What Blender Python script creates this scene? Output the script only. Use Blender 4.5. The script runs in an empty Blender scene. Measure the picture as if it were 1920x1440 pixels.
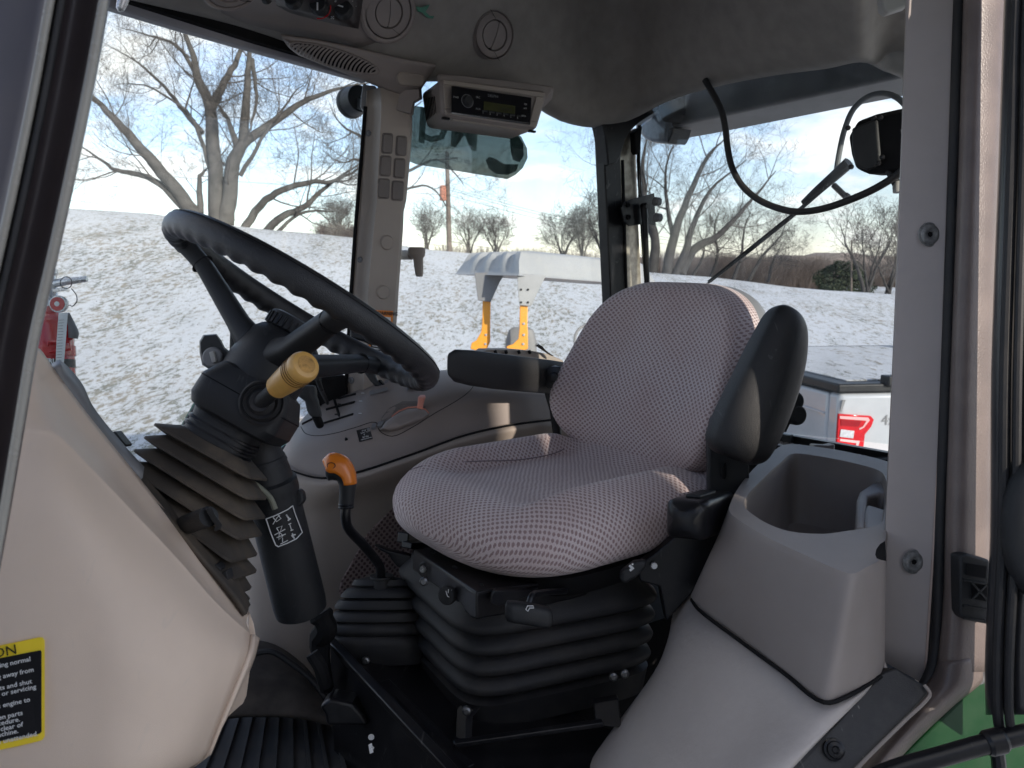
import bpy, math, random
from math import radians, sin, cos, pi, sqrt
from mathutils import Vector, Matrix
random.seed(7)
scene = bpy.context.scene
COL = scene.collection

# ---------------------------------------------------------------- camera
F = 1478.0
PITCH = radians(9.0)
CAM = Vector((0, 0, 2.2))
RT = Vector((1, 0, 0)); FW = Vector((0, cos(PITCH), -sin(PITCH))); UP = Vector((0, sin(PITCH), cos(PITCH)))
cd = bpy.data.cameras.new('camera'); cam = bpy.data.objects.new('camera', cd); COL.objects.link(cam)
cam.location = CAM; cam.rotation_euler = (pi / 2 - PITCH, 0, 0)
cd.sensor_width = 36; cd.lens = 36 * F / 1920; cd.clip_start = 0.02; cd.clip_end = 3000
cd.dof.use_dof = True; cd.dof.focus_distance = 1.35; cd.dof.aperture_fstop = 11.0
scene.camera = cam

# ---------------------------------------------------------------- sky, sun, exposure
SUN_AZ = radians(145)      # clockwise from +Y, seen from above
SUN_EL = radians(20)
w = bpy.data.worlds.new('World'); scene.world = w; w.use_nodes = True
nt = w.node_tree; nt.nodes.clear()
def nn(nt, t, **k):
    n = nt.nodes.new(t)
    for a, b in k.items():
        if a.startswith('i_'):
            n.inputs[a[2:].replace('_', ' ')].default_value = b
        else: setattr(n, a, b)
    return n
out = nn(nt, 'ShaderNodeOutputWorld'); bg = nn(nt, 'ShaderNodeBackground')
sky = nn(nt, 'ShaderNodeTexSky', sky_type='NISHITA'); sky.sun_disc = False
sky.sun_elevation = SUN_EL; sky.sun_rotation = SUN_AZ
sky.air_density = 1.0; sky.dust_density = 0.3; sky.ozone_density = 2.8; sky.altitude = 300
tc = nn(nt, 'ShaderNodeTexCoord'); sep = nn(nt, 'ShaderNodeSeparateXYZ')
nt.links.new(tc.outputs['Generated'], sep.inputs[0])
zz = nn(nt, 'ShaderNodeMath', operation='ADD'); zz.inputs[1].default_value = 0.22
nt.links.new(sep.outputs['Z'], zz.inputs[0])
zm = nn(nt, 'ShaderNodeMath', operation='MAXIMUM'); zm.inputs[1].default_value = 0.12
nt.links.new(zz.outputs[0], zm.inputs[0])
dx = nn(nt, 'ShaderNodeMath', operation='DIVIDE'); dy = nn(nt, 'ShaderNodeMath', operation='DIVIDE')
nt.links.new(sep.outputs['X'], dx.inputs[0]); nt.links.new(zm.outputs[0], dx.inputs[1])
nt.links.new(sep.outputs['Y'], dy.inputs[0]); nt.links.new(zm.outputs[0], dy.inputs[1])
cmb = nn(nt, 'ShaderNodeCombineXYZ'); nt.links.new(dx.outputs[0], cmb.inputs[0]); nt.links.new(dy.outputs[0], cmb.inputs[1])
cn = nn(nt, 'ShaderNodeTexNoise'); cn.inputs['Scale'].default_value = 1.25; cn.inputs['Detail'].default_value = 9
cn.inputs['Roughness'].default_value = 0.58; cn.inputs['Distortion'].default_value = 0.3
nt.links.new(cmb.outputs[0], cn.inputs['Vector'])
cr_ = nn(nt, 'ShaderNodeMapRange'); cr_.inputs['From Min'].default_value = 0.44; cr_.inputs['From Max'].default_value = 0.66
cr_.interpolation_type = 'SMOOTHSTEP'
nt.links.new(cn.outputs['Fac'], cr_.inputs['Value'])
hz = nn(nt, 'ShaderNodeMapRange'); hz.inputs['From Min'].default_value = 0.0; hz.inputs['From Max'].default_value = 0.30
hz.inputs['To Min'].default_value = 0.38; hz.inputs['To Max'].default_value = 0.0
nt.links.new(sep.outputs['Z'], hz.inputs['Value'])
mx0 = nn(nt, 'ShaderNodeMath', operation='MAXIMUM'); nt.links.new(cr_.outputs[0], mx0.inputs[0]); nt.links.new(hz.outputs[0], mx0.inputs[1])
skm = nn(nt, 'ShaderNodeMix', data_type='RGBA')
tn = nn(nt, 'ShaderNodeVectorMath', operation='MULTIPLY'); tn.inputs[1].default_value = (1.0, 0.94, 0.98); nt.links.new(sky.outputs[0], tn.inputs[0])
nt.links.new(mx0.outputs[0], skm.inputs['Factor']); nt.links.new(tn.outputs[0], skm.inputs['A'])
skm.inputs['B'].default_value = (7.0, 6.75, 6.5, 1)      # sunlit winter cloud, on the sky texture's own scale
nt.links.new(skm.outputs['Result'], bg.inputs[0]); bg.inputs[1].default_value = 0.085
nt.links.new(bg.outputs[0], out.inputs[0])
sd = bpy.data.lights.new('sun', 'SUN'); so = bpy.data.objects.new('sun', sd); COL.objects.link(so)
sd.energy = 2.0; sd.angle = radians(0.5); sd.color = (1.0, 0.90, 0.78)
sdir = Vector((sin(SUN_AZ) * cos(SUN_EL), cos(SUN_AZ) * cos(SUN_EL), sin(SUN_EL)))
so.rotation_euler = sdir.to_track_quat('Z', 'Y').to_euler(); so.location = (20, 0, 20)
scene.view_settings.view_transform = 'Standard'; scene.view_settings.look = 'None'
scene.view_settings.exposure = 1.4; scene.view_settings.gamma = 1.0; scene.view_settings.use_curve_mapping = False
scene.cycles.max_bounces = 10; scene.cycles.diffuse_bounces = 5; scene.cycles.glossy_bounces = 4
scene.cycles.transparent_max_bounces = 24; scene.cycles.sample_clamp_indirect = 4.0
scene.cycles.caustics_reflective = False; scene.cycles.caustics_refractive = False
scene.cycles.use_denoising = True

# ---------------------------------------------------------------- frames
def P(x, y, d):
    return CAM + d * (FW + RT * ((x - 960) / F) - UP * ((y - 720) / F))
def W(a):                      # camera-frame metres (right, up, forward) -> world
    return CAM + RT * a[0] + UP * a[1] + FW * a[2]
def D(x, y, z): return RT * x + UP * y + FW * z
Zv = Vector((0, 0, 1))
CF = Vector((-0.8083, -0.5888, 0)); CL = Vector((0.5888, -0.8083, 0))      # tractor forward, tractor left
O = Vector((0.277, 1.59, 2.2))                                            # rear centre of the seat, at eye height
def C(s, t, z): return O + CF * s + CL * t + Zv * z
def ray(x, y): return FW + RT * ((x - 960) / F) - UP * ((y - 720) / F)
def onplane(x, y, p0, n):
    r = ray(x, y); return CAM + r * ((p0 - CAM).dot(n) / r.dot(n))
def RT_(x, y, t): return onplane(x, y, C(0, t, 0), CL)
def RS(x, y, s): return onplane(x, y, C(s, 0, 0), CF)
def RZ(x, y, z): return onplane(x, y, Vector((0, 0, 2.2 + z)), Zv)
def depth(p): return (p - CAM).dot(FW)

# ---------------------------------------------------------------- shapes: each returns (verts, faces[, uvs])
def cr(pts, n, closed=False):
    pts = [Vector(p) for p in pts]; m = len(pts); o = []
    if m < 3 and not closed:
        return [pts[0].lerp(pts[-1], i / n) for i in range(n + 1)]
    segs = m if closed else m - 1
    for i in range(segs):
        p1 = pts[i]; p2 = pts[(i + 1) % m]
        p0 = pts[i - 1] if (closed or i > 0) else p1 * 2 - p2
        p3 = pts[(i + 2) % m] if (closed or i + 2 < m) else p2 * 2 - p1
        d0 = max((p1 - p0).length, 1e-6) ** .5; d1 = max((p2 - p1).length, 1e-6) ** .5; d2 = max((p3 - p2).length, 1e-6) ** .5
        m1 = (p2 - p1) + ((p1 - p0) / d0 - (p2 - p0) / (d0 + d1)) * d1
        m2 = (p2 - p1) + ((p3 - p2) / d2 - (p3 - p1) / (d1 + d2)) * d1
        for k in range(n):
            t = k / n; t2 = t * t; t3 = t2 * t
            o.append(p1 * (2 * t3 - 3 * t2 + 1) + m1 * (t3 - 2 * t2 + t) + p2 * (3 * t2 - 2 * t3) + m2 * (t3 - t2))
    if not closed: o.append(pts[-1].copy())
    return o
def grid(rows, nu=6, nv=6, closed_u=False):
    a = [cr(r, nu, closed_u) for r in rows] if nu > 1 else [[Vector(p) for p in r] for r in rows]
    cols = [cr([r[i] for r in a], nv) if nv > 1 else [r[i] for r in a] for i in range(len(a[0]))]
    nr = len(cols[0]); nc = len(cols)
    V = [cols[c][r] for r in range(nr) for c in range(nc)]
    Fs = []
    for r in range(nr - 1):
        for c in range(nc if closed_u else nc - 1):
            c2 = (c + 1) % nc
            Fs.append((r * nc + c, r * nc + c2, (r + 1) * nc + c2, (r + 1) * nc + c))
    mid = nr // 2; u = [0.0]
    for c in range(1, nc): u.append(u[-1] + (V[mid * nc + c] - V[mid * nc + c - 1]).length)
    mc = nc // 2; v = [0.0]
    for r in range(1, nr): v.append(v[-1] + (V[r * nc + mc] - V[(r - 1) * nc + mc]).length)
    UV = [(u[c], v[r]) for r in range(nr) for c in range(nc)]
    return V, Fs, UV
def basis(d):
    d = d.normalized(); u = d.orthogonal().normalized(); return u, d.cross(u)
def tube(pts, r, sides=10, sm=0, caps=True, squash=None):
    pts = [Vector(p) for p in pts]
    rr = list(r) if isinstance(r, (list, tuple)) else [r] * len(pts)
    if sm:
        q = cr([Vector((*p, a)) for p, a in zip(pts, rr)], sm) if False else None
        base = cr(pts, sm); R2 = []
        for i in range(len(pts) - 1):
            for k in range(sm): R2.append(rr[i] + (rr[i + 1] - rr[i]) * k / sm)
        R2.append(rr[-1]); pts, rr = base, R2
    V = []; Fs = []; n = len(pts); u = None
    for i, p in enumerate(pts):
        t = (pts[min(i + 1, n - 1)] - pts[max(i - 1, 0)])
        if t.length < 1e-9: t = Vector((0, 0, 1))
        t.normalize()
        if u is None: u, v = basis(t)
        else:
            u = (u - t * u.dot(t))
            if u.length < 1e-6: u = basis(t)[0]
            u.normalize(); v = t.cross(u)
        for k in range(sides):
            a = 2 * pi * k / sides
            V.append(p + (u * cos(a) + v * sin(a)) * rr[i])
    for i in range(n - 1):
        for k in range(sides):
            k2 = (k + 1) % sides
            Fs.append((i * sides + k, i * sides + k2, (i + 1) * sides + k2, (i + 1) * sides + k))
    if caps:
        Fs.append(tuple(range(sides - 1, -1, -1))); Fs.append(tuple((n - 1) * sides + k for k in range(sides)))
    return V, Fs
def lathe(c, axis, prof, seg=28, caps=True):
    u, v = basis(axis); ax = axis.normalized(); V = []; Fs = []
    for h, r in prof:
        for k in range(seg):
            a = 2 * pi * k / seg; V.append(c + ax * h + (u * cos(a) + v * sin(a)) * r)
    for i in range(len(prof) - 1):
        for k in range(seg):
            k2 = (k + 1) % seg; Fs.append((i * seg + k, i * seg + k2, (i + 1) * seg + k2, (i + 1) * seg + k))
    if caps:
        Fs.append(tuple(range(seg - 1, -1, -1))); Fs.append(tuple((len(prof) - 1) * seg + k for k in range(seg)))
    return V, Fs
def se(c, u, v, pw=2.5, n=40):
    o = []
    for k in range(n):
        a = 2 * pi * k / n; ca, sa = cos(a), sin(a)
        o.append(c + u * (math.copysign(abs(ca) ** (2 / pw), ca)) + v * (math.copysign(abs(sa) ** (2 / pw), sa)))
    return o
def loft(rings, caps=True):
    n = len(rings[0]); V = [p for r in rings for p in r]; Fs = []
    for i in range(len(rings) - 1):
        for k in range(n):
            k2 = (k + 1) % n; Fs.append((i * n + k, i * n + k2, (i + 1) * n + k2, (i + 1) * n + k))
    if caps:
        Fs.append(tuple(range(n - 1, -1, -1))); Fs.append(tuple((len(rings) - 1) * n + k for k in range(n)))
    return V, Fs
def rrp(c, u, v, r, cut=None, n=5):
    """rounded rectangle ring: half axes u, v (vectors), corner radius r (metres)"""
    U = u.length; Vv = v.length; uu = u / U; vv = v / Vv; o = []
    for sx, sy, a0 in ((1, 1, 0), (-1, 1, pi / 2), (-1, -1, pi), (1, -1, 1.5 * pi)):
        for k in range(n + 1):
            a = a0 + pi / 2 * k / n; o.append(c + uu * (sx * (U - r) + r * cos(a)) + vv * (sy * (Vv - r) + r * sin(a)))
        # keep long sides subdivided evenly
    out = []
    m = len(o)
    for i in range(m):
        p, q = o[i], o[(i + 1) % m]; out.append(p)
        if (i + 1) % (n + 1) == 0:
            for k in range(1, 5): out.append(p.lerp(q, k / 5))
    return out
def box(c, x, y, z):
    V = [c + x * a + y * b + z * d for a in (-1, 1) for b in (-1, 1) for d in (-1, 1)]
    return V, [(0, 1, 3, 2), (4, 6, 7, 5), (0, 4, 5, 1), (2, 3, 7, 6), (0, 2, 6, 4), (1, 5, 7, 3)]
def prism(pts, ext):
    n = len(pts); V = [Vector(p) for p in pts] + [Vector(p) + ext for p in pts]
    return V, [tuple(range(n - 1, -1, -1)), tuple(range(n, 2 * n))] + [(i, (i + 1) % n, n + (i + 1) % n, n + i) for i in range(n)]
def bar(p, q, wx, wy, up=Zv):
    d = (q - p).normalized(); x = d.cross(up).normalized(); y = x.cross(d)
    return box((p + q) / 2, (q - p) / 2, x * wx, y * wy)
def strip_path(pts, prof, up=None):
    """sweep a 2-D profile [(x,y)..] along pts; x axis = across, y axis = up"""
    V = []; n = len(prof); m = len(pts)
    for i, p in enumerate(pts):
        t = (pts[min(i + 1, m - 1)] - pts[max(i - 1, 0)]).normalized()
        x = t.cross(up).normalized(); y = x.cross(t)
        for a, b in prof: V.append(p + x * a + y * b)
    Fs = []
    for i in range(m - 1):
        for k in range(n):
            k2 = (k + 1) % n; Fs.append((i * n + k, i * n + k2, (i + 1) * n + k2, (i + 1) * n + k))
    Fs.append(tuple(range(n - 1, -1, -1))); Fs.append(tuple((m - 1) * n + k for k in range(n)))
    return V, Fs

WL = {}
def obj(name, shapes, m, parent=None, smooth=30, bevel=0, bseg=3, solid=0, soff=-1, subsurf=0, label=None):
    if isinstance(shapes, tuple): shapes = [shapes]
    V = []; Fs = []; UV = []; has = any(len(s) > 2 for s in shapes)
    for s in shapes:
        b = len(V); V += s[0]; Fs += [tuple(i + b for i in f) for f in s[1]]
        UV += s[2] if len(s) > 2 else [(0, 0)] * len(s[0])
    lo = Vector((min(v[i] for v in V) for i in range(3))); hi = Vector((max(v[i] for v in V) for i in range(3)))
    c = (lo + hi) / 2
    me = bpy.data.meshes.new(name); me.from_pydata([tuple(v - c) for v in V], [], Fs)
    if has:
        uvl = me.uv_layers.new(name='uv')
        for l in me.loops: uvl.data[l.index].uv = UV[l.vertex_index]
    me.materials.append(m)
    o = bpy.data.objects.new(name, me); COL.objects.link(o)
    if smooth:
        me.polygons.foreach_set('use_smooth', [True] * len(me.polygons))
        me.set_sharp_from_angle(angle=radians(smooth))
    if solid and soff == 1:
        # make an open sheet face the camera side of the place, its thickness behind it
        nsum = sum(((Vector(V[f[1]]) - V[f[0]]).cross(Vector(V[f[2]]) - V[f[0]]).dot(CAM - V[f[0]]) for f in Fs))
        if nsum < 0: me.flip_normals()
        soff = -1
    if solid:
        md = o.modifiers.new('solid', 'SOLIDIFY'); md.thickness = solid; md.offset = soff; md.use_even_offset = True
    if bevel:
        md = o.modifiers.new('bevel', 'BEVEL'); md.width = bevel; md.segments = bseg; md.limit_method = 'ANGLE'; md.angle_limit = radians(32)
    if subsurf:
        md = o.modifiers.new('sub', 'SUBSURF'); md.levels = md.render_levels = subsurf
    me.update()
    WL[o.name] = c
    if parent is not None:
        o.parent = parent; o.location = c - WL[parent.name]
    else: o.location = c
    if label: o['label'] = label
    return o
def tag(o, label, cat, group=None):
    o['label'] = label; o['category'] = cat
    if group: o['group'] = group
    return o
def thing(name, label, cat, loc, group=None):
    o = bpy.data.objects.new(name, None); COL.objects.link(o); o.location = loc; o.empty_display_size = 0.05
    WL[o.name] = Vector(loc); return tag(o, label, cat, group)
def text(name, s, org, xd, yd, size, m, parent, ext=0.0003, mirror=False, align='LEFT', bold=0.0):
    cu = bpy.data.curves.new(name, 'FONT'); cu.body = s; cu.size = size; cu.extrude = 0; cu.align_x = align; cu.offset = bold
    cu.resolution_u = 2
    t = bpy.data.objects.new(name, cu); COL.objects.link(t)
    dg = bpy.context.evaluated_depsgraph_get(); me0 = bpy.data.meshes.new_from_object(t.evaluated_get(dg))
    xd = xd.normalized(); yd = (yd - xd * yd.dot(xd)).normalized(); zd = xd.cross(yd)
    V = [org + xd * (-v.co.x if mirror else v.co.x) + yd * v.co.y + zd * ext for v in me0.vertices]
    Fs = [tuple(p.vertices) for p in me0.polygons]
    bpy.data.objects.remove(t); bpy.data.meshes.remove(me0); bpy.data.curves.remove(cu)
    return obj(name, (V, Fs), m, parent, smooth=0)
def copyobj(o, delta, parent):
    c = o.copy(); COL.objects.link(c); c.parent = parent; WL[c.name] = WL[o.name] + delta
    c.location = WL[c.name] - (WL[parent.name] if parent else Vector((0, 0, 0))); return c

# ---------------------------------------------------------------- materials
def mat(name, col, rough=0.5, metal=0.0, var=0.12, vs=9.0, bump=0.0, bs=400.0, dust=0.0, dcol=(0.33, 0.28, 0.23), ds=14.0,
        scr=0.0, spec=0.5, coat=0.0, sheen=0.0):
    m = bpy.data.materials.new(name); m.use_nodes = True; nt = m.node_tree; b = nt.nodes['Principled BSDF']
    b.inputs['Roughness'].default_value = rough; b.inputs['Metallic'].default_value = metal
    b.inputs['Specular IOR Level'].default_value = spec; b.inputs['Coat Weight'].default_value = coat
    b.inputs['Sheen Weight'].default_value = sheen
    tc = nn(nt, 'ShaderNodeTexCoord'); ob = tc.outputs['Object']
    n1 = nn(nt, 'ShaderNodeTexNoise'); n1.inputs['Scale'].default_value = vs; n1.inputs['Detail'].default_value = 6
    nt.links.new(ob, n1.inputs['Vector'])
    mr = nn(nt, 'ShaderNodeMapRange'); mr.inputs['From Min'].default_value = 0.3; mr.inputs['From Max'].default_value = 0.7
    mr.inputs['To Min'].default_value = 1 - var; mr.inputs['To Max'].default_value = 1 + var
    nt.links.new(n1.outputs['Fac'], mr.inputs['Value'])
    mu = nn(nt, 'ShaderNodeVectorMath', operation='SCALE'); mu.inputs[0].default_value = col
    nt.links.new(mr.outputs[0], mu.inputs['Scale']); last = mu.outputs[0]
    if dust > 0:
        n2 = nn(nt, 'ShaderNodeTexNoise'); n2.inputs['Scale'].default_value = ds; n2.inputs['Detail'].default_value = 8; n2.inputs['Roughness'].default_value = 0.65
        nt.links.new(ob, n2.inputs['Vector'])
        m2 = nn(nt, 'ShaderNodeMapRange'); m2.inputs['From Min'].default_value = 0.45; m2.inputs['From Max'].default_value = 0.75
        m2.inputs['To Max'].default_value = dust; nt.links.new(n2.outputs['Fac'], m2.inputs['Value'])
        mx = nn(nt, 'ShaderNodeMix', data_type='RGBA'); nt.links.new(m2.outputs[0], mx.inputs['Factor'])
        nt.links.new(last, mx.inputs['A']); mx.inputs['B'].default_value = (*dcol, 1); last = mx.outputs['Result']
        m3 = nn(nt, 'ShaderNodeMapRange'); m3.inputs['To Min'].default_value = rough; m3.inputs['To Max'].default_value = min(1, rough + 0.35)
        nt.links.new(m2.outputs[0], m3.inputs['Value']); nt.links.new(m3.outputs[0], b.inputs['Roughness'])
    if scr > 0:
        mp = nn(nt, 'ShaderNodeMapping'); mp.inputs['Scale'].default_value = (60, 4, 25); mp.inputs['Rotation'].default_value = (0.4, 0.7, 0.5)
        nt.links.new(ob, mp.inputs['Vector'])
        n3 = nn(nt, 'ShaderNodeTexNoise'); n3.inputs['Scale'].default_value = 1.3; n3.inputs['Detail'].default_value = 4; n3.inputs['Distortion'].default_value = 1.2
        nt.links.new(mp.outputs[0], n3.inputs['Vector'])
        m4 = nn(nt, 'ShaderNodeMapRange'); m4.inputs['From Min'].default_value = 0.66; m4.inputs['From Max'].default_value = 0.74; m4.inputs['To Max'].default_value = scr
        nt.links.new(n3.outputs['Fac'], m4.inputs['Value'])
        mx = nn(nt, 'ShaderNodeMix', data_type='RGBA'); nt.links.new(m4.outputs[0], mx.inputs['Factor'])
        nt.links.new(last, mx.inputs['A']); mx.inputs['B'].default_value = (0.42, 0.40, 0.38, 1); last = mx.outputs['Result']
    nt.links.new(last, b.inputs['Base Color'])
    if bump > 0:
        nb = nn(nt, 'ShaderNodeTexNoise'); nb.inputs['Scale'].default_value = bs; nb.inputs['Detail'].default_value = 3
        nt.links.new(ob, nb.inputs['Vector'])
        bp = nn(nt, 'ShaderNodeBump'); bp.inputs['Strength'].default_value = bump; bp.inputs['Distance'].default_value = 0.001
        nt.links.new(nb.outputs['Fac'], bp.inputs['Height']); nt.links.new(bp.outputs[0], b.inputs['Normal'])
    return m
def fabric(name, base, dot, edge, su=0.0125, sv=0.0052):
    m = bpy.data.materials.new(name); m.use_nodes = True; nt = m.node_tree; b = nt.nodes['Principled BSDF']; L = nt.links.new
    b.inputs['Roughness'].default_value = 0.95; b.inputs['Sheen Weight'].default_value = 0.25; b.inputs['Specular IOR Level'].default_value = 0.2
    uv = nn(nt, 'ShaderNodeUVMap'); sp = nn(nt, 'ShaderNodeSeparateXYZ')
    dn = nn(nt, 'ShaderNodeTexNoise'); dn.inputs['Scale'].default_value = 26; dn.inputs['Detail'].default_value = 2
    L(uv.outputs[0], dn.inputs['Vector'])
    dm = nn(nt, 'ShaderNodeVectorMath', operation='MULTIPLY_ADD'); dm.inputs[1].default_value = (0.006, 0.006, 0)
    L(dn.outputs['Color'], dm.inputs[0]); L(uv.outputs[0], dm.inputs[2]); L(dm.outputs[0], sp.inputs[0])
    def ma(op, a, bb=None, c=None):
        n = nn(nt, 'ShaderNodeMath', operation=op)
        for i, q in enumerate((a, bb, c)):
            if q is None: continue
            if isinstance(q, (int, float)): n.inputs[i].default_value = q
            else: L(q, n.inputs[i])
        return n.outputs[0]
    v = ma('DIVIDE', sp.outputs['Y'], sv); row = ma('FLOOR', v)
    u = ma('ADD', ma('DIVIDE', sp.outputs['X'], su), ma('MULTIPLY', row, 0.5))
    fu = ma('ABSOLUTE', ma('SUBTRACT', ma('FRACT', u), 0.5)); fv = ma('ABSOLUTE', ma('SUBTRACT', ma('FRACT', v), 0.5))
    d = ma('ADD', ma('POWER', ma('DIVIDE', fu, 0.25), 2.6), ma('POWER', ma('DIVIDE', fv, 0.46), 2.6))
    wv = nn(nt, 'ShaderNodeTexNoise'); wv.inputs['Scale'].default_value = 900; wv.inputs['Detail'].default_value = 1
    L(uv.outputs[0], wv.inputs['Vector'])
    d2 = ma('ADD', d, ma('MULTIPLY', ma('SUBTRACT', wv.outputs['Fac'], 0.5), 1.6))
    k = nn(nt, 'ShaderNodeMapRange'); k.interpolation_type = 'SMOOTHSTEP'; k.inputs['From Min'].default_value = 0.55; k.inputs['From Max'].default_value = 1.3
    k.inputs['To Min'].default_value = 1; k.inputs['To Max'].default_value = 0; L(d2, k.inputs['Value'])
    big = nn(nt, 'ShaderNodeTexNoise'); big.inputs['Scale'].default_value = 7; big.inputs['Detail'].default_value = 5; L(uv.outputs[0], big.inputs['Vector'])
    bm = nn(nt, 'ShaderNodeMapRange'); bm.inputs['From Min'].default_value = 0.42; bm.inputs['From Max'].default_value = 0.72; L(big.outputs['Fac'], bm.inputs['Value'])
    bc = nn(nt, 'ShaderNodeMix', data_type='RGBA'); bc.inputs['A'].default_value = (*base, 1); bc.inputs['B'].default_value = (*edge, 1); L(bm.outputs[0], bc.inputs['Factor'])
    mx = nn(nt, 'ShaderNodeMix', data_type='RGBA'); L(k.outputs[0], mx.inputs['Factor']); L(bc.outputs['Result'], mx.inputs['A']); mx.inputs['B'].default_value = (*dot, 1)
    # thread level flecks
    tm = nn(nt, 'ShaderNodeMapRange'); tm.inputs['From Min'].default_value = 0.3; tm.inputs['From Max'].default_value = 0.7; tm.inputs['To Min'].default_value = 0.8; tm.inputs['To Max'].default_value = 1.2
    L(wv.outputs['Fac'], tm.inputs['Value'])
    sc = nn(nt, 'ShaderNodeVectorMath', operation='SCALE'); L(mx.outputs['Result'], sc.inputs[0]); L(tm.outputs[0], sc.inputs['Scale'])
    L(sc.outputs[0], b.inputs['Base Color'])
    hh = ma('SUBTRACT', ma('MULTIPLY', wv.outputs['Fac'], 0.35), k.outputs[0])
    bp = nn(nt, 'ShaderNodeBump'); bp.inputs['Strength'].default_value = 0.55; bp.inputs['Distance'].default_value = 0.0012
    L(hh, bp.inputs['Height']); L(bp.outputs[0], b.inputs['Normal'])
    return m
def glass(name, tint=(0.93, 0.96, 0.96), dirt=0.10, refl=1.0):
    m = bpy.data.materials.new(name); m.use_nodes = True; nt = m.node_tree; nt.nodes.clear(); L = nt.links.new
    o = nn(nt, 'ShaderNodeOutputMaterial'); tr = nn(nt, 'ShaderNodeBsdfTransparent'); tr.inputs[0].default_value = (*tint, 1)
    gl = nn(nt, 'ShaderNodeBsdfGlossy'); gl.inputs['Roughness'].default_value = 0.0
    fr = nn(nt, 'ShaderNodeFresnel'); fr.inputs[0].default_value = 1.3
    mx = nn(nt, 'ShaderNodeMixShader'); L(fr.outputs[0], mx.inputs[0]); L(tr.outputs[0], mx.inputs[1]); L(gl.outputs[0], mx.inputs[2])
    df = nn(nt, 'ShaderNodeBsdfDiffuse'); df.inputs[0].default_value = (0.6, 0.6, 0.6, 1)
    tc = nn(nt, 'ShaderNodeTexCoord'); n = nn(nt, 'ShaderNodeTexNoise'); n.inputs['Scale'].default_value = 5; n.inputs['Detail'].default_value = 8
    L(tc.outputs['Object'], n.inputs['Vector'])
    mr = nn(nt, 'ShaderNodeMapRange'); mr.inputs['From Min'].default_value = 0.45; mr.inputs['From Max'].default_value = 0.9; mr.inputs['To Max'].default_value = dirt
    L(n.outputs['Fac'], mr.inputs['Value'])
    vo = nn(nt, 'ShaderNodeTexVoronoi'); vo.inputs['Scale'].default_value = 95; L(tc.outputs['Object'], vo.inputs['Vector'])
    s1 = nn(nt, 'ShaderNodeMath', operation='LESS_THAN'); s1.inputs[1].default_value = 0.09; L(vo.outputs['Distance'], s1.inputs[0])
    n2 = nn(nt, 'ShaderNodeTexNoise'); n2.inputs['Scale'].default_value = 3.0; L(tc.outputs['Object'], n2.inputs['Vector'])
    g2 = nn(nt, 'ShaderNodeMath', operation='GREATER_THAN'); g2.inputs[1].default_value = 0.56; L(n2.outputs['Fac'], g2.inputs[0])
    mm = nn(nt, 'ShaderNodeMath', operation='MULTIPLY'); L(s1.outputs[0], mm.inputs[0]); L(g2.outputs[0], mm.inputs[1])
    m5 = nn(nt, 'ShaderNodeMath', operation='MULTIPLY_ADD'); m5.inputs[1].default_value = 0.45; L(mm.outputs[0], m5.inputs[0]); L(mr.outputs[0], m5.inputs[2])
    mx2 = nn(nt, 'ShaderNodeMixShader'); L(m5.outputs[0], mx2.inputs[0]); L(mx.outputs[0], mx2.inputs[1]); L(df.outputs[0], mx2.inputs[2])
    L(mx2.outputs[0], o.inputs[0]); return m

M = {}
M['headliner'] = mat('headliner_cloth', (0.30, 0.272, 0.245), 0.95, var=0.10, vs=30, bump=0.5, bs=1500, dust=0.15, dcol=(0.2, 0.19, 0.18), sheen=0.2)
M['taupe'] = mat('taupe_plastic', (0.262, 0.222, 0.203), 0.5, var=0.05, bump=0.35, bs=2200, dust=0.18, dcol=(0.30, 0.26, 0.225), scr=0.10)
M['taupe2'] = mat('light_taupe_plastic', (0.36, 0.305, 0.262), 0.5, var=0.05, bump=0.3, bs=2200, dust=0.15, dcol=(0.38, 0.33, 0.28), scr=0.08)
M['bin'] = mat('storage_bin_plastic', (0.285, 0.247, 0.228), 0.42, var=0.06, bump=0.35, bs=2200, dust=0.25, dcol=(0.34, 0.32, 0.31), scr=0.10)
M['cowl'] = mat('cowl_plastic', (0.72, 0.575, 0.46), 0.5, var=0.04, vs=4, bump=0.3, bs=1500, dust=0.30, dcol=(0.58, 0.46, 0.37), ds=5, scr=.10)
M['fender'] = mat('fender_liner_vinyl', (0.50, 0.455, 0.43), 0.55, var=0.09, vs=6, bump=0.9, bs=90, dust=0.45, dcol=(0.30, 0.265, 0.24), ds=6)
M['greytrim'] = mat('grey_trim', (0.33, 0.32, 0.34), 0.5, var=0.05, bump=0.25, bs=2200, dust=0.1)
M['posttrim'] = mat('post_trim', (0.46, 0.41, 0.39), 0.5, var=0.05, bump=0.25, bs=2200, dust=0.15, dcol=(0.31, 0.28, 0.26))
M['black'] = mat('black_plastic', (0.014, 0.015, 0.017), 0.42, var=0.15, bump=0.5, bs=1600, dust=0.14, dcol=(0.07, 0.065, 0.06), scr=0.05, spec=.4)
M['leather'] = mat('black_leather', (0.012, 0.012, 0.0135), 0.36, var=0.15, bump=0.9, bs=750, dust=0.12, dcol=(0.10, 0.10, 0.10), scr=0.06)
M['armpad'] = mat('armrest_vinyl', (0.014, 0.014, 0.015), 0.42, var=0.1, bump=0.8, bs=1100, dust=0.08, dcol=(0.05, 0.05, 0.055), scr=0.10)
M['pad'] = mat('brown_rubber_pad', (0.155, 0.130, 0.118), 0.55, var=0.06, bump=0.3, bs=1500)
M['bead'] = mat('seal_bead_sky_glint', (0.30, 0.285, 0.25), 0.25, var=0.1, dust=0.2)  # pale grey puts the sky reflections of the rubber seals into the colour
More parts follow.
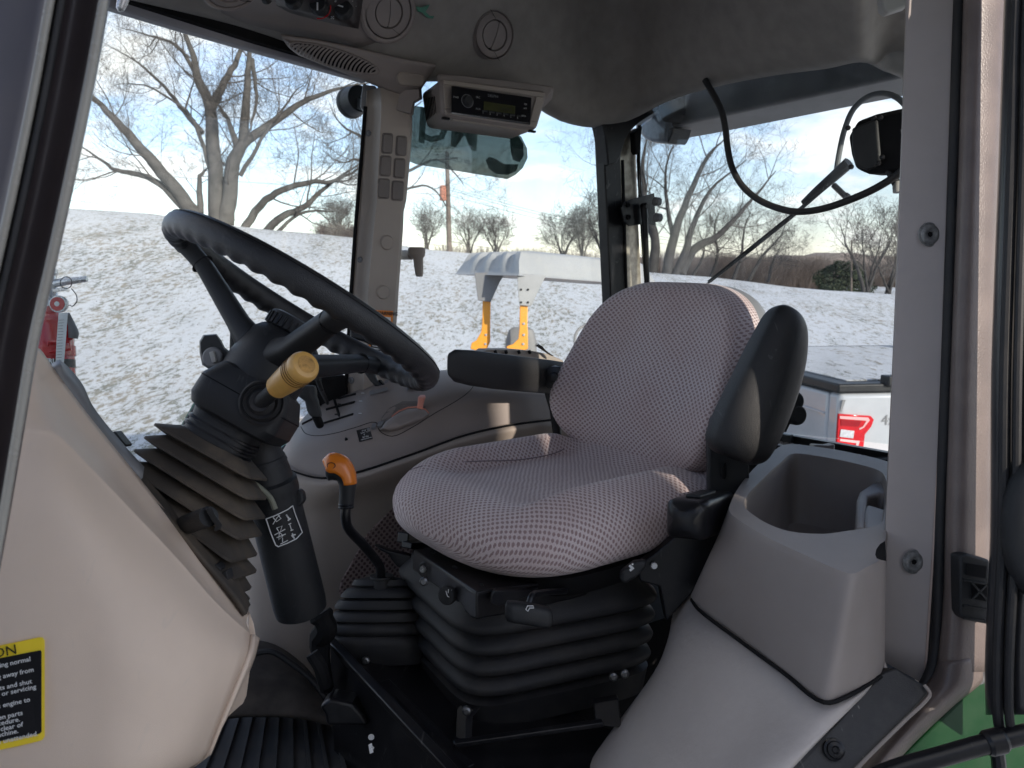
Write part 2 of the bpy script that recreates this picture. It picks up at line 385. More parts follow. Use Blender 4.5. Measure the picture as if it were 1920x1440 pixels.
M['rubber'] = mat('black_rubber', (0.018, 0.018, 0.020), 0.55, var=0.2, bump=0.3, bs=700, dust=0.30, dcol=(0.07, 0.06, 0.05), ds=18, spec=.4)
M['dustyrubber'] = mat('dusty_rubber', (0.055, 0.045, 0.036), 0.7, var=0.3, bump=0.3, bs=500, dust=1.0, dcol=(0.15, 0.115, 0.08), ds=12)
M['metalblack'] = mat('black_painted_metal', (0.008, 0.008, 0.010), 0.30, var=0.2, spec=.35, dust=0.22, dcol=(0.06, 0.056, 0.053), ds=22, scr=0.15, bump=0.15, bs=300)
M['dullblack'] = mat('dull_black', (0.006, 0.006, 0.007), 0.75, var=0.2, spec=.2, dust=0.2, dcol=(0.035, 0.032, 0.03))
M['doorpaint'] = mat('brown_grey_painted_post', (0.155, 0.122, 0.110), 0.34, var=0.15, vs=14, bump=0.55, bs=420, dust=0.2, dcol=(0.25, 0.2, 0.17), spec=0.5)
M['chrome'] = mat('bright_metal', (0.62, 0.62, 0.63), 0.25, metal=0.7, var=0.15, dust=0.3, dcol=(0.2, 0.19, 0.18), ds=60)
M['zinc'] = mat('zinc_screw', (0.17, 0.175, 0.18), 0.35, metal=0.8, var=0.3, vs=200, dust=0.3, dcol=(0.25, 0.22, 0.2), ds=90)
M['mustard'] = mat('mustard_knob', (0.62, 0.35, 0.09), 0.34, var=0.12, vs=25, dust=0.35, dcol=(0.33, 0.20, 0.07), ds=45, coat=0.2)
M['orange'] = mat('orange_plastic', (0.80, 0.22, 0.02), 0.25, var=0.05, coat=0.3)
M['red_tab'] = mat('pale_red_plastic', (0.75, 0.30, 0.22), 0.4, var=0.06)
M['grey'] = mat('grey_plastic', (0.20, 0.20, 0.205), 0.5, var=0.06)
M['lightgrey'] = mat('light_grey_plastic', (0.40, 0.39, 0.37), 0.5, var=0.06, dust=0.2)
M['white'] = mat('white_print', (0.75, 0.75, 0.74), 0.5, var=0.04)
M['decalblack'] = mat('decal_black', (0.012, 0.012, 0.014), 0.35, var=0.05)
M['decalyellow'] = mat('decal_yellow', (0.95, 0.70, 0.04), 0.4, var=0.05)
M['decalorange'] = mat('decal_orange', (0.85, 0.25, 0.03), 0.4, var=0.05)
M['screen'] = mat('radio_display', (0.05, 0.052, 0.018), 0.2, var=0.03)
M['screenink'] = mat('display_digits', (0.012, 0.012, 0.005), 0.3, var=0.0)
M['gloss'] = mat('gloss_black', (0.008, 0.008, 0.010), 0.12, var=0.1)
M['green'] = mat('green_body_paint', (0.005, 0.048, 0.013), 0.30, var=0.15, dust=0.18, dcol=(0.10, 0.13, 0.09), ds=10, coat=0.3)
M['palegreen'] = mat('weathered_green_paint', (0.06, 0.22, 0.15), 0.35, var=0.1, dust=0.3)
M['tape'] = mat('green_tape', (0.01, 0.16, 0.09), 0.3, var=0.1)
M['fabric'] = fabric('seat_fabric', (0.66, 0.565, 0.56), (0.34, 0.24, 0.235), (0.58, 0.455, 0.44))
M['fabric2'] = fabric('panel_fabric', (0.36, 0.27, 0.25), (0.12, 0.075, 0.07), (0.30, 0.22, 0.20), 0.0125, 0.0075)
M['glass'] = glass('cab_glass'); M['rearglass'] = glass('rear_glass', (0.90, 0.93, 0.94), 0.24)
M['mat'] = mat('ribbed_floor_mat', (0.035, 0.036, 0.040), 0.6, var=0.3, dust=0.55, dcol=(0.10, 0.09, 0.08), ds=20)

M['groove'] = mat('dark_groove', (.12, .065, .02), .8, var=.3)  # dark brown for the rings around the knob
M['worn'] = mat('worn_knob_end', (.55, .30, .08), .6, var=.3, vs=60, dust=1.0, dcol=(.13, .075, .03), ds=110)

# ================================================================ OUTSIDE
def ground_material():
    m = bpy.data.materials.new('thin_snow_on_grass'); m.use_nodes = True; nt = m.node_tree; b = nt.nodes['Principled BSDF']; L = nt.links.new
    b.inputs['Roughness'].default_value = 0.9; b.inputs['Specular IOR Level'].default_value = 0.2
    g_ = nn(nt, 'ShaderNodeNewGeometry'); mpp = nn(nt, 'ShaderNodeMapping'); mpp.inputs['Scale'].default_value = (1, .36, .36); L(g_.outputs['Position'], mpp.inputs[0])
    class G: outputs = {'Position': mpp.outputs[0]}
    g = G
    def noise(s, det, ro=0.6, dist=0.0, sc=None):
        n = nn(nt, 'ShaderNodeTexNoise'); n.inputs['Scale'].default_value = s; n.inputs['Detail'].default_value = det
        n.inputs['Roughness'].default_value = ro; n.inputs['Distortion'].default_value = dist
        if sc:
            mp = nn(nt, 'ShaderNodeMapping'); mp.inputs['Scale'].default_value = sc; L(g.outputs['Position'], mp.inputs[0]); L(mp.outputs[0], n.inputs['Vector'])
        else: L(g.outputs['Position'], n.inputs['Vector'])
        return n.outputs['Fac']
    def mrange(v, a, b2, c=0, d=1):
        r = nn(nt, 'ShaderNodeMapRange'); r.interpolation_type = 'SMOOTHSTEP'
        for k, q in zip(('From Min', 'From Max', 'To Min', 'To Max'), (a, b2, c, d)): r.inputs[k].default_value = q
        L(v, r.inputs['Value']); return r.outputs[0]
    fine = noise(10, 7, 0.85, 0.2); big = noise(0.22, 4); mid = noise(1.1, 5)
    a = nn(nt, 'ShaderNodeMath', operation='MULTIPLY_ADD'); a.inputs[1].default_value = 0.16; L(mid, a.inputs[0]); L(fine, a.inputs[2])
    a2 = nn(nt, 'ShaderNodeMath', operation='MULTIPLY_ADD'); a2.inputs[1].default_value = 0.20; L(big, a2.inputs[0]); L(a.outputs[0], a2.inputs[2])
    cov = mrange(a2.outputs[0], 0.695, 0.75, 0, .82)
    gc = nn(nt, 'ShaderNodeMix', data_type='RGBA'); gc.inputs['A'].default_value = (0.15, 0.15, 0.10, 1); gc.inputs['B'].default_value = (0.30, 0.25, 0.17, 1)
    L(mrange(noise(3.0, 5), 0.38, 0.62), gc.inputs['Factor'])
    mx = nn(nt, 'ShaderNodeMix', data_type='RGBA'); L(cov, mx.inputs['Factor']); L(gc.outputs['Result'], mx.inputs['B'])
    mx.inputs['A'].default_value = (0.68, 0.69, 0.71, 1)
    L(mx.outputs['Result'], b.inputs['Base Color'])
    bp = nn(nt, 'ShaderNodeBump'); bp.inputs['Strength'].default_value = 0.8; bp.inputs['Distance'].default_value = 0.05
    L(fine, bp.inputs['Height']); L(bp.outputs[0], b.inputs['Normal']); return m
M['ground'] = ground_material()
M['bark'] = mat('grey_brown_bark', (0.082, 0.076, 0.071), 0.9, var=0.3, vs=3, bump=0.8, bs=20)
M['twig'] = mat('twig_bark', (0.095, 0.084, 0.078), 0.9, var=0.2, vs=1)
M['brush'] = mat('brown_brush', (0.21, 0.168, 0.142), 0.95, var=0.3, vs=0.3)
M['ever'] = mat('evergreen_needles', (0.06, 0.075, 0.045), 0.9, var=0.35, vs=2)
M['wood'] = mat('weathered_pole_wood', (0.16, 0.13, 0.11), 0.9, var=0.25, vs=2)
M['canopy'] = mat('canopy_plastic', (0.36, 0.365, 0.37), 0.45, var=0.05, vs=3, dust=0.2, dcol=(0.5, 0.48, 0.42))
M['oranpaint'] = mat('orange_yellow_paint', (0.80, 0.33, 0.03), 0.4, var=0.08)
M['galv'] = mat('grey_steel_plate', (0.36, 0.36, 0.36), 0.5, metal=0.3, var=0.1)
M['truckwhite'] = mat('white_truck_paint', (0.46, 0.475, 0.50), 0.22, var=0.03, coat=0.6, dust=0.1, dcol=(0.5, 0.5, 0.5))
M['redlens'] = mat('red_lens', (0.55, 0.008, 0.015), 0.12, var=0.15, vs=40, coat=0.5)
M['pinklens'] = mat('pale_pink_lens', (0.75, 0.42, 0.42), 0.15, var=0.05, coat=0.5)
M['clearlens'] = mat('clear_lens', (0.55, 0.55, 0.58), 0.12, var=0.2, vs=60, coat=0.5)
M['redpaint'] = mat('red_enamel', (0.50, 0.012, 0.015), 0.22, var=0.1, coat=0.5)
M['tyre'] = mat('tyre_rubber', (0.02, 0.02, 0.02), 0.8, var=0.2)
M['transf'] = mat('rusty_transformer', (0.5, 0.20, 0.13), 0.6, var=0.2)

YC = 30.0
ridge_px = [(-900, 330), (-300, 345), (115, 387), (330, 408), (560, 436), (680, 450), (840, 470), (1140, 500), (1240, 513), (1500, 538), (1690, 556), (2300, 590), (3200, 600)]
ridge = []
for x, y in ridge_px:
    r = ray(x, y); k = YC / r.y; ridge.append((r.x * k, 2.2 + r.z * k))
def ridge_z(X):
    if X <= ridge[0][0]: return ridge[0][1]
    for (a, za), (b, zb) in zip(ridge, ridge[1:]):
        if X <= b: return za + (zb - za) * (X - a) / (b - a)
    return ridge[-1][1]
def gz(X, Y):
    rz = ridge_z(X * YC / max(Y, YC)); t = max(0, min(1, (Y - 6.5) / (YC - 6.5)))
    if Y <= YC: return rz * (t * t * (3 - 2 * t)) * 0.6 + rz * t * 0.4
    return rz - (Y - YC) * 0.035 * (1 if rz > 1 else 0.4) - 0.3 * min(1, (Y - YC) / 6)
xs = [-1500, -500, -150] + [-90 + 1.5 * i for i in range(121)] + [150, 500, 1500]; ys = [-1500, -300, -60, -20] + [-10 + 1.0 * i for i in range(44)] + [36, 40, 48, 60, 90, 150, 400, 1500]
V = []; Fs = []
for j, y in enumerate(ys):
    for i, x in enumerate(xs):
        z = gz(x, y) if y < 60 else gz(x, 60) * 0 - 0.6 if y > 60 else gz(x, 60)
        z += 0.05 * sin(x * 0.9 + 1.3 * sin(y * .7)) * (1 if 6 < y < 60 else 0)
        V.append(Vector((x, y, z)))
nx = len(xs)
for j in range(len(ys) - 1):
    for i in range(nx - 1): Fs.append((j * nx + i, j * nx + i + 1, (j + 1) * nx + i + 1, (j + 1) * nx + i))
o = obj('snowy_ground', (V, Fs), M['ground'], smooth=80); o['kind'] = 'structure'; o['label'] = 'thin snow over brown grass rising to a ridge behind the machines'

# far brushy hill line behind the ridge on the right
rn = random.Random(5)
V = []; Fs = []; n = 90
for i in range(n):
    x = -160 + i * 420 / (n - 1); h = 1.2 + 1.8 * rn.random() + .6 * sin(i * .13 + 1)
    V += [Vector((x, 170, -1.5)), Vector((x + rn.uniform(-1, 1), 176, h)), Vector((x, 200, h + .3)), Vector((x, 260, -1.5))]
for i in range(n - 1):
    for k in range(3): Fs.append((i * 4 + k, (i + 1) * 4 + k, (i + 1) * 4 + k + 1, i * 4 + k + 1))
o = obj('distant_hill', (V, Fs), M['brush'], smooth=60); o['kind'] = 'structure'

# ---------------------------------------------------------------- bare trees
class Acc:
    def __init__(s): s.V = []; s.F = []
    def add(s, sh):
        b = len(s.V); s.V += sh[0]; s.F += [tuple(i + b for i in f) for f in sh[1]]
def rv(rng, a=1.0): return Vector((rng.uniform(-a, a), rng.uniform(-a, a), rng.uniform(-a, a)))
def branch(acc, rng, p, d, L, r, lev, maxlev, up=0.12, twr=0.007):
    n = 6 if lev < 2 else (4 if lev < maxlev else 3)
    pts = [p]; q = p.copy(); dd = d.normalized()
    for i in range(n):
        dd = (dd + rv(rng, 0.22) + Vector((0, 0, up * (1 if lev < 3 else .3)))).normalized(); q = q + dd * (L / n); pts.append(q)
    rr = [max(twr, r * (1 - 0.72 * i / n)) for i in range(n + 1)]
    acc[min(lev, 2)].add(tube(pts, rr, 3 if lev >= 3 else (4 if lev == 2 else 5), caps=False))
    if lev < maxlev:
        spawn(acc, rng, pts, rr, L, lev + 1, maxlev, up, twr)
def spawn(acc, rng, pts, rr, L, lev, maxlev, up, twr, dens=1.0, t0=0.2):
    k = max(2, int((7 if lev <= 1 else 6 if lev == 2 else 5 if lev == 3 else 4) * dens))
    for i in range(k):
        t = t0 + (1 - t0) * (i + rng.random()) / k; f = t * (len(pts) - 1); j = min(int(f), len(pts) - 2)
        p = pts[j].lerp(pts[j + 1], f - j); tan = (pts[j + 1] - pts[j]).normalized()
        s = rv(rng).normalized(); s = (s - tan * s.dot(tan)).normalized()
        d = tan * rng.uniform(.35, .8) + s * rng.uniform(.6, 1.0)
        ll = L * rng.uniform(.42, .78) * (1.12 - .40 * t); rad = max(twr, min(rr[j] * .42, ll * .013))
        branch(acc, rng, p, d, ll, rad, lev, maxlev, up, twr)
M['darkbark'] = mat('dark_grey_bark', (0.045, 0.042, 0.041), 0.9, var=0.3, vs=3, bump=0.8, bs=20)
def tree(name, label, limbs, d, seed, maxlev=4, bark='bark', group='bare winter trees on the ridge', base=None, dens=1.0, twr=0.0042, cat='tree', L0=4.0, up=.12, gp=None, t0=.2):
    """limbs: [([(px,py),..], r0)] traced limbs in 3-D around depth d; each carries spreading branches"""
    rng = random.Random(seed); acc = [Acc(), Acc(), Acc()]; tr = Acc(); b0 = None
    for li, (pp, r0) in enumerate(limbs):
        off = rng.uniform(-.04, .04); pts = []
        for i, (x, y) in enumerate(pp):
            pts.append(P(x, y, d * (1 + off * i / len(pp))))
        if b0 is None: b0 = pts[0].copy()
        pts[0] = pts[0] - Vector((0, 0, .25 if li < 3 else 0))
        sm = cr(pts, 4); nn_ = len(sm)
        sm = [q + rv(rng, .03) for q in sm]
        rr = [max(twr, r0 * (1 - .93 * (i / (nn_ - 1)) ** 1.15)) for i in range(nn_)]
        tr.add(tube(sm, rr, 7, caps=False))
        L = sum((a - b).length for a, b in zip(sm, sm[1:]))
        spawn(acc, rng, sm, rr, min(L, L0), 1, maxlev, up, twr, dens * max(1, L / L0 * .7), t0)
    t = thing(name, label, cat, b0, group)
    obj('trunk', (tr.V, tr.F), M[bark], t, smooth=60)
    cr_a = Acc()
    for a in acc: cr_a.add((a.V, a.F))
    c = obj('crown', (cr_a.V, cr_a.F), M['twig'], t, smooth=60)
    return t
big = [
 ([(420, 424), (428, 380), (440, 300), (455, 268), (462, 180), (468, 95), (470, 20)], .36),
 ([(408, 420), (405, 340), (398, 250), (395, 200), (372, 150), (364, 110), (345, 55), (340, 0)], .33),
 ([(382, 412), (340, 368), (290, 308), (240, 250), (200, 208), (165, 168), (120, 90)], .30),
 ([(345, 390), (300, 345), (250, 325), (210, 315), (175, 290), (130, 262)], .15),
 ([(452, 275), (500, 237), (545, 207), (590, 180), (650, 163), (720, 150)], .19),
 ([(397, 205), (415, 165), (440, 120), (460, 70), (480, 0)], .19),
 ([(448, 285), (432, 235), (412, 200), (398, 180)], .13),
 ([(375, 400), (376, 330), (392, 312)], .14),
 ([(372, 145), (330, 85), (280, 66), (215, 48)], .09),
 ([(380, 250), (345, 210), (310, 165), (258, 118), (200, 84)], .11),
 ([(472, 110), (480, 180), (470, 240), (460, 262)], .09),
 ([(395, 320), (370, 240), (340, 200), (270, 160), (215, 158)], .09),
 ([(450, 330), (490, 262), (540, 190), (575, 150)], .09),
]
tree('bare_tree', 'large bare many trunked tree on the ridge seen over the steering wheel', big, 30.5, 11, 4, dens=1.0, twr=.0036)
low = [([(452, 426), (490, 385), (530, 356), (580, 342), (620, 340), (672, 318), (740, 300)], .17),
       ([(492, 428), (530, 405), (572, 388), (602, 360), (640, 330), (700, 290)], .17),
       ([(520, 425), (560, 402), (610, 395), (660, 402)], .08)]
tree('bare_tree', 'low bare tree with limbs leaning right, behind the left side of the cab pillar', low, 30.5, 21, 4, dens=.9, twr=.0036)
pil = [([(716, 462), (716, 380), (712, 300), (740, 240), (790, 190)], .22), ([(716, 330), (770, 318), (820, 300), (858, 330), (872, 350)], .09),
       ([(716, 300), (680, 260), (640, 235), (615, 190)], .10), ([(714, 380), (770, 352), (810, 352), (835, 385), (845, 420)], .07), ([(714, 340), (670, 300), (640, 305), (600, 280)], .08)]
tree('bare_tree', 'bare tree whose trunk hides behind the padded cab pillar', pil, 36, 31, 4, dens=.7)
rt = [([(1222, 512), (1228, 450), (1212, 390), (1205, 300), (1215, 250)], .30), ([(1248, 514), (1262, 450), (1290, 370), (1330, 290), (1360, 260)], .30),
      ([(1262, 514), (1285, 470), (1300, 420), (1330, 360), (1400, 300)], .26), ([(1275, 515), (1300, 470), (1345, 442), (1400, 385), (1455, 320)], .30),
      ([(1228, 450), (1195, 390), (1160, 330), (1130, 300)], .16), ([(1262, 450), (1250, 380), (1250, 310), (1270, 255)], .14)]
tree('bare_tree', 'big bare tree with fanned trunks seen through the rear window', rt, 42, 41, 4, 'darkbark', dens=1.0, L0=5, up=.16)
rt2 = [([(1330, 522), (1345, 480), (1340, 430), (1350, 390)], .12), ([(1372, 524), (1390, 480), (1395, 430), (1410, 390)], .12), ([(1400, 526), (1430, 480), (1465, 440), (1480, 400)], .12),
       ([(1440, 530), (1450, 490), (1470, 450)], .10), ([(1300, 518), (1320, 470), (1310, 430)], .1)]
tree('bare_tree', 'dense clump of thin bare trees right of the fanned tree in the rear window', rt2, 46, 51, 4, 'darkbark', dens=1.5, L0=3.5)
for i, (bx, by, h, lab, sd, dd) in enumerate([
        (1092, 492, 75, 'small rounded bare tree just left of the black rear pillar', 61, 52), (1055, 488, 60, 'small bare tree above the white canopy roof', 62, 55),
        (880, 478, 60, 'small pale bare tree right of the utility pole', 63, 60), (930, 482, 55, 'small bare tree above the left end of the white canopy', 64, 60),
        (800, 470, 55, 'small bare tree left of the utility pole', 65, 60), (640, 448, 45, 'low reddish bare bush against the cab pillar on the ridge', 66, 50),
        (1625, 548, 130, 'tall thin bare tree beside the post at the right of the rear window', 67, 40), (1665, 552, 110, 'bare tree at the right edge of the rear window', 68, 42),
        (1135, 498, 110, 'bare tree behind the black rear pillar', 69, 48)]):
    rg = random.Random(sd); L = []
    for k in range(5):
        a = rg.uniform(-.5, .5); L.append(([(bx + k * 2 - 4, by), (bx + a * h * .3, by - h * .35), (bx + a * h * .7, by - h * .7), (bx + a * h * .9, by - h)], .07 + .04 * (k == 0)))
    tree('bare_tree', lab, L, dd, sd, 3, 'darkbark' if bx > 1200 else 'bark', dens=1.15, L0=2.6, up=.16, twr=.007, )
# brush line along the ridge / horizon
def brush(name, label, spec, seed):
    rg = random.Random(seed); A = Acc()
    for (x0, x1, y0, d, n, h) in spec:
        for i in range(n):
            x = rg.uniform(x0, x1); b = P(x, y0 + (x - x0) * 0.05, d * rg.uniform(.97, 1.1)); b.z -= .3
            for k in range(5):
                dr = Vector((rg.uniform(-.5, .5), rg.uniform(-.3, .3), 1)).normalized(); q = b + dr * h * rg.uniform(.4, 1.0) * .5; e = q + (dr + rv(rg, .5)).normalized() * h * .5
                A.add(tube([b, q, e], [.02, .014, .008], 3, caps=False))
    o = obj(name, (A.V, A.F), M['brush'], smooth=0); o['kind'] = 'stuff'; o['label'] = label
brush('brush', 'brown leafless brush along the right of the ridge', [(1190, 1330, 520, 60, 300, 1.8), (1330, 1560, 530, 52, 500, 2.6), (1480, 1720, 545, 60, 700, 3.0), (1200, 1700, 520, 75, 900, 3.2), (600, 690, 450, 48, 160, 1.5), (820, 1150, 480, 70, 200, 1.6)], 9)
# evergreen bush
rg = random.Random(3); A = Acc()
for i in range(5200):
    a = rg.uniform(0, 2 * pi); k = rg.random() ** .5; hh = rg.random()
    c = P(1578, 545, 44) + Vector((cos(a) * k * 1.6 * (1 - hh ** 3 * .7) + .25 * sin(hh * 9 + a * 2), sin(a) * k * 1.4 * (1 - hh ** 3 * .7), hh * 1.9 - .3))
    e = rv(rg).normalized(); u, v = basis(e); s = .06
    b = len(A.V); A.V += [c - u * s, c + u * s, c + v * s * 2.2]; A.F.append((b, b + 1, b + 2))
t = thing('evergreen_bush', 'dark evergreen bush behind the thin post, right side of the rear window', 'bush', P(1578, 548, 44))
obj('foliage', (A.V, A.F), M['ever'], t, smooth=0); obj('stem', tube([P(1578, 552, 44), P(1578, 520, 44)], [.09, .03], 6), M['bark'], t)
# post
b = P(1597, 552, 40)
tag(obj('fence_post', tube([b - Zv * .3, P(1597, 450, 40)], .045, 8), M['wood']), 'thin upright post standing on the ridge before the evergreen bush', 'post')
# utility pole with transformer and wires
b = P(843, 478, 48); topp = P(838, 285, 48)
t = thing('utility_pole', 'wooden utility pole with a rusty transformer, seen below the window sticker', 'utility pole', b)
obj('pole', tube([b - Zv * .5, topp], [.17, .12], 10), M['wood'], t)
tc_ = P(834, 348, 47.7) - RT * .12
obj('transformer', lathe(tc_, Vector((0, 0, -1)), [(-.02, .05), (0, .17), (.1, .20), (.85, .20), (.9, .15)], 16), M['transf'], t)
obj('crossarm', bar(P(820, 300, 47.9), P(858, 296, 47.9), .06, .05), M['wood'], t)
A = Acc()
for (y0, y1, y2) in ((352, 405, 460), (366, 418, 470), (356, 410, 463)):
    A.add(tube(cr([P(842, y0, 47.8), P(1000, y1 - 10, 47), P(1150, y1 + 22, 46), P(1500, y2 + 30, 45)], 6), .012, 4))
obj('power_line', (A.V, A.F), M['decalblack'], t)
A = Acc()
for (pts) in ([(60, 368), (330, 398), (600, 434), (842, 462)], [(-50, 300), (300, 330), (620, 352), (842, 366)], [(842, 452), (1000, 478), (1150, 490)]):
    A.add(tube(cr([P(x, y, 47) for x, y in pts], 6), .013, 4))
obj('power_line', (A.V, A.F), M['decalblack'], t)

# ---------------------------------------------------------------- utility vehicle with white canopy
def on_d(pp, d): return [P(x, y, d) for x, y in pp]
t = thing('canopy_tractor', 'small tractor under a white ribbed canopy with orange posts, beyond the side window', 'tractor', Vector((P(1010, 700, 6.6).x, P(1010, 700, 6.6).y, 0)))
A0 = P(973, 514, 6.0); B0 = P(1232, 534, 7.0); D0 = P(855, 512, 6.9); C0 = B0 + (D0 - A0)
ex = (B0 - A0); ey = (D0 - A0); upv = Zv
def can_pt(u, v, h):
    return A0 + ex * u + ey * v + upv * h
rows = []
NU, NV = 26, 26
outl = []
for i in range(NV): outl.append((0, i / NV, 'f'))
for i in range(NU): outl.append((i / NU, 1, 's'))
for i in range(NV): outl.append((1, 1 - i / NV, 'f'))
for i in range(NU): outl.append((1 - i / NU, 0, 's'))
for k, (ins, h) in enumerate([(-.012, -.012), (0, 0), (.004, .012), (.03, .08), (.055, .145), (.075, .165), (.2, .185), (.49, .2)]):
    r = []
    for u, v, sd_ in outl:
        uu = .5 + (u - .5) * (1 - 2 * ins); vv = .5 + (v - .5) * (1 - 2 * ins * 1.35)
        dh = 0
        if .004 < ins < .45: dh = .018 * (1 if (int(v * 8.0 + .25) % 2 == 0) else 0) if sd_ == 'f' or ins > .05 else 0
        if sd_ == 'f' and .012 < h < .17: uu += (.012 if int(v * 8.0 + .25) % 2 == 0 else -.004) * (-1 if u < .5 else 1)
        r.append(can_pt(uu, vv, h + dh))
    rows.append(r)
obj('canopy', loft(rows, caps=False), M['canopy'], t, smooth=40)
obj('canopy_underside', prism([can_pt(.03, .03, -.01), can_pt(.97, .03, -.01), can_pt(.97, .97, -.01), can_pt(.03, .97, -.01)], Zv * .01), M['galv'], t)
for (pts, d, brk) in (
    ([(905, 512), (921, 512), (920, 560), (919, 608), (919, 640), (912, 655), (896, 658), (882, 654), (884, 643), (893, 638), (902, 622), (904, 605), (905, 560)], 6.45, [(890, 511), (948, 511), (937, 528), (920, 566), (896, 563), (893, 540)]),
    ([(975, 560), (990, 560), (989, 610), (990, 622), (990, 654), (975, 660), (950, 656), (950, 649), (962, 645), (972, 635), (974, 615)], 6.05, [(970, 513), (1024, 516), (1014, 535), (996, 574), (974, 572), (971, 540)])):
    po = obj('canopy_post', prism(on_d(pts, d), FW * .06), M['oranpaint'], t, bevel=.006)
    cx = sum(p[0] for p in pts[3:8]) / 5
    bo = [(pts[3][0] - 8, 607), (pts[3][0] - 8, 628), (pts[3][0] - 9, 645)]
    bolts = [lathe(P(x, y, d) - FW * .001, -FW, [(0, .011), (.008, .010), (.009, .004)], 8) for x, y in bo]
    for b_ in (bolts if d < 6.2 else bolts[1:]): obj('bolt', b_, M['galv'], po)
    pl = obj('bracket', prism(on_d(brk, d - .03), FW * (.03 if d > 6.2 else .02)), M['galv'] if d < 6.2 else M['grey'], t, bevel=.003)
    if d < 6.2:
        for x, y in ((977, 543), (990, 543), (977, 567), (990, 567)):
            obj('bolt', lathe(P(x, y, d - .031), -FW, [(0, .009), (.01, .008)], 8), M['dullblack'], pl)
    # lower leg of the roll bar, down to the axle
    q = P(pts[6][0] + 10, 656, d + .03); obj('roll_bar_leg', bar(q, Vector((q.x, q.y, .75)), .05, .03, up=RT), M['oranpaint'], t)
sc_ = P(977, 640, 6.35)
obj('seat', loft([se(sc_ - Zv * .2, RT * .13, FW * .05, 3), se(sc_, RT * .125, FW * .05, 3), se(sc_ + Zv * .09, RT * .10, FW * .045, 2.6), se(sc_ + Zv * .115, RT * .06, FW * .03, 2.4)]), M['grey'], t)
wc = P(1100, 640, 6.6)
obj('steering_wheel', tube([wc + (RT * cos(a) * .10 + (Zv * .8 + RT * .0 + FW * .4) * sin(a) * .17) for a in [2 * pi * i / 28 for i in range(29)]], .012, 8), M['grey'], t)
obj('steering_post', tube([wc, wc + RT * .25 - Zv * .6], .03, 8), M['black'], t)
bc = Vector((t.location.x + .5, t.location.y + .25, .95))
e1 = Vector((ex.x, ex.y, 0)).normalized(); e2 = Vector((-e1.y, e1.x, 0))
obj('hood', [box(bc + e1 * .55 + Zv * .05, e1 * .55, e2 * .3, Zv * .22), box(bc - e1 * .35 - Zv * .1, e1 * .45, e2 * .5, Zv * .12)], M['oranpaint'], t, bevel=.05)
for s, q in ((-.35, .62), (-.35, -.62), (.85, .55), (.85, -.55)):
    r = .5 if s < 0 else .33
    wl = obj('wheel', lathe(Vector((bc.x, bc.y, r)) + e1 * s + e2 * q - e2 * .11, e2, [(0, r * .6), (0, r * .95), (.04, r), (.18, r), (.22, r * .95), (.22, r * .6)], 28), M['tyre'], t)
    obj('rim', lathe(Vector((bc.x, bc.y, r)) + e1 * s + e2 * q - e2 * .08, e2, [(0, .05), (0, r * .6), (.16, r * .6), (.16, .05)], 20), M['oranpaint'], wl)

# ---------------------------------------------------------------- white pickup behind the rear window
q0 = P(1572, 790, 4.7); q0 = Vector((q0.x, q0.y, 0))
ts = Vector((.97, .10, 0)).normalized(); tg = Vector((-.22, .975, 0)).normalized()   # along the side, along the tailgate
t = thing('pickup_truck', 'white pickup truck parked behind the tractor, red tail light in the rear window', 'truck', q0)
def T(a, b, z): return q0 + ts * a + tg * b + Zv * z
zt = 2.2 + 4.7 * ((720 - 743) / F * cos(PITCH) - sin(PITCH)) + .02
obj('side_panel', prism([T(.0, 0, .55), T(.0, 0, zt), T(1.75, 0, zt), T(1.75, 0, .55), T(1.35, 0, .55), T(1.25, 0, .85), T(1.0, 0, .98), T(.75, 0, .85), T(.65, 0, .55)], tg * .12), M['truckwhite'], t, bevel=.03)
obj('side_panel', prism([T(.0, 1.88, .55), T(.0, 1.88, zt), T(1.75, 1.88, zt), T(1.75, 1.88, .55)], tg * .12), M['truckwhite'], t, bevel=.03)
tgate = obj('tailgate', prism([T(-.01, .10, .62), T(-.01, .10, zt - .01), T(-.01, 1.90, zt - .01), T(-.01, 1.90, .62)], ts * .08), M['truckwhite'], t, bevel=.02)
obj('crease', box(T(-.016, 1.0, zt - .14), tg * .88, ts * .006, Zv * .006), M['truckwhite'], tgate, bevel=.004)
obj('handle', box(T(-.02, 1.0, zt - .1), tg * .12, ts * .012, Zv * .035), M['black'], tgate, bevel=.01)
obj('bumper', prism([T(-.16, 0, .42), T(-.16, 0, .60), T(-.16, 2.0, .60), T(-.16, 2.0, .42)], ts * .16), M['chrome'], t, bevel=.03)
obj('bed_cover', prism([T(-.02, -.01, zt + .003), T(1.76, -.01, zt + .003), T(1.76, 2.01, zt + .003), T(-.02, 2.01, zt + .003)], Zv * .055), M['black'], t, bevel=.012)
obj('cover_snow', prism([T(.10, .10, zt + .059), T(1.70, .10, zt + .059), T(1.70, 1.9, zt + .059), T(.10, 1.9, zt + .059)], Zv * .006), M['ground'], t)
obj('rail_cap', box(T(.32, .0, zt + .075), ts * .05, tg * .04, Zv * .03), M['black'], t, bevel=.008)
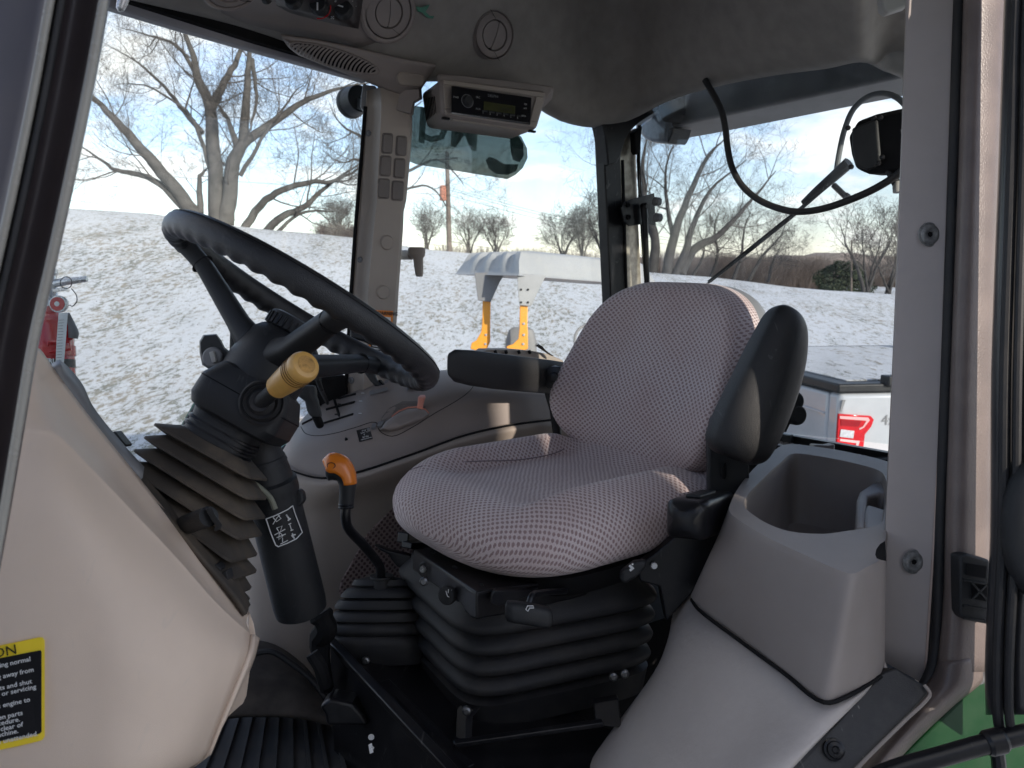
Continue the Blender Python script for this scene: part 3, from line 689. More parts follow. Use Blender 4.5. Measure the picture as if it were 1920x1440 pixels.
# tail light: wraps the corner; traced on the side plane
def TS(x, y, off=-.012): return onplane(x, y, q0 + tg * off, Vector((-ts.y, ts.x, 0)))
def zone(pp, th=.01, off=-.012): return prism([TS(x, y, off) for x, y in pp], -Vector((-ts.y, ts.x, 0)) * -th)
lt = obj('tail_light', zone([(1573, 776), (1633, 780), (1639, 787), (1634, 800), (1622, 815), (1619, 843), (1569, 835)], .02, -.02), M['redlens'], t, bevel=.003)
obj('reversing_lens', zone([(1577, 805), (1602, 808), (1600, 822), (1575, 819)], .004, -.026), M['clearlens'], lt)
obj('light_strip', [zone([(1575, 780), (1628, 783), (1631, 788), (1620, 802), (1612, 806), (1611, 803), (1618, 800), (1625, 789), (1575, 785)], .003, -.025),
                    zone([(1576, 823), (1612, 827), (1608, 842), (1603, 841), (1606, 831), (1575, 827)], .003, -.025)], M['pinklens'], lt)
obj('lens_panel', zone([(1577, 787), (1615, 790), (1610, 800), (1577, 798)], .003, -.0245), mat('dark_red_lens', (0.30, 0.004, 0.01), .15, coat=.4), lt)
obj('fuel_filler_clip', zone([(1580, 750), (1586, 750), (1578, 772), (1575, 772)], .006, -.01), M['grey'], t)
text('lettering', '4x4', TS(1652, 797, -.004), ts, Zv, .09, M['grey'], t)
cabp = [T(1.80, 0, .5), T(1.80, 0, zt), T(2.0, .1, 1.9), T(3.3, .1, 1.9), T(3.9, 0, zt), T(5.3, 0, zt - .1), T(5.5, 0, .9), T(5.5, 0, .5)]
obj('cab_body', prism(cabp, tg * 2.0), M['truckwhite'], t, bevel=.05)
obj('side_window', prism([T(2.05, -.005, zt + .05), T(2.12, -.005, 1.82), T(3.25, -.005, 1.82), T(3.7, -.005, zt + .05)], tg * .01), M['gloss'], t)
for a, b_ in ((1.0, .02), (1.0, 1.75), (4.6, .02), (4.6, 1.75)):
    wl = obj('wheel', lathe(T(a, b_, .38), tg, [(0, .25), (0, .37), (.03, .385), (.2, .385), (.23, .37), (.23, .25)], 28), M['tyre'], t)
    obj('rim', lathe(T(a, b_ + .02, .38), tg, [(0, .05), (0, .25), (.18, .25), (.18, .05)], 20), M['chrome'], wl)

# ---------------------------------------------------------------- fire extinguisher outside the windscreen
d = 1.9; ec = P(98, 640, d); ax = D(-.06, 1, 0.02).normalized()
t = thing('fire_extinguisher', 'red fire extinguisher with white paper tag outside the front glass', 'fire extinguisher', P(98, 700, d))
R_ = .047
bot = ec - ax * .30; obj('cylinder', lathe(bot, ax, [(0, .03), (.004, R_ - .004), (.02, R_), (.335, R_), (.352, R_ * .85), (.365, R_ * .55), (.37, .018), (.395, .018)], 32), M['redpaint'], t)
hd = bot + ax * .395
obj('valve', [lathe(hd - ax * .012, ax, [(0, .022), (.02, .022), (.03, .017), (.075, .016), (.08, .02), (.09, .02)], 20)], M['chrome'], t)
g = P(114, 571, d - .03)
ga = obj('pressure_gauge', lathe(g, -FW + RT * .15, [(0, .012), (.003, .0195), (.012, .0205), (.014, .018)], 24), M['chrome'], t)
obj('gauge_face', lathe(g - FW * .0145, -FW + RT * .15, [(0, .0165), (.0015, .016)], 20), M['redpaint'], ga)
obj('needle', lathe(g - FW * .0165, -FW + RT * .15, [(0, .006), (.001, .001)], 8), M['white'], ga)
obj('handle', [tube([P(85, 535, d), P(120, 528, d), P(163, 523, d)], [.010, .010, .007], 10), bar(P(84, 548, d), P(125, 541, d), .008, .004)], M['chrome'], t, bevel=.001)
obj('pin_ring', tube([P(124 + 11 * cos(a), 530 + 11 * sin(a), d - .025) for a in [2 * pi * i / 20 for i in range(21)]], .0012, 6), M['decalblack'], t)
obj('pin_cord', [tube(cr([P(134, 541, d - .02), P(143, 553, d - .02), P(144, 565, d - .02), P(136, 574, d - .02), P(130, 572, d - .02)], 4), .0012, 5)], M['decalblack'], t)
obj('hose_nozzle', tube([P(126, 588, d - .01), P(131, 605, d), P(137, 624, d), P(136, 634, d)], [.006, .010, .013, .012], 12, 3), M['grey'], t)
tg_ = [(110, 587), (127, 586), (123, 640), (119, 686), (104, 688), (106, 640)]
tt = obj('paper_tag', prism(on_d(tg_, d - .062), FW * .0008), M['white'], t, smooth=0)
lines = []
rg = random.Random(2)
for k in range(15):
    y = 600 + k * 5.4; x = 109 - (k * .25)
    lines.append(prism(on_d([(x, y), (x + rg.uniform(8, 12), y - .6), (x + 10, y + .2), (x, y + .9)], d - .0632), FW * .0003))
obj('print', lines, M['grey'], tt, smooth=0)
obj('bracket_strap', [lathe(ec - ax * .025 - ax * .012, ax, [(0, R_ + .001), (0, R_ + .003), (.024, R_ + .003), (.024, R_ + .001)], 28, caps=False),
                      tube([P(90, 648, d - .05), P(92, 640, d - .055), P(130, 641, d - .05), P(133, 655, d - .045), P(92, 660, d - .055)], .0028, 8)], M['redpaint'], t)
lb = obj('label_band', lathe(ec - ax * .066, ax, [(0, R_ + .0006), (.02, R_ + .0006)], 28, caps=False), M['decalblack'], t)
text('lettering', 'INSTRU', P(64, 681, d - .0515), RT, UP, .016, M['white'], lb, bold=.0004)
obj('mount', [bar(bot + RT * -.02 + FW * .06, ec + FW * .06 + ax * .05, .02, .006), bar(bot + FW * .06, bot + FW * .06 - Zv * .8, .02, .008, up=RT)], M['metalblack'], t)

# ---------------------------------------------------------------- unseen metal clad shed added behind the photographer, sized to shade the tractor
M['siding'] = mat('pale_metal_siding', (.66, .63, .57), .45, metal=.0, var=.06, vs=2)
shed = thing('added_metal_shed', 'pale corrugated metal shed standing behind the camera', 'shed', Vector((-4, -4.3, 0)))
SX1 = 4.025; prof = []
nb = 60
for i in range(nb + 1):
    x = -3.5 + (SX1 + 3.5) * i / nb
    prof.append(Vector((x, -4.0 - (.03 if i % 2 else 0), 0)))
V = prof + [p + Zv * 5.6 for p in prof]; n_ = len(prof)
obj('wall', (V, [(i, i + 1, n_ + i + 1, n_ + i) for i in range(n_ - 1)]), M['siding'], shed, smooth=0, solid=.01, soff=1)
obj('wall', box(Vector(((SX1 - 3.5) / 2, -8.0, 2.79)), RT * ((SX1 + 3.5) / 2 - .02), Vector((0, 3.9, 0)), Zv * 2.79), M['siding'], shed)
obj('roof', prism([Vector((-3.6, -3.95, 5.601)), Vector((SX1, -3.95, 5.601)), Vector((SX1, -12, 5.601)), Vector((-3.6, -12, 5.601))], Zv * .1), M['grey'], shed)

# ================================================================ TRACTOR CAB
from mathutils.bvhtree import BVHTree
def surf(sh):
    bv = BVHTree.FromPolygons(sh[0], sh[1])
    def h(x, y, off=0.0):
        r = ray(x, y).normalized(); q = bv.ray_cast(CAM, r)
        if q[0] is None and off is not None and getattr(h, 'alt', None): q = (h.alt(x, y), None)
        if q[0] is None: q = (bv.find_nearest(CAM + r * 1.5)[0], None)
        return q[0] - r * off
    return h
def patch(h, pts, off=.001, th=.0012, sub=1):
    """a thin raised piece following a surface; pts in photo pixels"""
    pp = []
    for i, (x, y) in enumerate(pts):
        x2, y2 = pts[(i + 1) % len(pts)]
        for k in range(sub): pp.append((x + (x2 - x) * k / sub, y + (y2 - y) * k / sub))
    top = [h(x, y, off) for x, y in pp]; r = ray(*pp[0]).normalized()
    return prism(top, r * th)
def ell(cx, cy, rx, ry, n=24, rot=0.0):
    return [(cx + rx * cos(a) * cos(rot) - ry * sin(a) * sin(rot), cy + rx * cos(a) * sin(rot) + ry * sin(a) * cos(rot)) for a in [2 * pi * i / n for i in range(n)]]
def rrect(x0, y0, x1, y1, r, skx=0.0, sky=0.0, n=4):
    o = []
    for cx, cy, a0 in ((x1 - r, y0 + r, -pi / 2), (x1 - r, y1 - r, 0), (x0 + r, y1 - r, pi / 2), (x0 + r, y0 + r, pi)):
        for k in range(n + 1):
            a = a0 + pi / 2 * k / n; x = cx + r * cos(a); y = cy + r * sin(a)
            o.append((x + (y - y0) * skx, y + (x - x0) * sky))
    return o

cab = thing('tractor_cab', 'grey tractor cab interior seen through its open side door', 'tractor cab', C(0.2, 0, -.9))

# ---- headliner
ex_ = [(120, -30), (240, 0), (440, 48), (560, 88), (715, 150), (815, 150), (940, 160), (1050, 224), (1132, 236), (1182, 222), (1250, 188), (1330, 163), (1450, 139), (1550, 126), (1612, 114), (1660, 132), (1720, 158), (1850, 170)]
rows = [[], [], [], [], [], [], []]
for x, y in ex_:
    p = RT_(x, y, -.58) if x < 1160 else RS(x, y, -.46)
    d = min(depth(p), 2.35)
    if x > 1650: d = 1.75
    r1 = [(y, d + .05), (y - 5, d), (y - 26, d - .035), (min(y - 62, 110), d - .08), (-20 if x < 1300 else min(-20, y - 130), d - .17), (-240, max(1.15, d - .42)), (-1300, .52)]
    for k, (yy, dd) in enumerate(r1): rows[k].append(P(x, yy if k else yy + 3, dd))
HL = grid(rows, 4, 5)
h_hl = surf(HL); h_hl.alt = lambda x, y: RT_(x, y, -.575)
obj('headliner', HL, M['headliner'], cab, smooth=80, solid=.012, soff=1)
# roof skin above the liner, so that the cab is closed
obj('roof_panel', prism([C(1.35, -.78, .84), C(1.35, .72, .90), C(-.72, .72, .90), C(-.85, -.78, .80)], Zv * .07), M['green'], cab, bevel=.03)
obj('roof_overhang', prism([RS(1190, 252, -.64), RS(1262, 238, -.64), RS(1705, 142, -.64), RS(1800, 120, -.64), RS(1800, 60, -.64), RS(1190, 150, -.64)], CF * -.20), mat('roof_overhang_grey', (.16, .16, .165), .5, var=.25, vs=6, dust=.4, dcol=(.28, .28, .28)), cab, bevel=.01)

obj('roof_side_panel', prism([C(1.35, .70, .52), C(-.72, .70, .52), C(-.72, .70, .90), C(1.35, .70, .84)], CL * .02), M['green'], cab)
# front header rail (steel) and the black gap above it
def two(fr, to, fn): return [fn(x, y) for x, y in fr], [fn(x, y) for x, y in to]
f6 = lambda x, y: RT_(x, y, -.62)
obj('door_header_rail', prism([f6(150, -6), f6(200, 12), f6(347, 56), f6(500, 100), f6(637, 138), f6(690, 153), f6(690, 128), f6(600, 112), f6(483, 78), f6(247, 3), f6(180, -20)], CL * -.03), M['greytrim'], cab, bevel=.003)
f60 = lambda x, y: RT_(x, y, -.60)
obj('header_seal', prism([f60(170, -25), f60(247, 4), f60(483, 79), f60(600, 113), f60(640, 126), f60(716, 152), f60(716, 130), f60(540, 72), f60(250, -20)], CL * -.02), M['dullblack'], cab)
obj('grab_mirror_tip', lathe(P(229, 5, 1.2), D(-.35, -1, 0), [(-.05, .008), (0, .008), (.010, .006), (.014, .002)], 14), M['chrome'], cab)

# plastic corner trim with speaker grille
ct = [[(528, 70), (600, 78), (700, 98), (760, 112), (818, 124)], [(540, 88), (610, 108), (700, 138), (752, 146), (808, 140)], [(560, 104), (620, 128), (690, 155), (740, 176), (778, 186)]]
ctd = [[1.70, 1.72, 1.76, 1.80, 1.84], [1.69, 1.71, 1.75, 1.79, 1.83], [1.74, 1.76, 1.80, 1.84, 1.86]]
CT = grid([[P(x, y, depth(RT_(x, y, -.58)) - (.085, .06, .03)[j]) for x, y in a] for j, a in enumerate(ct)], 4, 4)
h_ct = surf(CT)
trim = obj('corner_trim', CT, M['taupe'], cab, smooth=60, solid=.008, soff=1)
rot = math.atan2(52, 172)
g0 = [h_ct(x, y, .002) for x, y in ell(626, 109, 90, 19, 28, rot)]
gf = obj('speaker_grille', [loft([[h_ct(x, y, .001) for x, y in ell(626, 109, 90, 19, 32, rot)], [h_ct(x, y, .006) for x, y in ell(626, 109, 87, 17.5, 32, rot)],
                                  [h_ct(x, y, .004) for x, y in ell(626, 109, 82, 14.5, 32, rot)]], caps=False)], M['taupe'], cab)
def disc(h, pts, off):
    c_ = (sum(p[0] for p in pts) / len(pts), sum(p[1] for p in pts) / len(pts)); rr_ = [[h(c_[0] + (x - c_[0]) * k, c_[1] + (y - c_[1]) * k, off) for x, y in pts] for k in (.02, .35, .7, 1)]
    n = len(pts); return [p for r in rr_ for p in r], [(j * n + i, j * n + (i + 1) % n, (j + 1) * n + (i + 1) % n, (j + 1) * n + i) for j in range(3) for i in range(n)]
obj('grille_recess', disc(h_ct, ell(626, 109, 84, 16, 32, rot), .0015), M['dullblack'], gf, smooth=0)
for k in range(21):
    u = -1 + 2 * (k + .7) / 21.6; hx = 82 * u; hy = 15.5 * sqrt(max(0, 1 - u * u))
    pts = []
    for v in (-1, -.35, .35, 1):
        lx = hx + 4 * (v * .9) ** 2 - 5 * v; ly = hy * v
        pts.append(h_ct(626 + lx * cos(rot) - ly * sin(rot), 109 + lx * sin(rot) + ly * cos(rot), .0045))
    if hy > 3: obj('slat', tube(cr(pts, 3), .0024, 5), M['taupe'], gf)
db = obj('dome_switch', loft([[h_ct(x, y, .0) for x, y in rrect(743, 134, 797, 160, 11, 0, .09)], [h_ct(x, y, .006) for x, y in rrect(746, 136, 794, 158, 10, 0, .09)], [h_ct(x, y, .003) for x, y in rrect(755, 142, 786, 153, 5, 0, .09)]]), M['taupe2'], cab)

# climate control panel with knobs and round vents on the liner
def seat_on(h, x, y, rad, dep=0.0):
    c = h(x, y, dep); a = h(x + 6, y); b = h(x, y - 6); n = (a - h(x, y)).cross(b - h(x, y)).normalized()
    if n.dot(CAM - c) < 0: n = -n
    return c, n
def gp(h, top, bot, off, n=4):
    return [[h(x0 + (x1 - x0) * k / n, y0 + (y1 - y0) * k / n, off if 0 < k < n else off - .001) for (x0, y0), (x1, y1) in zip(top, bot)] for k in range(n + 1)]
bz = obj('control_panel_bezel', grid(gp(h_hl, [(395, -70), (440, -70), (500, -70), (560, -70), (620, -70), (680, -70), (742, -70)], [(415, 24), (455, 42), (500, 54), (560, 68), (620, 80), (680, 88), (735, 62)], .008), 3, 2), M['taupe'], cab, smooth=70, solid=.008, soff=1)
cp = obj('control_panel', grid(gp(h_hl, [(474, -60), (520, -60), (560, -60), (600, -60), (650, -60), (690, -60)], [(479, 9), (520, 18), (560, 29), (600, 39), (640, 48), (672, 54)], .014), 2, 2), mat('control_panel_dark', (0.05, 0.042, 0.042), .35), cab, smooth=70, solid=.004, soff=1)
for (x, y, r, a) in ((500, -2, 10, None), (551, 2, 16, None), (599, 12, 17, 1.5), (645, 20, 17, .25)):
    c, n = seat_on(h_hl, x, y, r, .015); s = r / F * depth(c)
    k = obj('knob', lathe(c, -FW, [(0, s * 1.05), (.004, s), (.014, s * .92), (.016, s * .8)], 28), M['black'], cp)
    if a is not None:
        dd = RT * cos(a + pi) * .9 - UP * sin(a) * .9 if a < 1 else -UP
        q = c - FW * .0165
        if a < 1: obj('pointer', bar(q - RT * s * .7 + UP * s * .25, q + RT * s * .1, s * .07, .0006, up=FW), M['white'], k)
        else: obj('pointer', bar(q, q - UP * s * .85, s * .08, .0006, up=FW), M['white'], k)
fan = []
for a in range(4):
    a0 = a * pi / 2 + .4; c = h_hl(623, 33, .0165)
    fan.append(prism([c, c + (RT * cos(a0) + UP * sin(a0)) * .0042, c + (RT * cos(a0 + .7) + UP * sin(a0 + .7)) * .0042], FW * .0003))
obj('fan_symbol', fan, M['white'], cp, smooth=0)
for k in range(5):
    a = radians(20 + k * 28); obj('dial_mark', lathe(h_hl(645 + 24 * cos(a), 20 - 24 * sin(a), .0165), -FW, [(0, .0012 + .0003 * k), (.0004, .001)], 8), M['lightgrey'], cp)
obj('dial_mark', [prism([h_hl(599 + 20 * cos(a), 14 + 20 * sin(a), .0165), h_hl(599 + 22 * cos(a), 14 + 22 * sin(a), .0165), h_hl(599 + 22 * cos(a + .2), 14 + 22 * sin(a + .2), .0165), h_hl(599 + 20 * cos(a + .2), 14 + 20 * sin(a + .2), .0165)], FW * .0003) for a in [-.2 + .2 * i for i in range(10)]], M['redlens'], cp, smooth=0)

def vent(x, y, ro, ri, rl, tilt, lift=.0, ring=None, label=None):
    c, n0 = seat_on(h_hl, x, y, ro, lift)
    s = depth(c) / F; ro *= s; ri *= s; rl *= s
    n = (n0 * .8 - FW * .2).normalized()
    v = obj('air_vent', [lathe(c - n * .02, n, [(0, ro), (.018, ro), (.026, ro * .965), (.029, (ro + ri) / 2), (.028, ri * 1.03), (.020, ri)], 44, caps=False)], M['taupe'], cab)
    obj('vent_disc', lathe(c - n * .02, n, [(.016, ri * .985), (.027, ri * .97), (.030, ri * .85), (.030, rl * 1.06), (.020, rl)], 44, caps=False), M['taupe'], v)
    obj('vent_well', lathe(c - n * .02, n, [(.015, ri), (.0155, ri * .5)], 32), M['dullblack'], v)
    u = RT * cos(tilt) + UP * sin(tilt); u = (u - n * u.dot(n)).normalized(); w_ = n.cross(u)
    for sgn in (-1, 1):
        pts = [c + n * (.010 - .0015) + (u * cos(a) * sgn + w_ * sin(a)) * rl * .955 for a in [-pi / 2 * .93 + pi * .93 * k / 16 for k in range(17)]]
        bow = [c + n * .0095 + u * (rl * (.10 * (1 - k * k)) + sgn * rl * .022) + w_ * k * rl * .93 for k in (.9, .45, 0, -.45, -.9)]
        obj('vane', prism(pts + bow, -n * .004), M['taupe'], v, smooth=25)
    for sgn in (-1, 1):
        obj('disc_seam', bar(c + n * .0102 + w_ * sgn * rl * 1.02 + u * rl * .35 * -sgn, c + n * .0102 + w_ * sgn * rl * .95 * 1.5 + u * rl * .5 * -sgn + u * rl * -.5 * sgn, .0004, .0004, up=n), M['dullblack'], v)
    return v
vent(726, 22, 58, 46, 27, radians(-12), .008)
vent(924, 66, 44, 40, 26, radians(-20), .004)
vent(430, -24, 56, 44, 27, radians(-10), .008)
obj('green_tape_scrap', patch(h_hl, [(780, 12), (790, 14), (806, 8), (803, 14), (798, 22), (806, 30), (814, 30), (812, 35), (800, 33), (792, 24), (783, 22)], .010, .003), M['tape'], cab, smooth=0)
obj('visor_clip', prism([P(x, y, 1.35) for x, y in [(1652, -10), (1655, 15), (1664, 24), (1700, 12), (1720, -10)]], FW * .02), M['lightgrey'], cab, bevel=.004)

# ---- radio pod
def bil(c4, u, v, off=0.0):
    a = c4[0].lerp(c4[1], u); b = c4[3].lerp(c4[2], u); n = (c4[1] - c4[0]).cross(c4[3] - c4[0]).normalized()
    if n.dot(CAM - c4[0]) < 0: n = -n
    return a.lerp(b, v) + n * off
FTL, FTR, FBR, FBL = P(823, 146, 1.74), P(1028, 172, 1.87), P(1007, 245, 1.87), P(828, 218, 1.74)
BTL, BTR, BBR, BBL = P(789, 172, 1.94), P(990, 178, 2.06), P(960, 262, 2.06), P(799, 241, 1.94)
V = [FTL, FTR, FBR, FBL, BTL, BTR, BBR, BBL]
pod = obj('radio_housing', (V, [(0, 1, 2, 3), (7, 6, 5, 4), (0, 3, 7, 4), (1, 5, 6, 2), (3, 2, 6, 7), (0, 4, 5, 1)]), M['taupe'], cab, bevel=.014, bseg=4)
obj('housing_flange', prism([P(816, 136, 1.80), P(900, 144, 1.82), P(1040, 160, 1.90), P(1036, 172, 1.90), P(1018, 190, 1.9), P(900, 172, 1.84), P(822, 160, 1.80)], D(0, .0, .06)), M['taupe'], pod, bevel=.008)
FR4 = [FTL, FTR, FBR, FBL]
# raised frame around the radio
rim = []
for (u0, v0, u1, v1) in ((.03, .05, .97, .17), (.03, .80, .97, .94), (.03, .17, .11, .80), (.89, .17, .97, .80)):
    rim.append(prism([bil(FR4, a, b, .004) for a, b in ((u0, v0), (u1, v0), (u1, v1), (u0, v1))], (FTL - BTL).normalized() * -.01))
obj('front_frame', rim, M['taupe2'], pod, bevel=.002)
for k in range(8):
    u = .12 + .085 * k; a = FTL.lerp(BTL, 1 - u) ; b = FBL.lerp(BBL, 1 - u)
    n = (b - a).cross(BTL - FTL).normalized(); n = n if n.dot(CAM - a) > 0 else -n
    obj('vent_slot', bar(a.lerp(b, .24 + .02 * k) + n * .001, a.lerp(b, .82) + n * .0005, .0012, .0008, up=n), M['dullblack'], pod)
for u in (.02, .93):
    obj('clip', box(FBL.lerp(FBR, u + .03) + (BBL - FBL) * .06 - Zv * .0015, (FBR - FBL).normalized() * .009, (BBL - FBL).normalized() * .007, Zv * .002), M['dullblack'], pod)
for k in range(3):
    obj('rib', bar(FBL.lerp(FBR, .12) + (BBL - FBL) * (.07 + .035 * k) - Zv * .001, FBL.lerp(FBR, .86) + (BBR - FBR) * (.07 + .035 * k) - Zv * .001, .0012, .001), M['taupe2'], pod)
rad = thing('radio', 'black car radio with small green display in the overhead housing', 'radio', bil(FR4, .5, .8))
RQ = [P(847, 161, 1.745), P(996, 183, 1.85), P(994, 231, 1.85), P(846, 210, 1.745)]
RQ = [q - ray(900, 190).normalized() * .012 for q in RQ]
obj('faceplate', prism(RQ, FW * .012), M['gloss'], rad, bevel=.001)
def rq(u0, v0, u1, v1, off=.0012): return prism([bil(RQ, a, b, off) for a, b in ((u0, v0), (u1, v0), (u1, v1), (u0, v1))], FW * .001)
dp = obj('display', rq(.39, .42, .79, .74), M['screen'], rad)
xr = (RQ[1] - RQ[0]).normalized(); yr = (RQ[0] - RQ[3]).normalized()
text('clock_digits', '2:45PM', bil(RQ, .56, .70, .003), xr, yr, .0125, M['screenink'], dp)
nr_ = (RQ[1] - RQ[0]).cross(RQ[3] - RQ[0]).normalized(); nr_ = nr_ if nr_.dot(CAM - RQ[0]) > 0 else -nr_
kb = obj('volume_knob', lathe(bil(RQ, .19, .50, .001), nr_, [(0, .0125), (.006, .0115), (.008, .0095), (.010, .009)], 28), M['black'], rad)
obj('knob_ring', lathe(bil(RQ, .19, .50, .0012), nr_, [(0, .0150), (.001, .0146), (.001, .0138), (0, .0134)], 28, caps=False), M['grey'], rad)
text('lettering', 'DELPHI', bil(RQ, .435, .22, .002), xr, yr, .0085, M['grey'], rad)
for i in range(6): text('preset_label', str(i + 1), bil(RQ, .375 + .088 * i, .90, .002), xr, yr, .0065, M['lightgrey'], rad)
for (s, u, v) in (('PWR', .02, .46), ('SRC', .29, .34), ('AUX', .29, .78), ('FM', .90, .34), ('AM', .895, .50), ('SEEK', .87, .80)):
    text('button_label', s, bil(RQ, u, v, .002), xr, yr, .0062, M['lightgrey'], rad)
obj('button_row', [rq(.37 + .088 * i, .76, .44 + .088 * i, .82, .0015) for i in range(6)], M['black'], rad)

# ---- right pillar trim
f55 = lambda x, y: RT_(x, y, -.55); f62 = lambda x, y: RT_(x, y, -.615)
PL = []
for (y, xl, xc, xr_) in ((165, 690, 711, 774), (205, 687, 711, 772), (247, 684, 709, 772), (300, 680, 706, 768), (345, 677, 704, 764), (378, 675, 703, 761), (400, 673, 700, 756), (430, 670, 697, 755), (500, 665, 690, 750), (555, 661, 686, 746), (578, 660, 687, 745), (590, 659, 684, 744), (617, 657, 684, 742), (675, 653, 680, 736), (735, 650, 676, 730), (800, 646, 672, 726)):
    yy = y
    PL.append([f62(xl - 1, yy + 4), f62(xl, yy + 4), RT_((xl + xc) / 2, yy + 2, -.600), RT_(xc - 2, yy, -.575), f55(xc + 4, yy), f55((xc + xr_) / 2, yy), f55(xr_ - 5, yy), RT_(xr_, yy, -.56), RT_(xr_ + 1, yy - 3, -.60)])
PG_ = grid(PL, 1, 1); h_p = surf(PG_)
pil_ = obj('pillar_trim', PG_, M['taupe2'], cab, smooth=32, solid=.004, soff=1)
for x0, y0, x1, y1 in ((718, 250, 736, 287), (744, 255, 762, 291), (714, 292, 733, 329), (740, 297, 759, 333), (710, 335, 730, 371), (736, 339, 756, 375)):
    pp = rrect(x0, y0, x1, y1, 4, -.05, .05); q2 = rrect(x0 + 2, y0 + 2, x1 - 2, y1 - 2, 3, -.05, .05)
    pp3 = rrect(x0 - 1.5, y0 - 1.5, x1 + 1.5, y1 + 1.5, 5, -.05, .05)
    pd = obj('pad', loft([[h_p(x, y, .0002) for x, y in pp], [h_p(x, y, .004) for x, y in q2]]), M['pad'], pil_, smooth=50)
    obj('pad_groove', (lambda q: (q, [tuple(range(len(q)))]))([h_p(x, y, .0006) for x, y in pp3]), M['pad'], pil_, smooth=0)
for x, y, r in ((725, 455, 13), (718, 548, 12.5)):
    c = h_p(x, y); n = (CL * .97 - Zv * .05 + CF * .1).normalized(); s = r / F * depth(c)
    obj('round_plug', lathe(c, n, [(-.002, s * 1.08), (.001, s * 1.08), (.003, s), (.006, s * .9), (.0065, s * .6)], 28), M['taupe2'], pil_, smooth=40)
for x, y, r in ((691, 250, 5.5), (675, 487, 5.5), (658, 713, 6.5)):
    c = h_p(x, y); s = r / F * depth(c); n = (CL * .5 + CF * .85).normalized()
    k = obj('screw', lathe(c, n, [(-.002, s * 1.1), (.002, s * 1.05), (.004, s * .7), (.002, s * .3)], 18), M['grey'], pil_)
obj('pillar_seal', [tube([f62(x - 3, y) for x, y in ((688, 200), (680, 300), (670, 420), (661, 550), (651, 735))], .0045, 8)], M['dullblack'], cab)
hd_ = obj('door_handle', [tube([P(748, 478, 2.0), P(772, 478, 1.97)], .012, 14), loft([se(P(x, y, 1.96), RT * a, FW * .012 + UP * .001, 3, 20) for x, y, a in ((781, 464, .018), (781, 467, .0215), (781, 474, .022), (782, 480, .019))] +
     [se(P(x, y, 1.96), RT * a, FW * .010, 3, 20) for x, y, a in ((784, 484, .0125), (785, 500, .0115), (786, 515, .0095), (786, 518, .008))])], M['taupe2'], cab, smooth=40)
WQ = [h_p(697, 581, .0015), h_p(737, 583, .0015), h_p(733, 676, .0015), h_p(690, 668, .0015)]
wd = obj('warning_decal', prism([q for q in WQ], D(0, 0, .0005)), M['decalorange'], cab, smooth=0)
def wq(u0, v0, u1, v1, off=.0006): return prism([bil(WQ, a, b, off) for a, b in ((u0, v0), (u1, v0), (u1, v1), (u0, v1))], FW * .0003)
xw = (WQ[1] - WQ[0]).normalized(); yw = (WQ[0] - WQ[3]).normalized()
text('lettering', 'WARNING', bil(WQ, .21, .095, .0010), xw, yw, .0115, M['decalblack'], wd, bold=.0003)
obj('triangle', prism([bil(WQ, .06, .095, .001), bil(WQ, .18, .095, .001), bil(WQ, .12, .03, .001)], FW * .0003), M['decalblack'], wd, smooth=0)
obj('pictogram_field', wq(.10, .13, .90, .52), M['white'], wd, smooth=0)
obj('pictogram', [tube([bil(WQ, .52 + .16 * cos(a), .28 + .09 * sin(a), .0015) for a in [i * .3 - 1 for i in range(14)]], .0009, 5), tube([bil(WQ, .3, .22, .0015), bil(WQ, .5, .27, .0015), bil(WQ, .58, .36, .0015), bil(WQ, .8, .44, .0015)], .0012, 5)], M['decalblack'], wd)
obj('text_field', wq(.08, .55, .84, .97), M['decalblack'], wd, smooth=0)
obj('text_lines', [wq(.14, .60 + .05 * k, .5 + .28 * random.random(), .62 + .05 * k, .0009) for k in range(7)], M['white'], wd, smooth=0)
# pillar head: cover and side lamp
obj('pillar_cap', loft([[P(x, y, d) for x, y in pp] for pp, d in (([(712, 158), (745, 168), (785, 168), (786, 184), (775, 190), (770, 212), (750, 208), (722, 198), (712, 186)], 1.80), ([(708, 158), (745, 164), (790, 166), (790, 186), (778, 192), (774, 216), (752, 212), (718, 202), (708, 188)], 1.83), ([(708, 150), (745, 156), (790, 158), (792, 186), (778, 194), (775, 216), (752, 214), (718, 204), (708, 188)], 1.95))]), M['taupe'], cab, smooth=35)
obj('lamp_bracket', prism([P(x, y, 1.83) for x, y in [(680, 153), (688, 158), (706, 160), (704, 200), (690, 205), (674, 202), (676, 180)]], FW * .06), M['grey'], cab, bevel=.006)
wl_ = thing('work_lamp', 'round black work lamp mounted outside at the top of the side pillar', 'lamp', P(657, 200, 2.0))
ln = D(-.62, .05, .78).normalized(); lc = P(664, 190, 2.0)
obj('lamp_housing', lathe(lc - ln * .035, ln, [(0, .022), (.004, .033), (.03, .036), (.042, .037), (.045, .034)], 32), M['black'], wl_)
obj('lamp_rim', lathe(lc - ln * .01, ln, [(.018, .037), (.022, .039), (.032, .039), (.036, .035)], 32), M['black'], wl_)
obj('lamp_lens', lathe(lc - ln * .01, ln, [(.034, .037), (.042, .034), (.047, .020)], 32), M['gloss'], wl_)
obj('lamp_bolt', lathe(lc + D(.028, 0, -.03), D(.2, 0, -1), [(0, .006), (.004, .005)], 10), M['grey'], wl_)
obj('lamp_arm', bar(lc, P(690, 200, 1.95), .012, .012), M['black'], wl_)

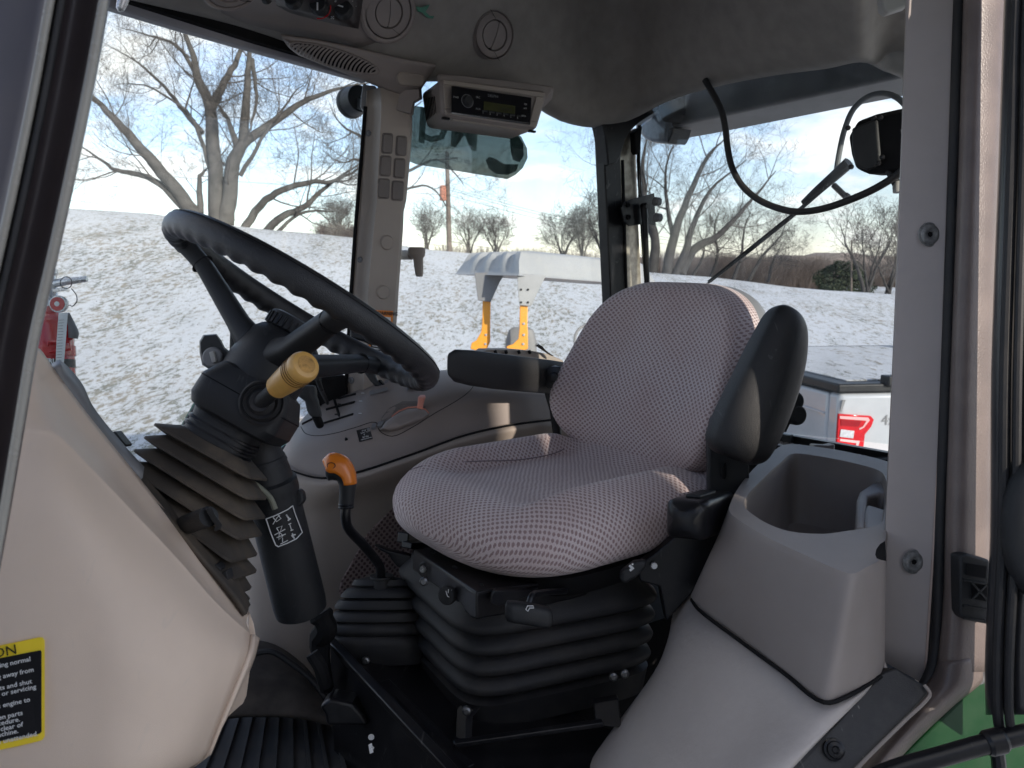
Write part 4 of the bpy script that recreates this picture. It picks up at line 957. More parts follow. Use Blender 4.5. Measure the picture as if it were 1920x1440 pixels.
# ---- rear right post with brace, silver strip, bracket and strut
tp = -.60
fC = lambda x, y: RT_(x, y, tp)
obj('rear_post', prism([fC(1130, 225), fC(1172, 225), fC(1164, 300), fC(1173, 545), fC(1182, 800), fC(1156, 800), fC(1145, 560)], CL * -.04), M['metalblack'], cab, bevel=.004)
fs_ = lambda x, y: RT_(x, y, tp - .012)
obj('post_strip', prism([fs_(1160, 255), fs_(1193, 240), fs_(1192, 300), fs_(1196, 400), fs_(1203, 560), fs_(1210, 800), fs_(1176, 800), fs_(1168, 540)], CL * -.03), mat('worn_galvanised_strip', (.36, .33, .27), .35, metal=.5, var=.25, vs=60, dust=.5, dcol=(.16, .14, .11), ds=50), cab)
obj('glass_seal', [tube([fC(1199, 235), fC(1197, 300), fC(1200, 366), fC(1206, 460), fC(1212, 540), fC(1222, 800)], .0055, 8), tube([fC(1167, 300), fC(1174, 545)], .005, 6)], M['dullblack'], cab)
fb = lambda x, y: RT_(x, y, tp + .015)
br = [(318, 290), (470, 245), (520, 170), (560, 140), (720, 90), (850, 70), (800, 110), (700, 190), (560, 280), (505, 330), (470, 390), (430, 510), (410, 545), (355, 565), (335, 370)]
obj('corner_brace', prism([fb(1040 + x / 3.512, 150 + y / 3.512) for x, y in br], CL * -.05), M['metalblack'], cab, bevel=.004)
obj('bolt', lathe(fb(1210, 192), CL, [(0, .006), (.004, .005)], 8), M['chrome'], cab)
obj('latch_tongue', prism([fC(1180, 250), fC(1196, 238), fC(1190, 285), fC(1186, 292), fC(1182, 285)], CL * .02), M['dullblack'], cab, bevel=.003)
ws = thing('window_stay', 'black gas strut with square bracket holding the rear window', 'gas strut', fb(1175, 424))
fk = lambda x, y: RT_(x, y, tp + .03)
bp_ = obj('bracket_plate', prism([fk(x, y) for x, y in [(1163, 390), (1168, 380), (1178, 375), (1225, 362), (1228, 423), (1206, 420), (1178, 424), (1168, 415)]], CL * .004), M['metalblack'], ws, bevel=.001)
for x, y in ((1175, 384), (1176, 407)): obj('plate_bolt', lathe(fk(x, y) + CL * .004, CL, [(0, .008), (.004, .007), (.004, .004), (.002, .003)], 14), M['dullblack'], bp_)
for x, y in ((1231, 378), (1233, 408)): obj('hinge_knob', lathe(RS(x, y, -.54), CF, [(-.01, .012), (.006, .013), (.01, .009)], 18), M['grey'], ws)
obj('strut', [tube([fk(1198, 389) + CL * .02, fk(1200, 410) + CL * .02], .010, 14), tube([fk(1200, 408) + CL * .02, fk(1209, 545) + CL * .01, fk(1216, 700)], .0085, 14)], M['metalblack'], ws)
obj('strut_joint', lathe(fk(1199, 388) + CL * .022, CL, [(-.01, .010), (.004, .011), (.01, .007)], 16), M['metalblack'], ws)
rr_ = thing('rear_lamp', 'clear grey reflector lamp under the rear roof corner', 'lamp', RS(1235, 250, -.66))
fr_ = lambda x, y: RS(1040 + x / 3.512, 150 + y / 3.512, -.62)
obj('lens', prism([fr_(*q) for q in [(560, 365), (556, 290), (600, 255), (700, 193), (742, 250), (745, 330), (738, 420), (640, 412), (590, 390)]], CF * -.07), M['clearlens'] if False else mat('dull_blue_grey_lens', (.25, .28, .32), .15, var=.2, vs=50, coat=.5), rr_, bevel=.012)
obj('lamp_shell', prism([fr_(*q) for q in [(742, 320), (782, 310), (770, 360), (752, 400), (738, 418)]], CF * -.08), M['black'], rr_, bevel=.004)
obj('mount', loft([se(fr_(775, y), (fr_(775 + w_, y) - fr_(775, y)), CF * .03, 3, 20) for y, w_ in ((100, 62), (180, 66), (230, 62), (262, 45), (280, 20))]), M['dullblack'], rr_)

# ---- window panes and side frame
pane = lambda pts, fn, th: prism([fn(x, y) for x, y in pts], th)
obj('side_window', pane([(700, 100), (1165, 150), (1190, 820), (640, 820)], lambda x, y: RT_(x, y, -.645), CL * .004), M['glass'], cab, smooth=0)
obj('door_window', pane([(40, -60), (695, 110), (655, 745), (250, 905), (60, 860)], lambda x, y: RT_(x, y, -.640), CL * .004), M['glass'], cab, smooth=0)
obj('rear_window', pane([(1196, 150), (1720, 60), (1690, 835), (1440, 808), (1210, 790)], lambda x, y: RS(x, y, -.56), CF * .004), M['rearglass'], cab, smooth=0)
# side window decal seen from behind
fd = lambda x, y: RT_(x, y, -.652)
def decalmat(name, col, a):
    m = bpy.data.materials.new(name); m.use_nodes = True; nt = m.node_tree; nt.nodes.clear(); L = nt.links.new
    o = nn(nt, 'ShaderNodeOutputMaterial'); mx = nn(nt, 'ShaderNodeMixShader'); t = nn(nt, 'ShaderNodeBsdfTransparent'); d_ = nn(nt, 'ShaderNodeBsdfDiffuse'); d_.inputs[0].default_value = (*col, 1)
    t.inputs[0].default_value = (.60, .65, .61, 1); n = nn(nt, 'ShaderNodeTexNoise'); n.inputs['Scale'].default_value = 20
    mr = nn(nt, 'ShaderNodeMapRange'); mr.inputs['To Min'].default_value = a - .06; mr.inputs['To Max'].default_value = a + .06; L(n.outputs['Fac'], mr.inputs['Value'])
    L(mr.outputs[0], mx.inputs[0]); L(t.outputs[0], mx.inputs[1]); L(d_.outputs[0], mx.inputs[2]); L(mx.outputs[0], o.inputs[0]); return m
wdg = obj('window_decal', prism([fd(x, y) for x, y in [(740, 195), (790, 200), (960, 245), (977, 256), (988, 278), (989, 296), (980, 315), (966, 328), (951, 336), (780, 308), (768, 303), (748, 296)]], CL * .0006), decalmat('green_window_film', (.15, .175, .16), .50), cab, smooth=0)
dk = decalmat('dark_green_film', (.05, .095, .09), .70)
fd2 = lambda x, y: RT_(x, y, -.6505)
xD = (fd2(860, 320) - fd2(780, 305)).normalized(); yD = (fd2(860, 200) - fd2(862, 300)).normalized()
text('lettering', 'MC', fd2(897, 283), xD, yD, .118, dk, wdg, mirror=True, bold=.002)
text('lettering', 'I', fd2(800, 268), xD, yD, .118, dk, wdg, mirror=True, bold=.003)
text('small_lettering', 'MI CONSERV', fd2(880, 308), xD, yD, .017, dk, wdg, mirror=True)
obj('emblem', [prism([fd2(x, y) for x, y in [(955, 255), (970, 252), (981, 270), (982, 292), (974, 304), (962, 300), (958, 285)]], CL * .0004),
               prism([fd2(x, y) for x, y in [(911, 300), (918, 294), (930, 298), (945, 308), (972, 308), (968, 320), (952, 328), (930, 326), (916, 316)]], CL * .0004)], dk, wdg, smooth=0)
# lower right door frame behind the wheel and outside bits
obj('door_sill_rail', prism([RT_(x, y, -.60) for x, y in [(585, 710), (652, 703), (655, 762), (600, 764), (575, 740)]], CL * -.05), M['dullblack'], cab, bevel=.008)
obj('door_lower_frame', tube(cr([RT_(x, y, -.60) for x, y in [(600, 712), (520, 705), (440, 712), (400, 725), (375, 760), (350, 800), (325, 850), (300, 900)]], 5), .010, 10), M['black'], cab)
obj('door_lower_seal', tube(cr([RT_(x, y, -.62) for x, y in [(420, 705), (392, 722), (365, 765), (340, 810), (310, 870)]], 5), .007, 8), M['palegreen'], cab)
obj('rear_fender', loft([[P(x, y, d) for x, y, d in r] for r in ([(455, 905, 2.2), (560, 800, 2.5), (600, 800, 2.6), (560, 980, 2.2), (470, 980, 2.0)], [(455, 925, 2.1), (560, 830, 2.4), (600, 830, 2.5), (560, 1000, 2.1), (470, 1000, 1.9)])]), M['palegreen'], cab)
obj('fender_seal', [bar(P(500, 903, 2.05), P(556, 845, 2.25), .012, .01), bar(P(515, 868, 2.05), P(545, 842, 2.2), .016, .012)], M['dullblack'], cab)
gs = obj('step_guard', [bar(P(488, 735, 2.3), P(484, 900, 2.3), .02, .012, up=FW), bar(P(508, 735, 2.3), P(506, 900, 2.3), .016, .012, up=FW), bar(P(560, 800, 2.3), P(480, 806, 2.3), .012, .01, up=FW)], M['metalblack'], cab)
obj('mirror_bracket', [bar(P(445, 600, 2.3), P(443, 670, 2.3), .016, .012, up=FW), tube([P(625, 688, 2.3), P(640, 690, 2.3), P(632, 700, 2.3)], .004, 6)], M['metalblack'], cab)
obj('hood_panel', prism([C(1.25, -.45, -.50), C(1.25, .25, -.50), C(2.6, .2, -.62), C(2.6, -.4, -.62)], Zv * -.5), M['green'], cab, bevel=.05)

# ---- right-hand console
T_ = RT_
rows = [
 [(522, 856, -.62), (545, 880, -.47), (605, 899, -.385), (662, 891, -.355), (773, 855, -.34), (873, 819, -.34), (960, 800, -.34), (1040, 790, -.34), (1130, 785, -.34)],
 [(536, 835, -.62), (549, 860, -.475), (605, 878, -.39), (664, 868, -.36), (774, 833, -.345), (874, 797, -.345), (960, 778, -.345), (1040, 768, -.345), (1130, 765, -.345)],
 [(545, 812, -.62), (556, 838, -.485), (606, 853, -.40), (665, 843, -.37), (775, 812, -.35), (875, 776, -.35), (960, 761, -.35), (1040, 752, -.35), (1130, 749, -.35)],
 [(556, 800, -.62), (570, 815, -.50), (612, 826, -.415), (668, 812, -.38), (777, 780, -.36), (855, 750, -.36), (935, 738, -.36), (1040, 741, -.36), (1130, 739, -.36)],
 [(570, 782, -.62), (590, 784, -.56), (642, 777, -.49), (682, 758, -.46), (770, 733, -.45), (842, 712, -.44), (920, 718, -.43), (1040, 732, -.43), (1130, 732, -.43)],
 [(592, 764, -.62), (622, 750, -.60), (692, 724, -.57), (732, 710, -.56), (792, 699, -.56), (850, 693, -.54), (930, 703, -.52), (1040, 722, -.51), (1130, 724, -.51)],
 [(592, 780, -.64), (622, 775, -.64), (692, 750, -.64), (732, 735, -.64), (792, 725, -.64), (850, 715, -.63), (930, 725, -.6), (1040, 735, -.6), (1130, 735, -.6)]]
CN = grid([[RT_(x, y, t) for x, y, t in r] for r in rows], 5, 4); h_c = surf(CN)
con = obj('side_console', CN, M['taupe'], cab, smooth=45, solid=.006, soff=1)
# seam of the lever plate
seam = [(564, 800), (572, 812), (590, 817), (625, 813), (665, 802), (705, 792), (712, 808), (735, 818), (775, 800), (815, 775), (850, 755), (875, 738), (888, 722), (884, 706), (868, 697)]
obj('plate_seam', tube([h_c(x, y, .0002) for x, y in [(a.x, a.y) for a in cr([Vector((x, y, 0)) for x, y in seam], 4)]], .0008, 6), M['dullblack'], con)
for (a, b, hole) in (((617, 752), (667, 739), (636, 748)), ((612, 768), (665, 754), (636, 758)), ((604, 795), (662, 777), (631, 777)), ((568, 795), (592, 783), None)):
    obj('lever_slot', tube([h_c(a[0] + (b[0] - a[0]) * k / 5, a[1] + (b[1] - a[1]) * k / 5, .0012) for k in range(6)], .0034, 6), M['dullblack'], con)
    if hole: obj('detent_hole', lathe(h_c(hole[0], hole[1], .001), Zv, [(0, .0045), (.0012, .004)], 10), M['dullblack'], con)
for x, y in ((680, 737), (676, 752), (675, 775)): obj('scale_mark', patch(h_c, [(x - 3, y - .7), (x + 3, y - .7), (x + 3, y + .7), (x - 3, y + .7)], .003, .0004), M['white'], con, smooth=0)
for pp in ([(691, 733), (726, 725), (728, 732), (693, 741)], [(763, 722), (795, 719), (797, 726), (764, 730)]):
    b_ = obj('rocker_button', patch(h_c, pp, .008, .008), M['grey'], con, bevel=.001)
for x in range(5): obj('vent_rib', bar(h_c(712 + x * 14, 716 - x * 2.4, .003), h_c(704 + x * 14, 708 - x * 2, .003), .004, .003), M['grey'], con)
obj('cup_insert', patch(h_c, [(795, 716), (802, 700), (810, 699), (809, 718)], .006, .006), M['black'], con)
obj('rear_switch_bar', [prism([RT_(x, y, -.57) for x, y in [(905, 663), (915, 656), (960, 655), (1005, 659), (1030, 664), (1058, 676), (1058, 690), (905, 680)]], CL * -.05)], M['taupe2'], cab, bevel=.006)
obj('switch_notch', [bar(RT_(x, 657, -.565), RT_(x + 2, 663, -.565), .003, .003) for x in (928, 948, 972, 992)], M['dullblack'], cab)
ky = obj('key_fob', loft([se(RT_(x, y, -.55), (D(.8, -.5, 0)).normalized() * a, CL * .008, 3, 20) for x, y, a in ((1012, 648, .006), (1014, 652, .014), (1020, 657, .020), (1026, 661, .018), (1030, 664, .010))]), M['black'], None)
tag(ky, 'black key fob standing on the console behind the far armrest', 'key')
WL[ky.name] = ky.location.copy()
obj('key_ring', tube([RT_(1007 + 3.5 * cos(a), 647 + 3 * sin(a), -.55) for a in [i * pi / 6 for i in range(13)]], .0009, 5), M['chrome'], ky)
# throttle cover with pale red tab
o1 = [(712, 806), (722, 792), (740, 778), (762, 768), (785, 765), (800, 770), (806, 777), (796, 786), (775, 796), (750, 805), (730, 810)]
cx_, cy_ = 758, 788
tc2 = obj('throttle_cover', loft([[h_c(x, y, 0) for x, y in o1], [h_c(cx_ + (x - cx_) * .97, cy_ + (y - cy_) * .97, .018) for x, y in o1], [h_c(cx_ + (x - cx_) * .86, cy_ + (y - cy_) * .84, .030) for x, y in o1], [h_c(cx_ + (x - cx_) * .5, cy_ + (y - cy_) * .5, .034) for x, y in o1]]), M['taupe'], con, smooth=50)
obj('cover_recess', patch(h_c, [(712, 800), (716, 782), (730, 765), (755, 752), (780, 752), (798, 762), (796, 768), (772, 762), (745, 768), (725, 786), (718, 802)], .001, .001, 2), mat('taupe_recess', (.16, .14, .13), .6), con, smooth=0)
obj('red_rim', tube([h_c(x, y, .013) for x, y in [(735, 781), (748, 771), (765, 764), (785, 763), (798, 768), (804, 775)]], .0016, 6), M['red_tab'], tc2)
thr = obj('throttle_tab', [loft([se(h_c(x, y, o_), RT * a, UP * .002 + FW * .006, 3, 16) for x, y, o_, a in ((787, 768, .005, .006), (788, 760, .02, .0065), (790, 750, .03, .0075), (791, 745, .034, .0085), (792, 742, .034, .006))])], M['red_tab'])
tag(thr, 'small pale red throttle tab on the side console', 'lever')
SQ = [h_c(668, 807, .004), h_c(693, 801, .004), h_c(699, 823, .004), h_c(674, 829, .004)]
sk = obj('stop_decal', prism(SQ, FW * .0006), M['decalblack'], con, smooth=0)
xs_ = (SQ[1] - SQ[0]).normalized(); ys_ = (SQ[0] - SQ[3]).normalized()
for s, u, v, z_ in (('STOP', .36, .22, .0040), ('SHIFT TO', .24, .38, .0038), ('P', .44, .57, .0050), ('BEFORE', .30, .74, .0038), ('DISMOUNTING', .13, .90, .0034)):
    text('lettering', s, bil(SQ, u, v, .0008), xs_, ys_, z_, M['white'], con if False else sk)

# lower light panel under the console, down to the floor
rows = [
 [(498, 852, -.62), (538, 870, -.49), (603, 888, -.40), (662, 880, -.37), (773, 844, -.355), (873, 808, -.355), (960, 789, -.355), (1040, 779, -.355), (1150, 776, -.355)],
 [(498, 864, -.60), (538, 888, -.445), (603, 905, -.360), (662, 896, -.328), (773, 860, -.312), (873, 824, -.312), (960, 805, -.312), (1040, 795, -.312), (1150, 792, -.312)],
 [(500, 885, -.62), (530, 905, -.45), (600, 922, -.365), (662, 910, -.335), (773, 875, -.32), (873, 842, -.32), (960, 822, -.32), (1040, 812, -.32), (1150, 808, -.32)],
 [(450, 950, -.62), (500, 960, -.48), (590, 965, -.40), (655, 950, -.38), (773, 915, -.36), (873, 880, -.36), (960, 860, -.36), (1040, 850, -.36), (1150, 845, -.36)],
 [(430, 1050, -.62), (480, 1060, -.49), (570, 1070, -.42), (640, 1070, -.40), (760, 1050, -.38), (873, 1000, -.38), (960, 980, -.38), (1040, 960, -.38), (1150, 950, -.38)],
 [(440, 1200, -.62), (470, 1220, -.47), (550, 1240, -.42), (640, 1230, -.40), (760, 1200, -.38), (873, 1150, -.38), (960, 1100, -.38), (1040, 1080, -.38), (1150, 1060, -.38)],
 [(420, 1330, -.62), (440, 1380, -.45), (540, 1400, -.40), (640, 1400, -.38), (760, 1350, -.36), (873, 1300, -.36), (960, 1250, -.36), (1040, 1230, -.36), (1150, 1200, -.36)]]
LP_ = grid([[RT_(x, y, t) for x, y, t in r] for r in rows], 5, 5); h_l = surf(LP_)
obj('panel_gap', tube(cr([RT_(*q) for q in [(515, 866, -.52), (538, 880, -.458), (603, 897, -.372), (662, 888, -.340), (773, 852, -.324), (873, 816, -.324), (960, 797, -.324), (1040, 787, -.324)]], 5), .0030, 6), M['dullblack'], cab)
obj('lower_side_panel', LP_, M['taupe2'], cab, smooth=60, solid=.006, soff=1)
def fabric_patch(name, pts, h, off=.002):
    pp = [h(x, y, off) for x, y in pts]; n = len(pp); a0 = pp[0]; u = CF; V = pp + [q + CL * -.006 for q in pp]
    UV = [((q - a0).dot(CF), (q - a0).z) for q in pp] * 2
    return obj(name, (V, [tuple(range(n - 1, -1, -1)), tuple(range(n, 2 * n))] + [(i, (i + 1) % n, n + (i + 1) % n, n + i) for i in range(n)], UV), M['fabric2'], cab, smooth=20, bevel=.002)
fabric_patch('fabric_insert', [(745, 945), (690, 1000), (640, 1090), (636, 1112), (642, 1120), (700, 1120), (780, 1110), (850, 1040), (840, 960), (800, 930)], h_l)
fabric_patch('fabric_insert', [(900, 846), (940, 838), (975, 831), (996, 829), (1002, 836), (998, 848), (985, 856), (960, 860), (930, 860)], h_l)

# ---- floor, tunnel, mat
fl = lambda x, y: RZ(x, y, -.90)
obj('cab_floor', prism([C(1.4, -.62, -.92), C(1.4, .62, -.92), C(-.6, .62, -.92), C(-.6, -.62, -.92)], Zv * -.05), M['dullblack'], cab)
mt = obj('floor_mat', prism([fl(150, 1700), fl(330, 1360), fl(420, 1325), fl(640, 1335), fl(760, 1460), fl(1100, 1700)], Zv * .006), M['mat'], cab)
for k in range(16):
    x0 = 200 + k * 38; x1 = 330 + k * 24
    a = fl(x1, 1342 + (k % 3)); b = fl(x0 + (x0 - 500) * .18, 1600)
    obj('mat_rib', bar(a + Zv * .010, b + Zv * .010, .0035, .004), M['mat'], mt)
tn = [[(400, 1290, 1.55), (440, 1215, 1.6), (500, 1212, 1.62), (560, 1250, 1.62), (610, 1310, 1.6), (650, 1345, 1.6)], [(380, 1330, 1.45), (430, 1290, 1.48), (500, 1285, 1.5), (560, 1300, 1.5), (620, 1340, 1.5), (660, 1362, 1.5)], [(360, 1370, 1.42), (430, 1348, 1.43), (500, 1345, 1.44), (560, 1348, 1.44), (620, 1362, 1.45), (670, 1380, 1.45)]]
obj('floor_tunnel', grid([[P(x, y, d) for x, y, d in r] for r in tn], 5, 5), mat('dusty_brown_carpet', (.045, .038, .033), .95, var=.35, vs=25, bump=.6, bs=900, dust=.4, dcol=(.11, .09, .075)), cab, smooth=80, solid=.01)
obj('tunnel_edge', tube(cr([P(x, y, 1.52) for x, y in [(476, 1225), (510, 1222), (548, 1245), (585, 1275), (612, 1310)]], 5), .006, 8), M['rubber'], cab)
obj('pedal_bracket', prism([P(x, y, 1.3) for x, y in [(598, 1325), (618, 1310), (660, 1320), (680, 1340), (690, 1362), (612, 1362), (608, 1340)]], FW * .05), M['metalblack'], cab, bevel=.006)

# ---- seat pedestal of black steel
ped = [P(600, 1190, 1.52), P(790, 1215, 1.62), P(1240, 1290, 1.5), P(1330, 1700, 1.0), P(1060, 1700, .95), P(820, 1400, 1.16)]
def bx8(pts_top, dz, m, name, **k): return obj(name, prism(pts_top, Zv * dz), m, cab, **k)
bx8([C(.50, -.27, -.70), C(.50, .10, -.70), C(-.10, .12, -.70), C(-.10, -.27, -.70)], -.22, M['dullblack'], 'pedestal_core')
A1, A2, A3 = P(618, 1200, 1.42), P(845, 1440, 1.10), P(990, 1600, .95)
obj('pedestal_rail', [prism([A1, A3, A3 - Zv * .30, A1 - Zv * .30], D(.004, 0, .004)), bar(A1, A3, .008, .006), bar(P(720, 1278, 1.36), P(880, 1440, 1.16), .010, .003), bar(P(726, 1282, 1.36) - Zv * .01, P(886, 1444, 1.16) - Zv * .01, .003, .01)], M['metalblack'], cab, bevel=.002)
obj('pedestal_plate', [prism([P(640, 1210, 1.46), P(790, 1225, 1.50), P(1230, 1400, 1.30), P(1060, 1600, 1.02), P(860, 1440, 1.14)], -Zv * .02)], M['metalblack'], cab, bevel=.003)
obj('cable_bracket', [prism([P(855, 1330, 1.27), P(862, 1322, 1.28), P(892, 1330, 1.27), P(875, 1348, 1.25), P(872, 1440, 1.2), P(852, 1440, 1.2)], D(.01, 0, .01)), prism([P(1113, 1318, 1.25), P(1160, 1310, 1.25), P(1165, 1365, 1.22), P(1118, 1360, 1.22)], D(0, 0, .02)), bar(P(850, 1395, 1.18), P(1130, 1355, 1.22), .006, .004)], M['metalblack'], cab, bevel=.002)
for x, y, d in ((686, 1238, 1.41), (1150, 1268, 1.30), (1171, 1263, 1.30), (875, 1332, 1.25), (795, 1090, 1.3)):
    obj('bolt', lathe(P(x, y, d), -FW, [(0, .008), (.005, .007), (.007, .004)], 8), M['zinc'], cab)
icq = P(694, 1378, 1.28)
obj('seat_position_decal', [bar(P(694, 1395, 1.24), P(697, 1412, 1.23), .003, .0004, up=FW), bar(P(696, 1405, 1.235), P(700, 1400, 1.235), .0025, .0004, up=FW), lathe(P(696, 1382, 1.24), -FW, [(0, .005), (.0004, .005)], 10)], M['white'], cab, smooth=0)
obj('wiring_boot', [tube(cr([P(x, y, d) for x, y, d in [(600, 1150, 1.35), (612, 1175, 1.35), (600, 1200, 1.38), (604, 1250, 1.38), (612, 1290, 1.4)]], 4), [.02, .022, .018, .018, .018, .02, .02, .02, .018, .018, .016, .015, .015, .014, .014, .013, .013], 10), tube(cr([P(585, 1225, 1.33), P(600, 1250, 1.33), P(612, 1285, 1.34)], 4), .012, 8)], M['dullblack'], cab)

# ---- left side: tan cowl with facets
rows = [
 [(40, 640, .90), (72, 652, .91), (100, 690, .93), (160, 770, .95), (255, 888, .97), (345, 1000, .98), (420, 1092, .99), (468, 1148, 1.0)],
 [(30, 660, .87), (60, 680, .88), (88, 722, .90), (140, 795, .915), (228, 900, .93), (318, 1008, .94), (400, 1108, .95), (462, 1166, .97)],
 'CREASE0',
 [(0, 800, .80), (50, 803, .81), (100, 812, .82), (165, 872, .84), (250, 960, .86), (335, 1050, .88), (405, 1130, .90), (470, 1190, .94)],
 [(-60, 900, .76), (20, 905, .77), (90, 918, .78), (160, 980, .79), (240, 1060, .81), (320, 1130, .83), (390, 1200, .85), (462, 1230, .90)],
 [(-80, 1100, .74), (20, 1110, .75), (90, 1120, .76), (160, 1160, .77), (235, 1210, .78), (310, 1250, .80), (380, 1285, .83), (438, 1290, .88)],
 [(-100, 1300, .73), (20, 1310, .74), (90, 1310, .75), (160, 1330, .76), (230, 1350, .77), (300, 1360, .79), (360, 1370, .82), (408, 1362, .87)],
 [(-100, 1500, .72), (0, 1500, .73), (80, 1490, .74), (150, 1480, .75), (215, 1470, .76), (275, 1455, .78), (325, 1442, .81), (388, 1412, .87)],
 [(-100, 1650, .74), (0, 1650, .75), (80, 1630, .76), (150, 1600, .77), (200, 1560, .79), (260, 1520, .82), (305, 1480, .86), (350, 1440, .94)]]
ci = rows.index('CREASE0'); rows.pop(ci)
mixr = lambda a, b, k: [tuple(p + (q - p) * k for p, q in zip(u, v)) for u, v in zip(a, b)]
rows = rows[:ci] + [mixr(rows[ci - 1], rows[ci], .90)] + [rows[ci]] + [mixr(rows[ci], rows[ci + 1], .09)] + rows[ci + 1:]
CW = grid([[P(*q) for q in r] for r in rows], 4, 4); h_w = surf(CW)
obj('cowl_panel', CW, M['cowl'], cab, smooth=50, solid=.008, soff=1)
obj('cowl_nose', loft([[P(x, y, d) for x, y, d in r] for r in (
    [(468, 1148, .99), (476, 1170, .99), (481, 1200, .99), (470, 1245, .985), (462, 1305, .985), (455, 1320, .985), (425, 1338, .98), (408, 1362, .96), (400, 1360, .95), (440, 1290, .95), (462, 1230, .95)],
    [(460, 1150, 1.10), (470, 1170, 1.10), (476, 1200, 1.10), (466, 1245, 1.10), (458, 1305, 1.10), (452, 1316, 1.10), (425, 1332, 1.10), (404, 1352, 1.10), (400, 1352, 1.10), (430, 1290, 1.10), (450, 1230, 1.10)])]), M['cowl'], cab, smooth=40, bevel=.004)
obj('cowl_end_face', grid([[P(388, 1412, .87), P(408, 1362, .87), P(438, 1290, .88), P(462, 1230, .90), P(470, 1190, .94)], [P(350, 1440, .94), P(408, 1364, .97), P(445, 1290, .99), P(470, 1235, .995), P(480, 1196, 1.0)]], 4, 3), M['cowl'], cab, smooth=60, solid=.005)
# grey upper trim of the dash and black bezel that follows the cowl edge
rows = [[(96, 682, .955), (108, 690, .97), (140, 725, .98), (160, 765, .98), (210, 830, .99), (262, 885, .99)], [(98, 690, .93), (102, 712, .935), (128, 752, .95), (158, 800, .96), (200, 850, .965), (258, 905, .975)]]
obj('dash_trim', grid([[P(*q) for q in r] for r in rows], 5, 2), M['grey'], cab, smooth=60, solid=.01)
rows = [[(166, 776, 1.03), (186, 800, 1.03), (213, 832, 1.03), (244, 867, 1.03), (272, 898, 1.03)], [(165, 790, 1.0), (180, 812, 1.0), (208, 842, 1.0), (240, 878, 1.0), (262, 910, 1.0)]]
obj('instrument_hood', grid([[P(*q) for q in r] for r in rows], 5, 2), M['dullblack'], cab, smooth=60, solid=.008)
obj('hood_tab', prism([P(x, y, 1.05) for x, y in [(206, 812), (214, 808), (236, 835), (232, 840), (222, 832)]], FW * .02), M['black'], cab, bevel=.002)
be = [(235, 862), (262, 892), (300, 940), (340, 988), (375, 1030), (410, 1070), (445, 1112), (466, 1145)]
bi = [(250, 868), (285, 905), (320, 945), (352, 985), (385, 1015), (425, 1060), (452, 1110), (466, 1140)]
obj('cowl_bezel', grid([[P(x - 3, y + 6, .97) for x, y in be], [P(x, y - 2, .985) for x, y in be], [P(x, y, 1.02) for x, y in bi], [P(x + 4, y - 6, 1.08) for x, y in bi]], 4, 3), M['dustyrubber'], cab, smooth=50, solid=.006)
obj('bezel_clip', [prism([P(x, y, .985) for x, y in [(395, 1062), (405, 1058), (414, 1068), (408, 1078)]], FW * .02), prism([P(x, y, .985) for x, y in [(412, 1076), (424, 1070), (428, 1088), (418, 1090)]], FW * .02)], M['rubber'], cab, bevel=.001)
# caution decal
DQ = [h_w(-190, 1210, .0015), h_w(84, 1193, .0015), h_w(84, 1386, .0015), h_w(-190, 1430, .0015)]
dq0 = P(-160, 1222, 0.75) ; n4 = (h_w(84, 1386) - h_w(20, 1200)).cross(h_w(84, 1193) - h_w(20, 1300)).normalized()
def dl(x, y, off): return h_w(x, y, off)
oy = [(-60, 1222), (-20, 1214), (30, 1204), (72, 1195), (80, 1195), (84, 1201), (84, 1380), (80, 1387), (72, 1390), (30, 1400), (-20, 1410), (-60, 1417)]
cdl = obj('caution_decal', patch(h_w, oy, .0022, .0008), M['decalyellow'], cab, smooth=0)
obj('black_field', patch(h_w, [(-55, 1246), (0, 1234), (76, 1219), (78, 1222), (78, 1372), (74, 1376), (0, 1390), (-55, 1400)], .0028, .0004), M['decalblack'], cdl, smooth=0)
def dtext(s, xr, y, size, m, off=.0036):
    org = dl(xr, y, off); xd = (dl(70, y - 15, off) - dl(10, y - 2, off)).normalized(); yd = (dl(40, y - 40, off) - dl(41, y, off))
    text('lettering', s, org, xd, yd, size, m, cdl, align='RIGHT', bold=.00008, ext=0.0)
dtext('CAUTION', 33, 1225, .0125, M['decalblack'])
for s, x, y in (('during normal', 58, 1239), ('moving away from', 64, 1259), ('parts and shut', 60, 1281), ('adjusting or servicing', 68, 1291), ('Requires engine to', 57, 1315), ('driven parts', 43, 1340), ('procedure.', 38, 1352), ('be clear of', 43, 1362), ('machine.', 35, 1374), ('leave machine unattended.', 72, 1379)):
    dtext(s, x, y, .0060, M['white'])

# ================================================================ STEERING COLUMN AND WHEEL
sn = D(.4819, .8597, .1695); sa = D(.8723, -.4889, 0); sb = D(.0829, .1478, -.9855)     # axis, across, towards the camera
sc0 = W((-.2954, .1100, 1.1299)); R_ = .2
def S(a, b, s): return sc0 + sa * a + sb * b - sn * s
sw = thing('steering_wheel', 'black three spoke steering wheel with finger grips on tilted column', 'steering wheel', S(0, 0, .05))
NV_ = 368; ns = 16; V = []; Fs = []
for i in range(NV_):
    a = 2 * pi * i / NV_; c = S(R_ * cos(a), R_ * sin(a), 0); rad = (c - sc0).normalized()
    for k in range(ns):
        t = 2 * pi * k / ns; rr = .0175 + (.0017 * (sin(a * 46) - .3) * max(0, cos(t - 4.3)) ** 1.5)
        V.append(c + rad * rr * cos(t) * .95 + sn * rr * sin(t) * 1.08)
for i in range(NV_):
    for k in range(ns):
        j = (i + 1) % NV_; l = (k + 1) % ns; Fs.append((i * ns + k, j * ns + k, j * ns + l, i * ns + l))
rim = obj('rim', (V, Fs), M['leather'], sw, smooth=80)
st = []
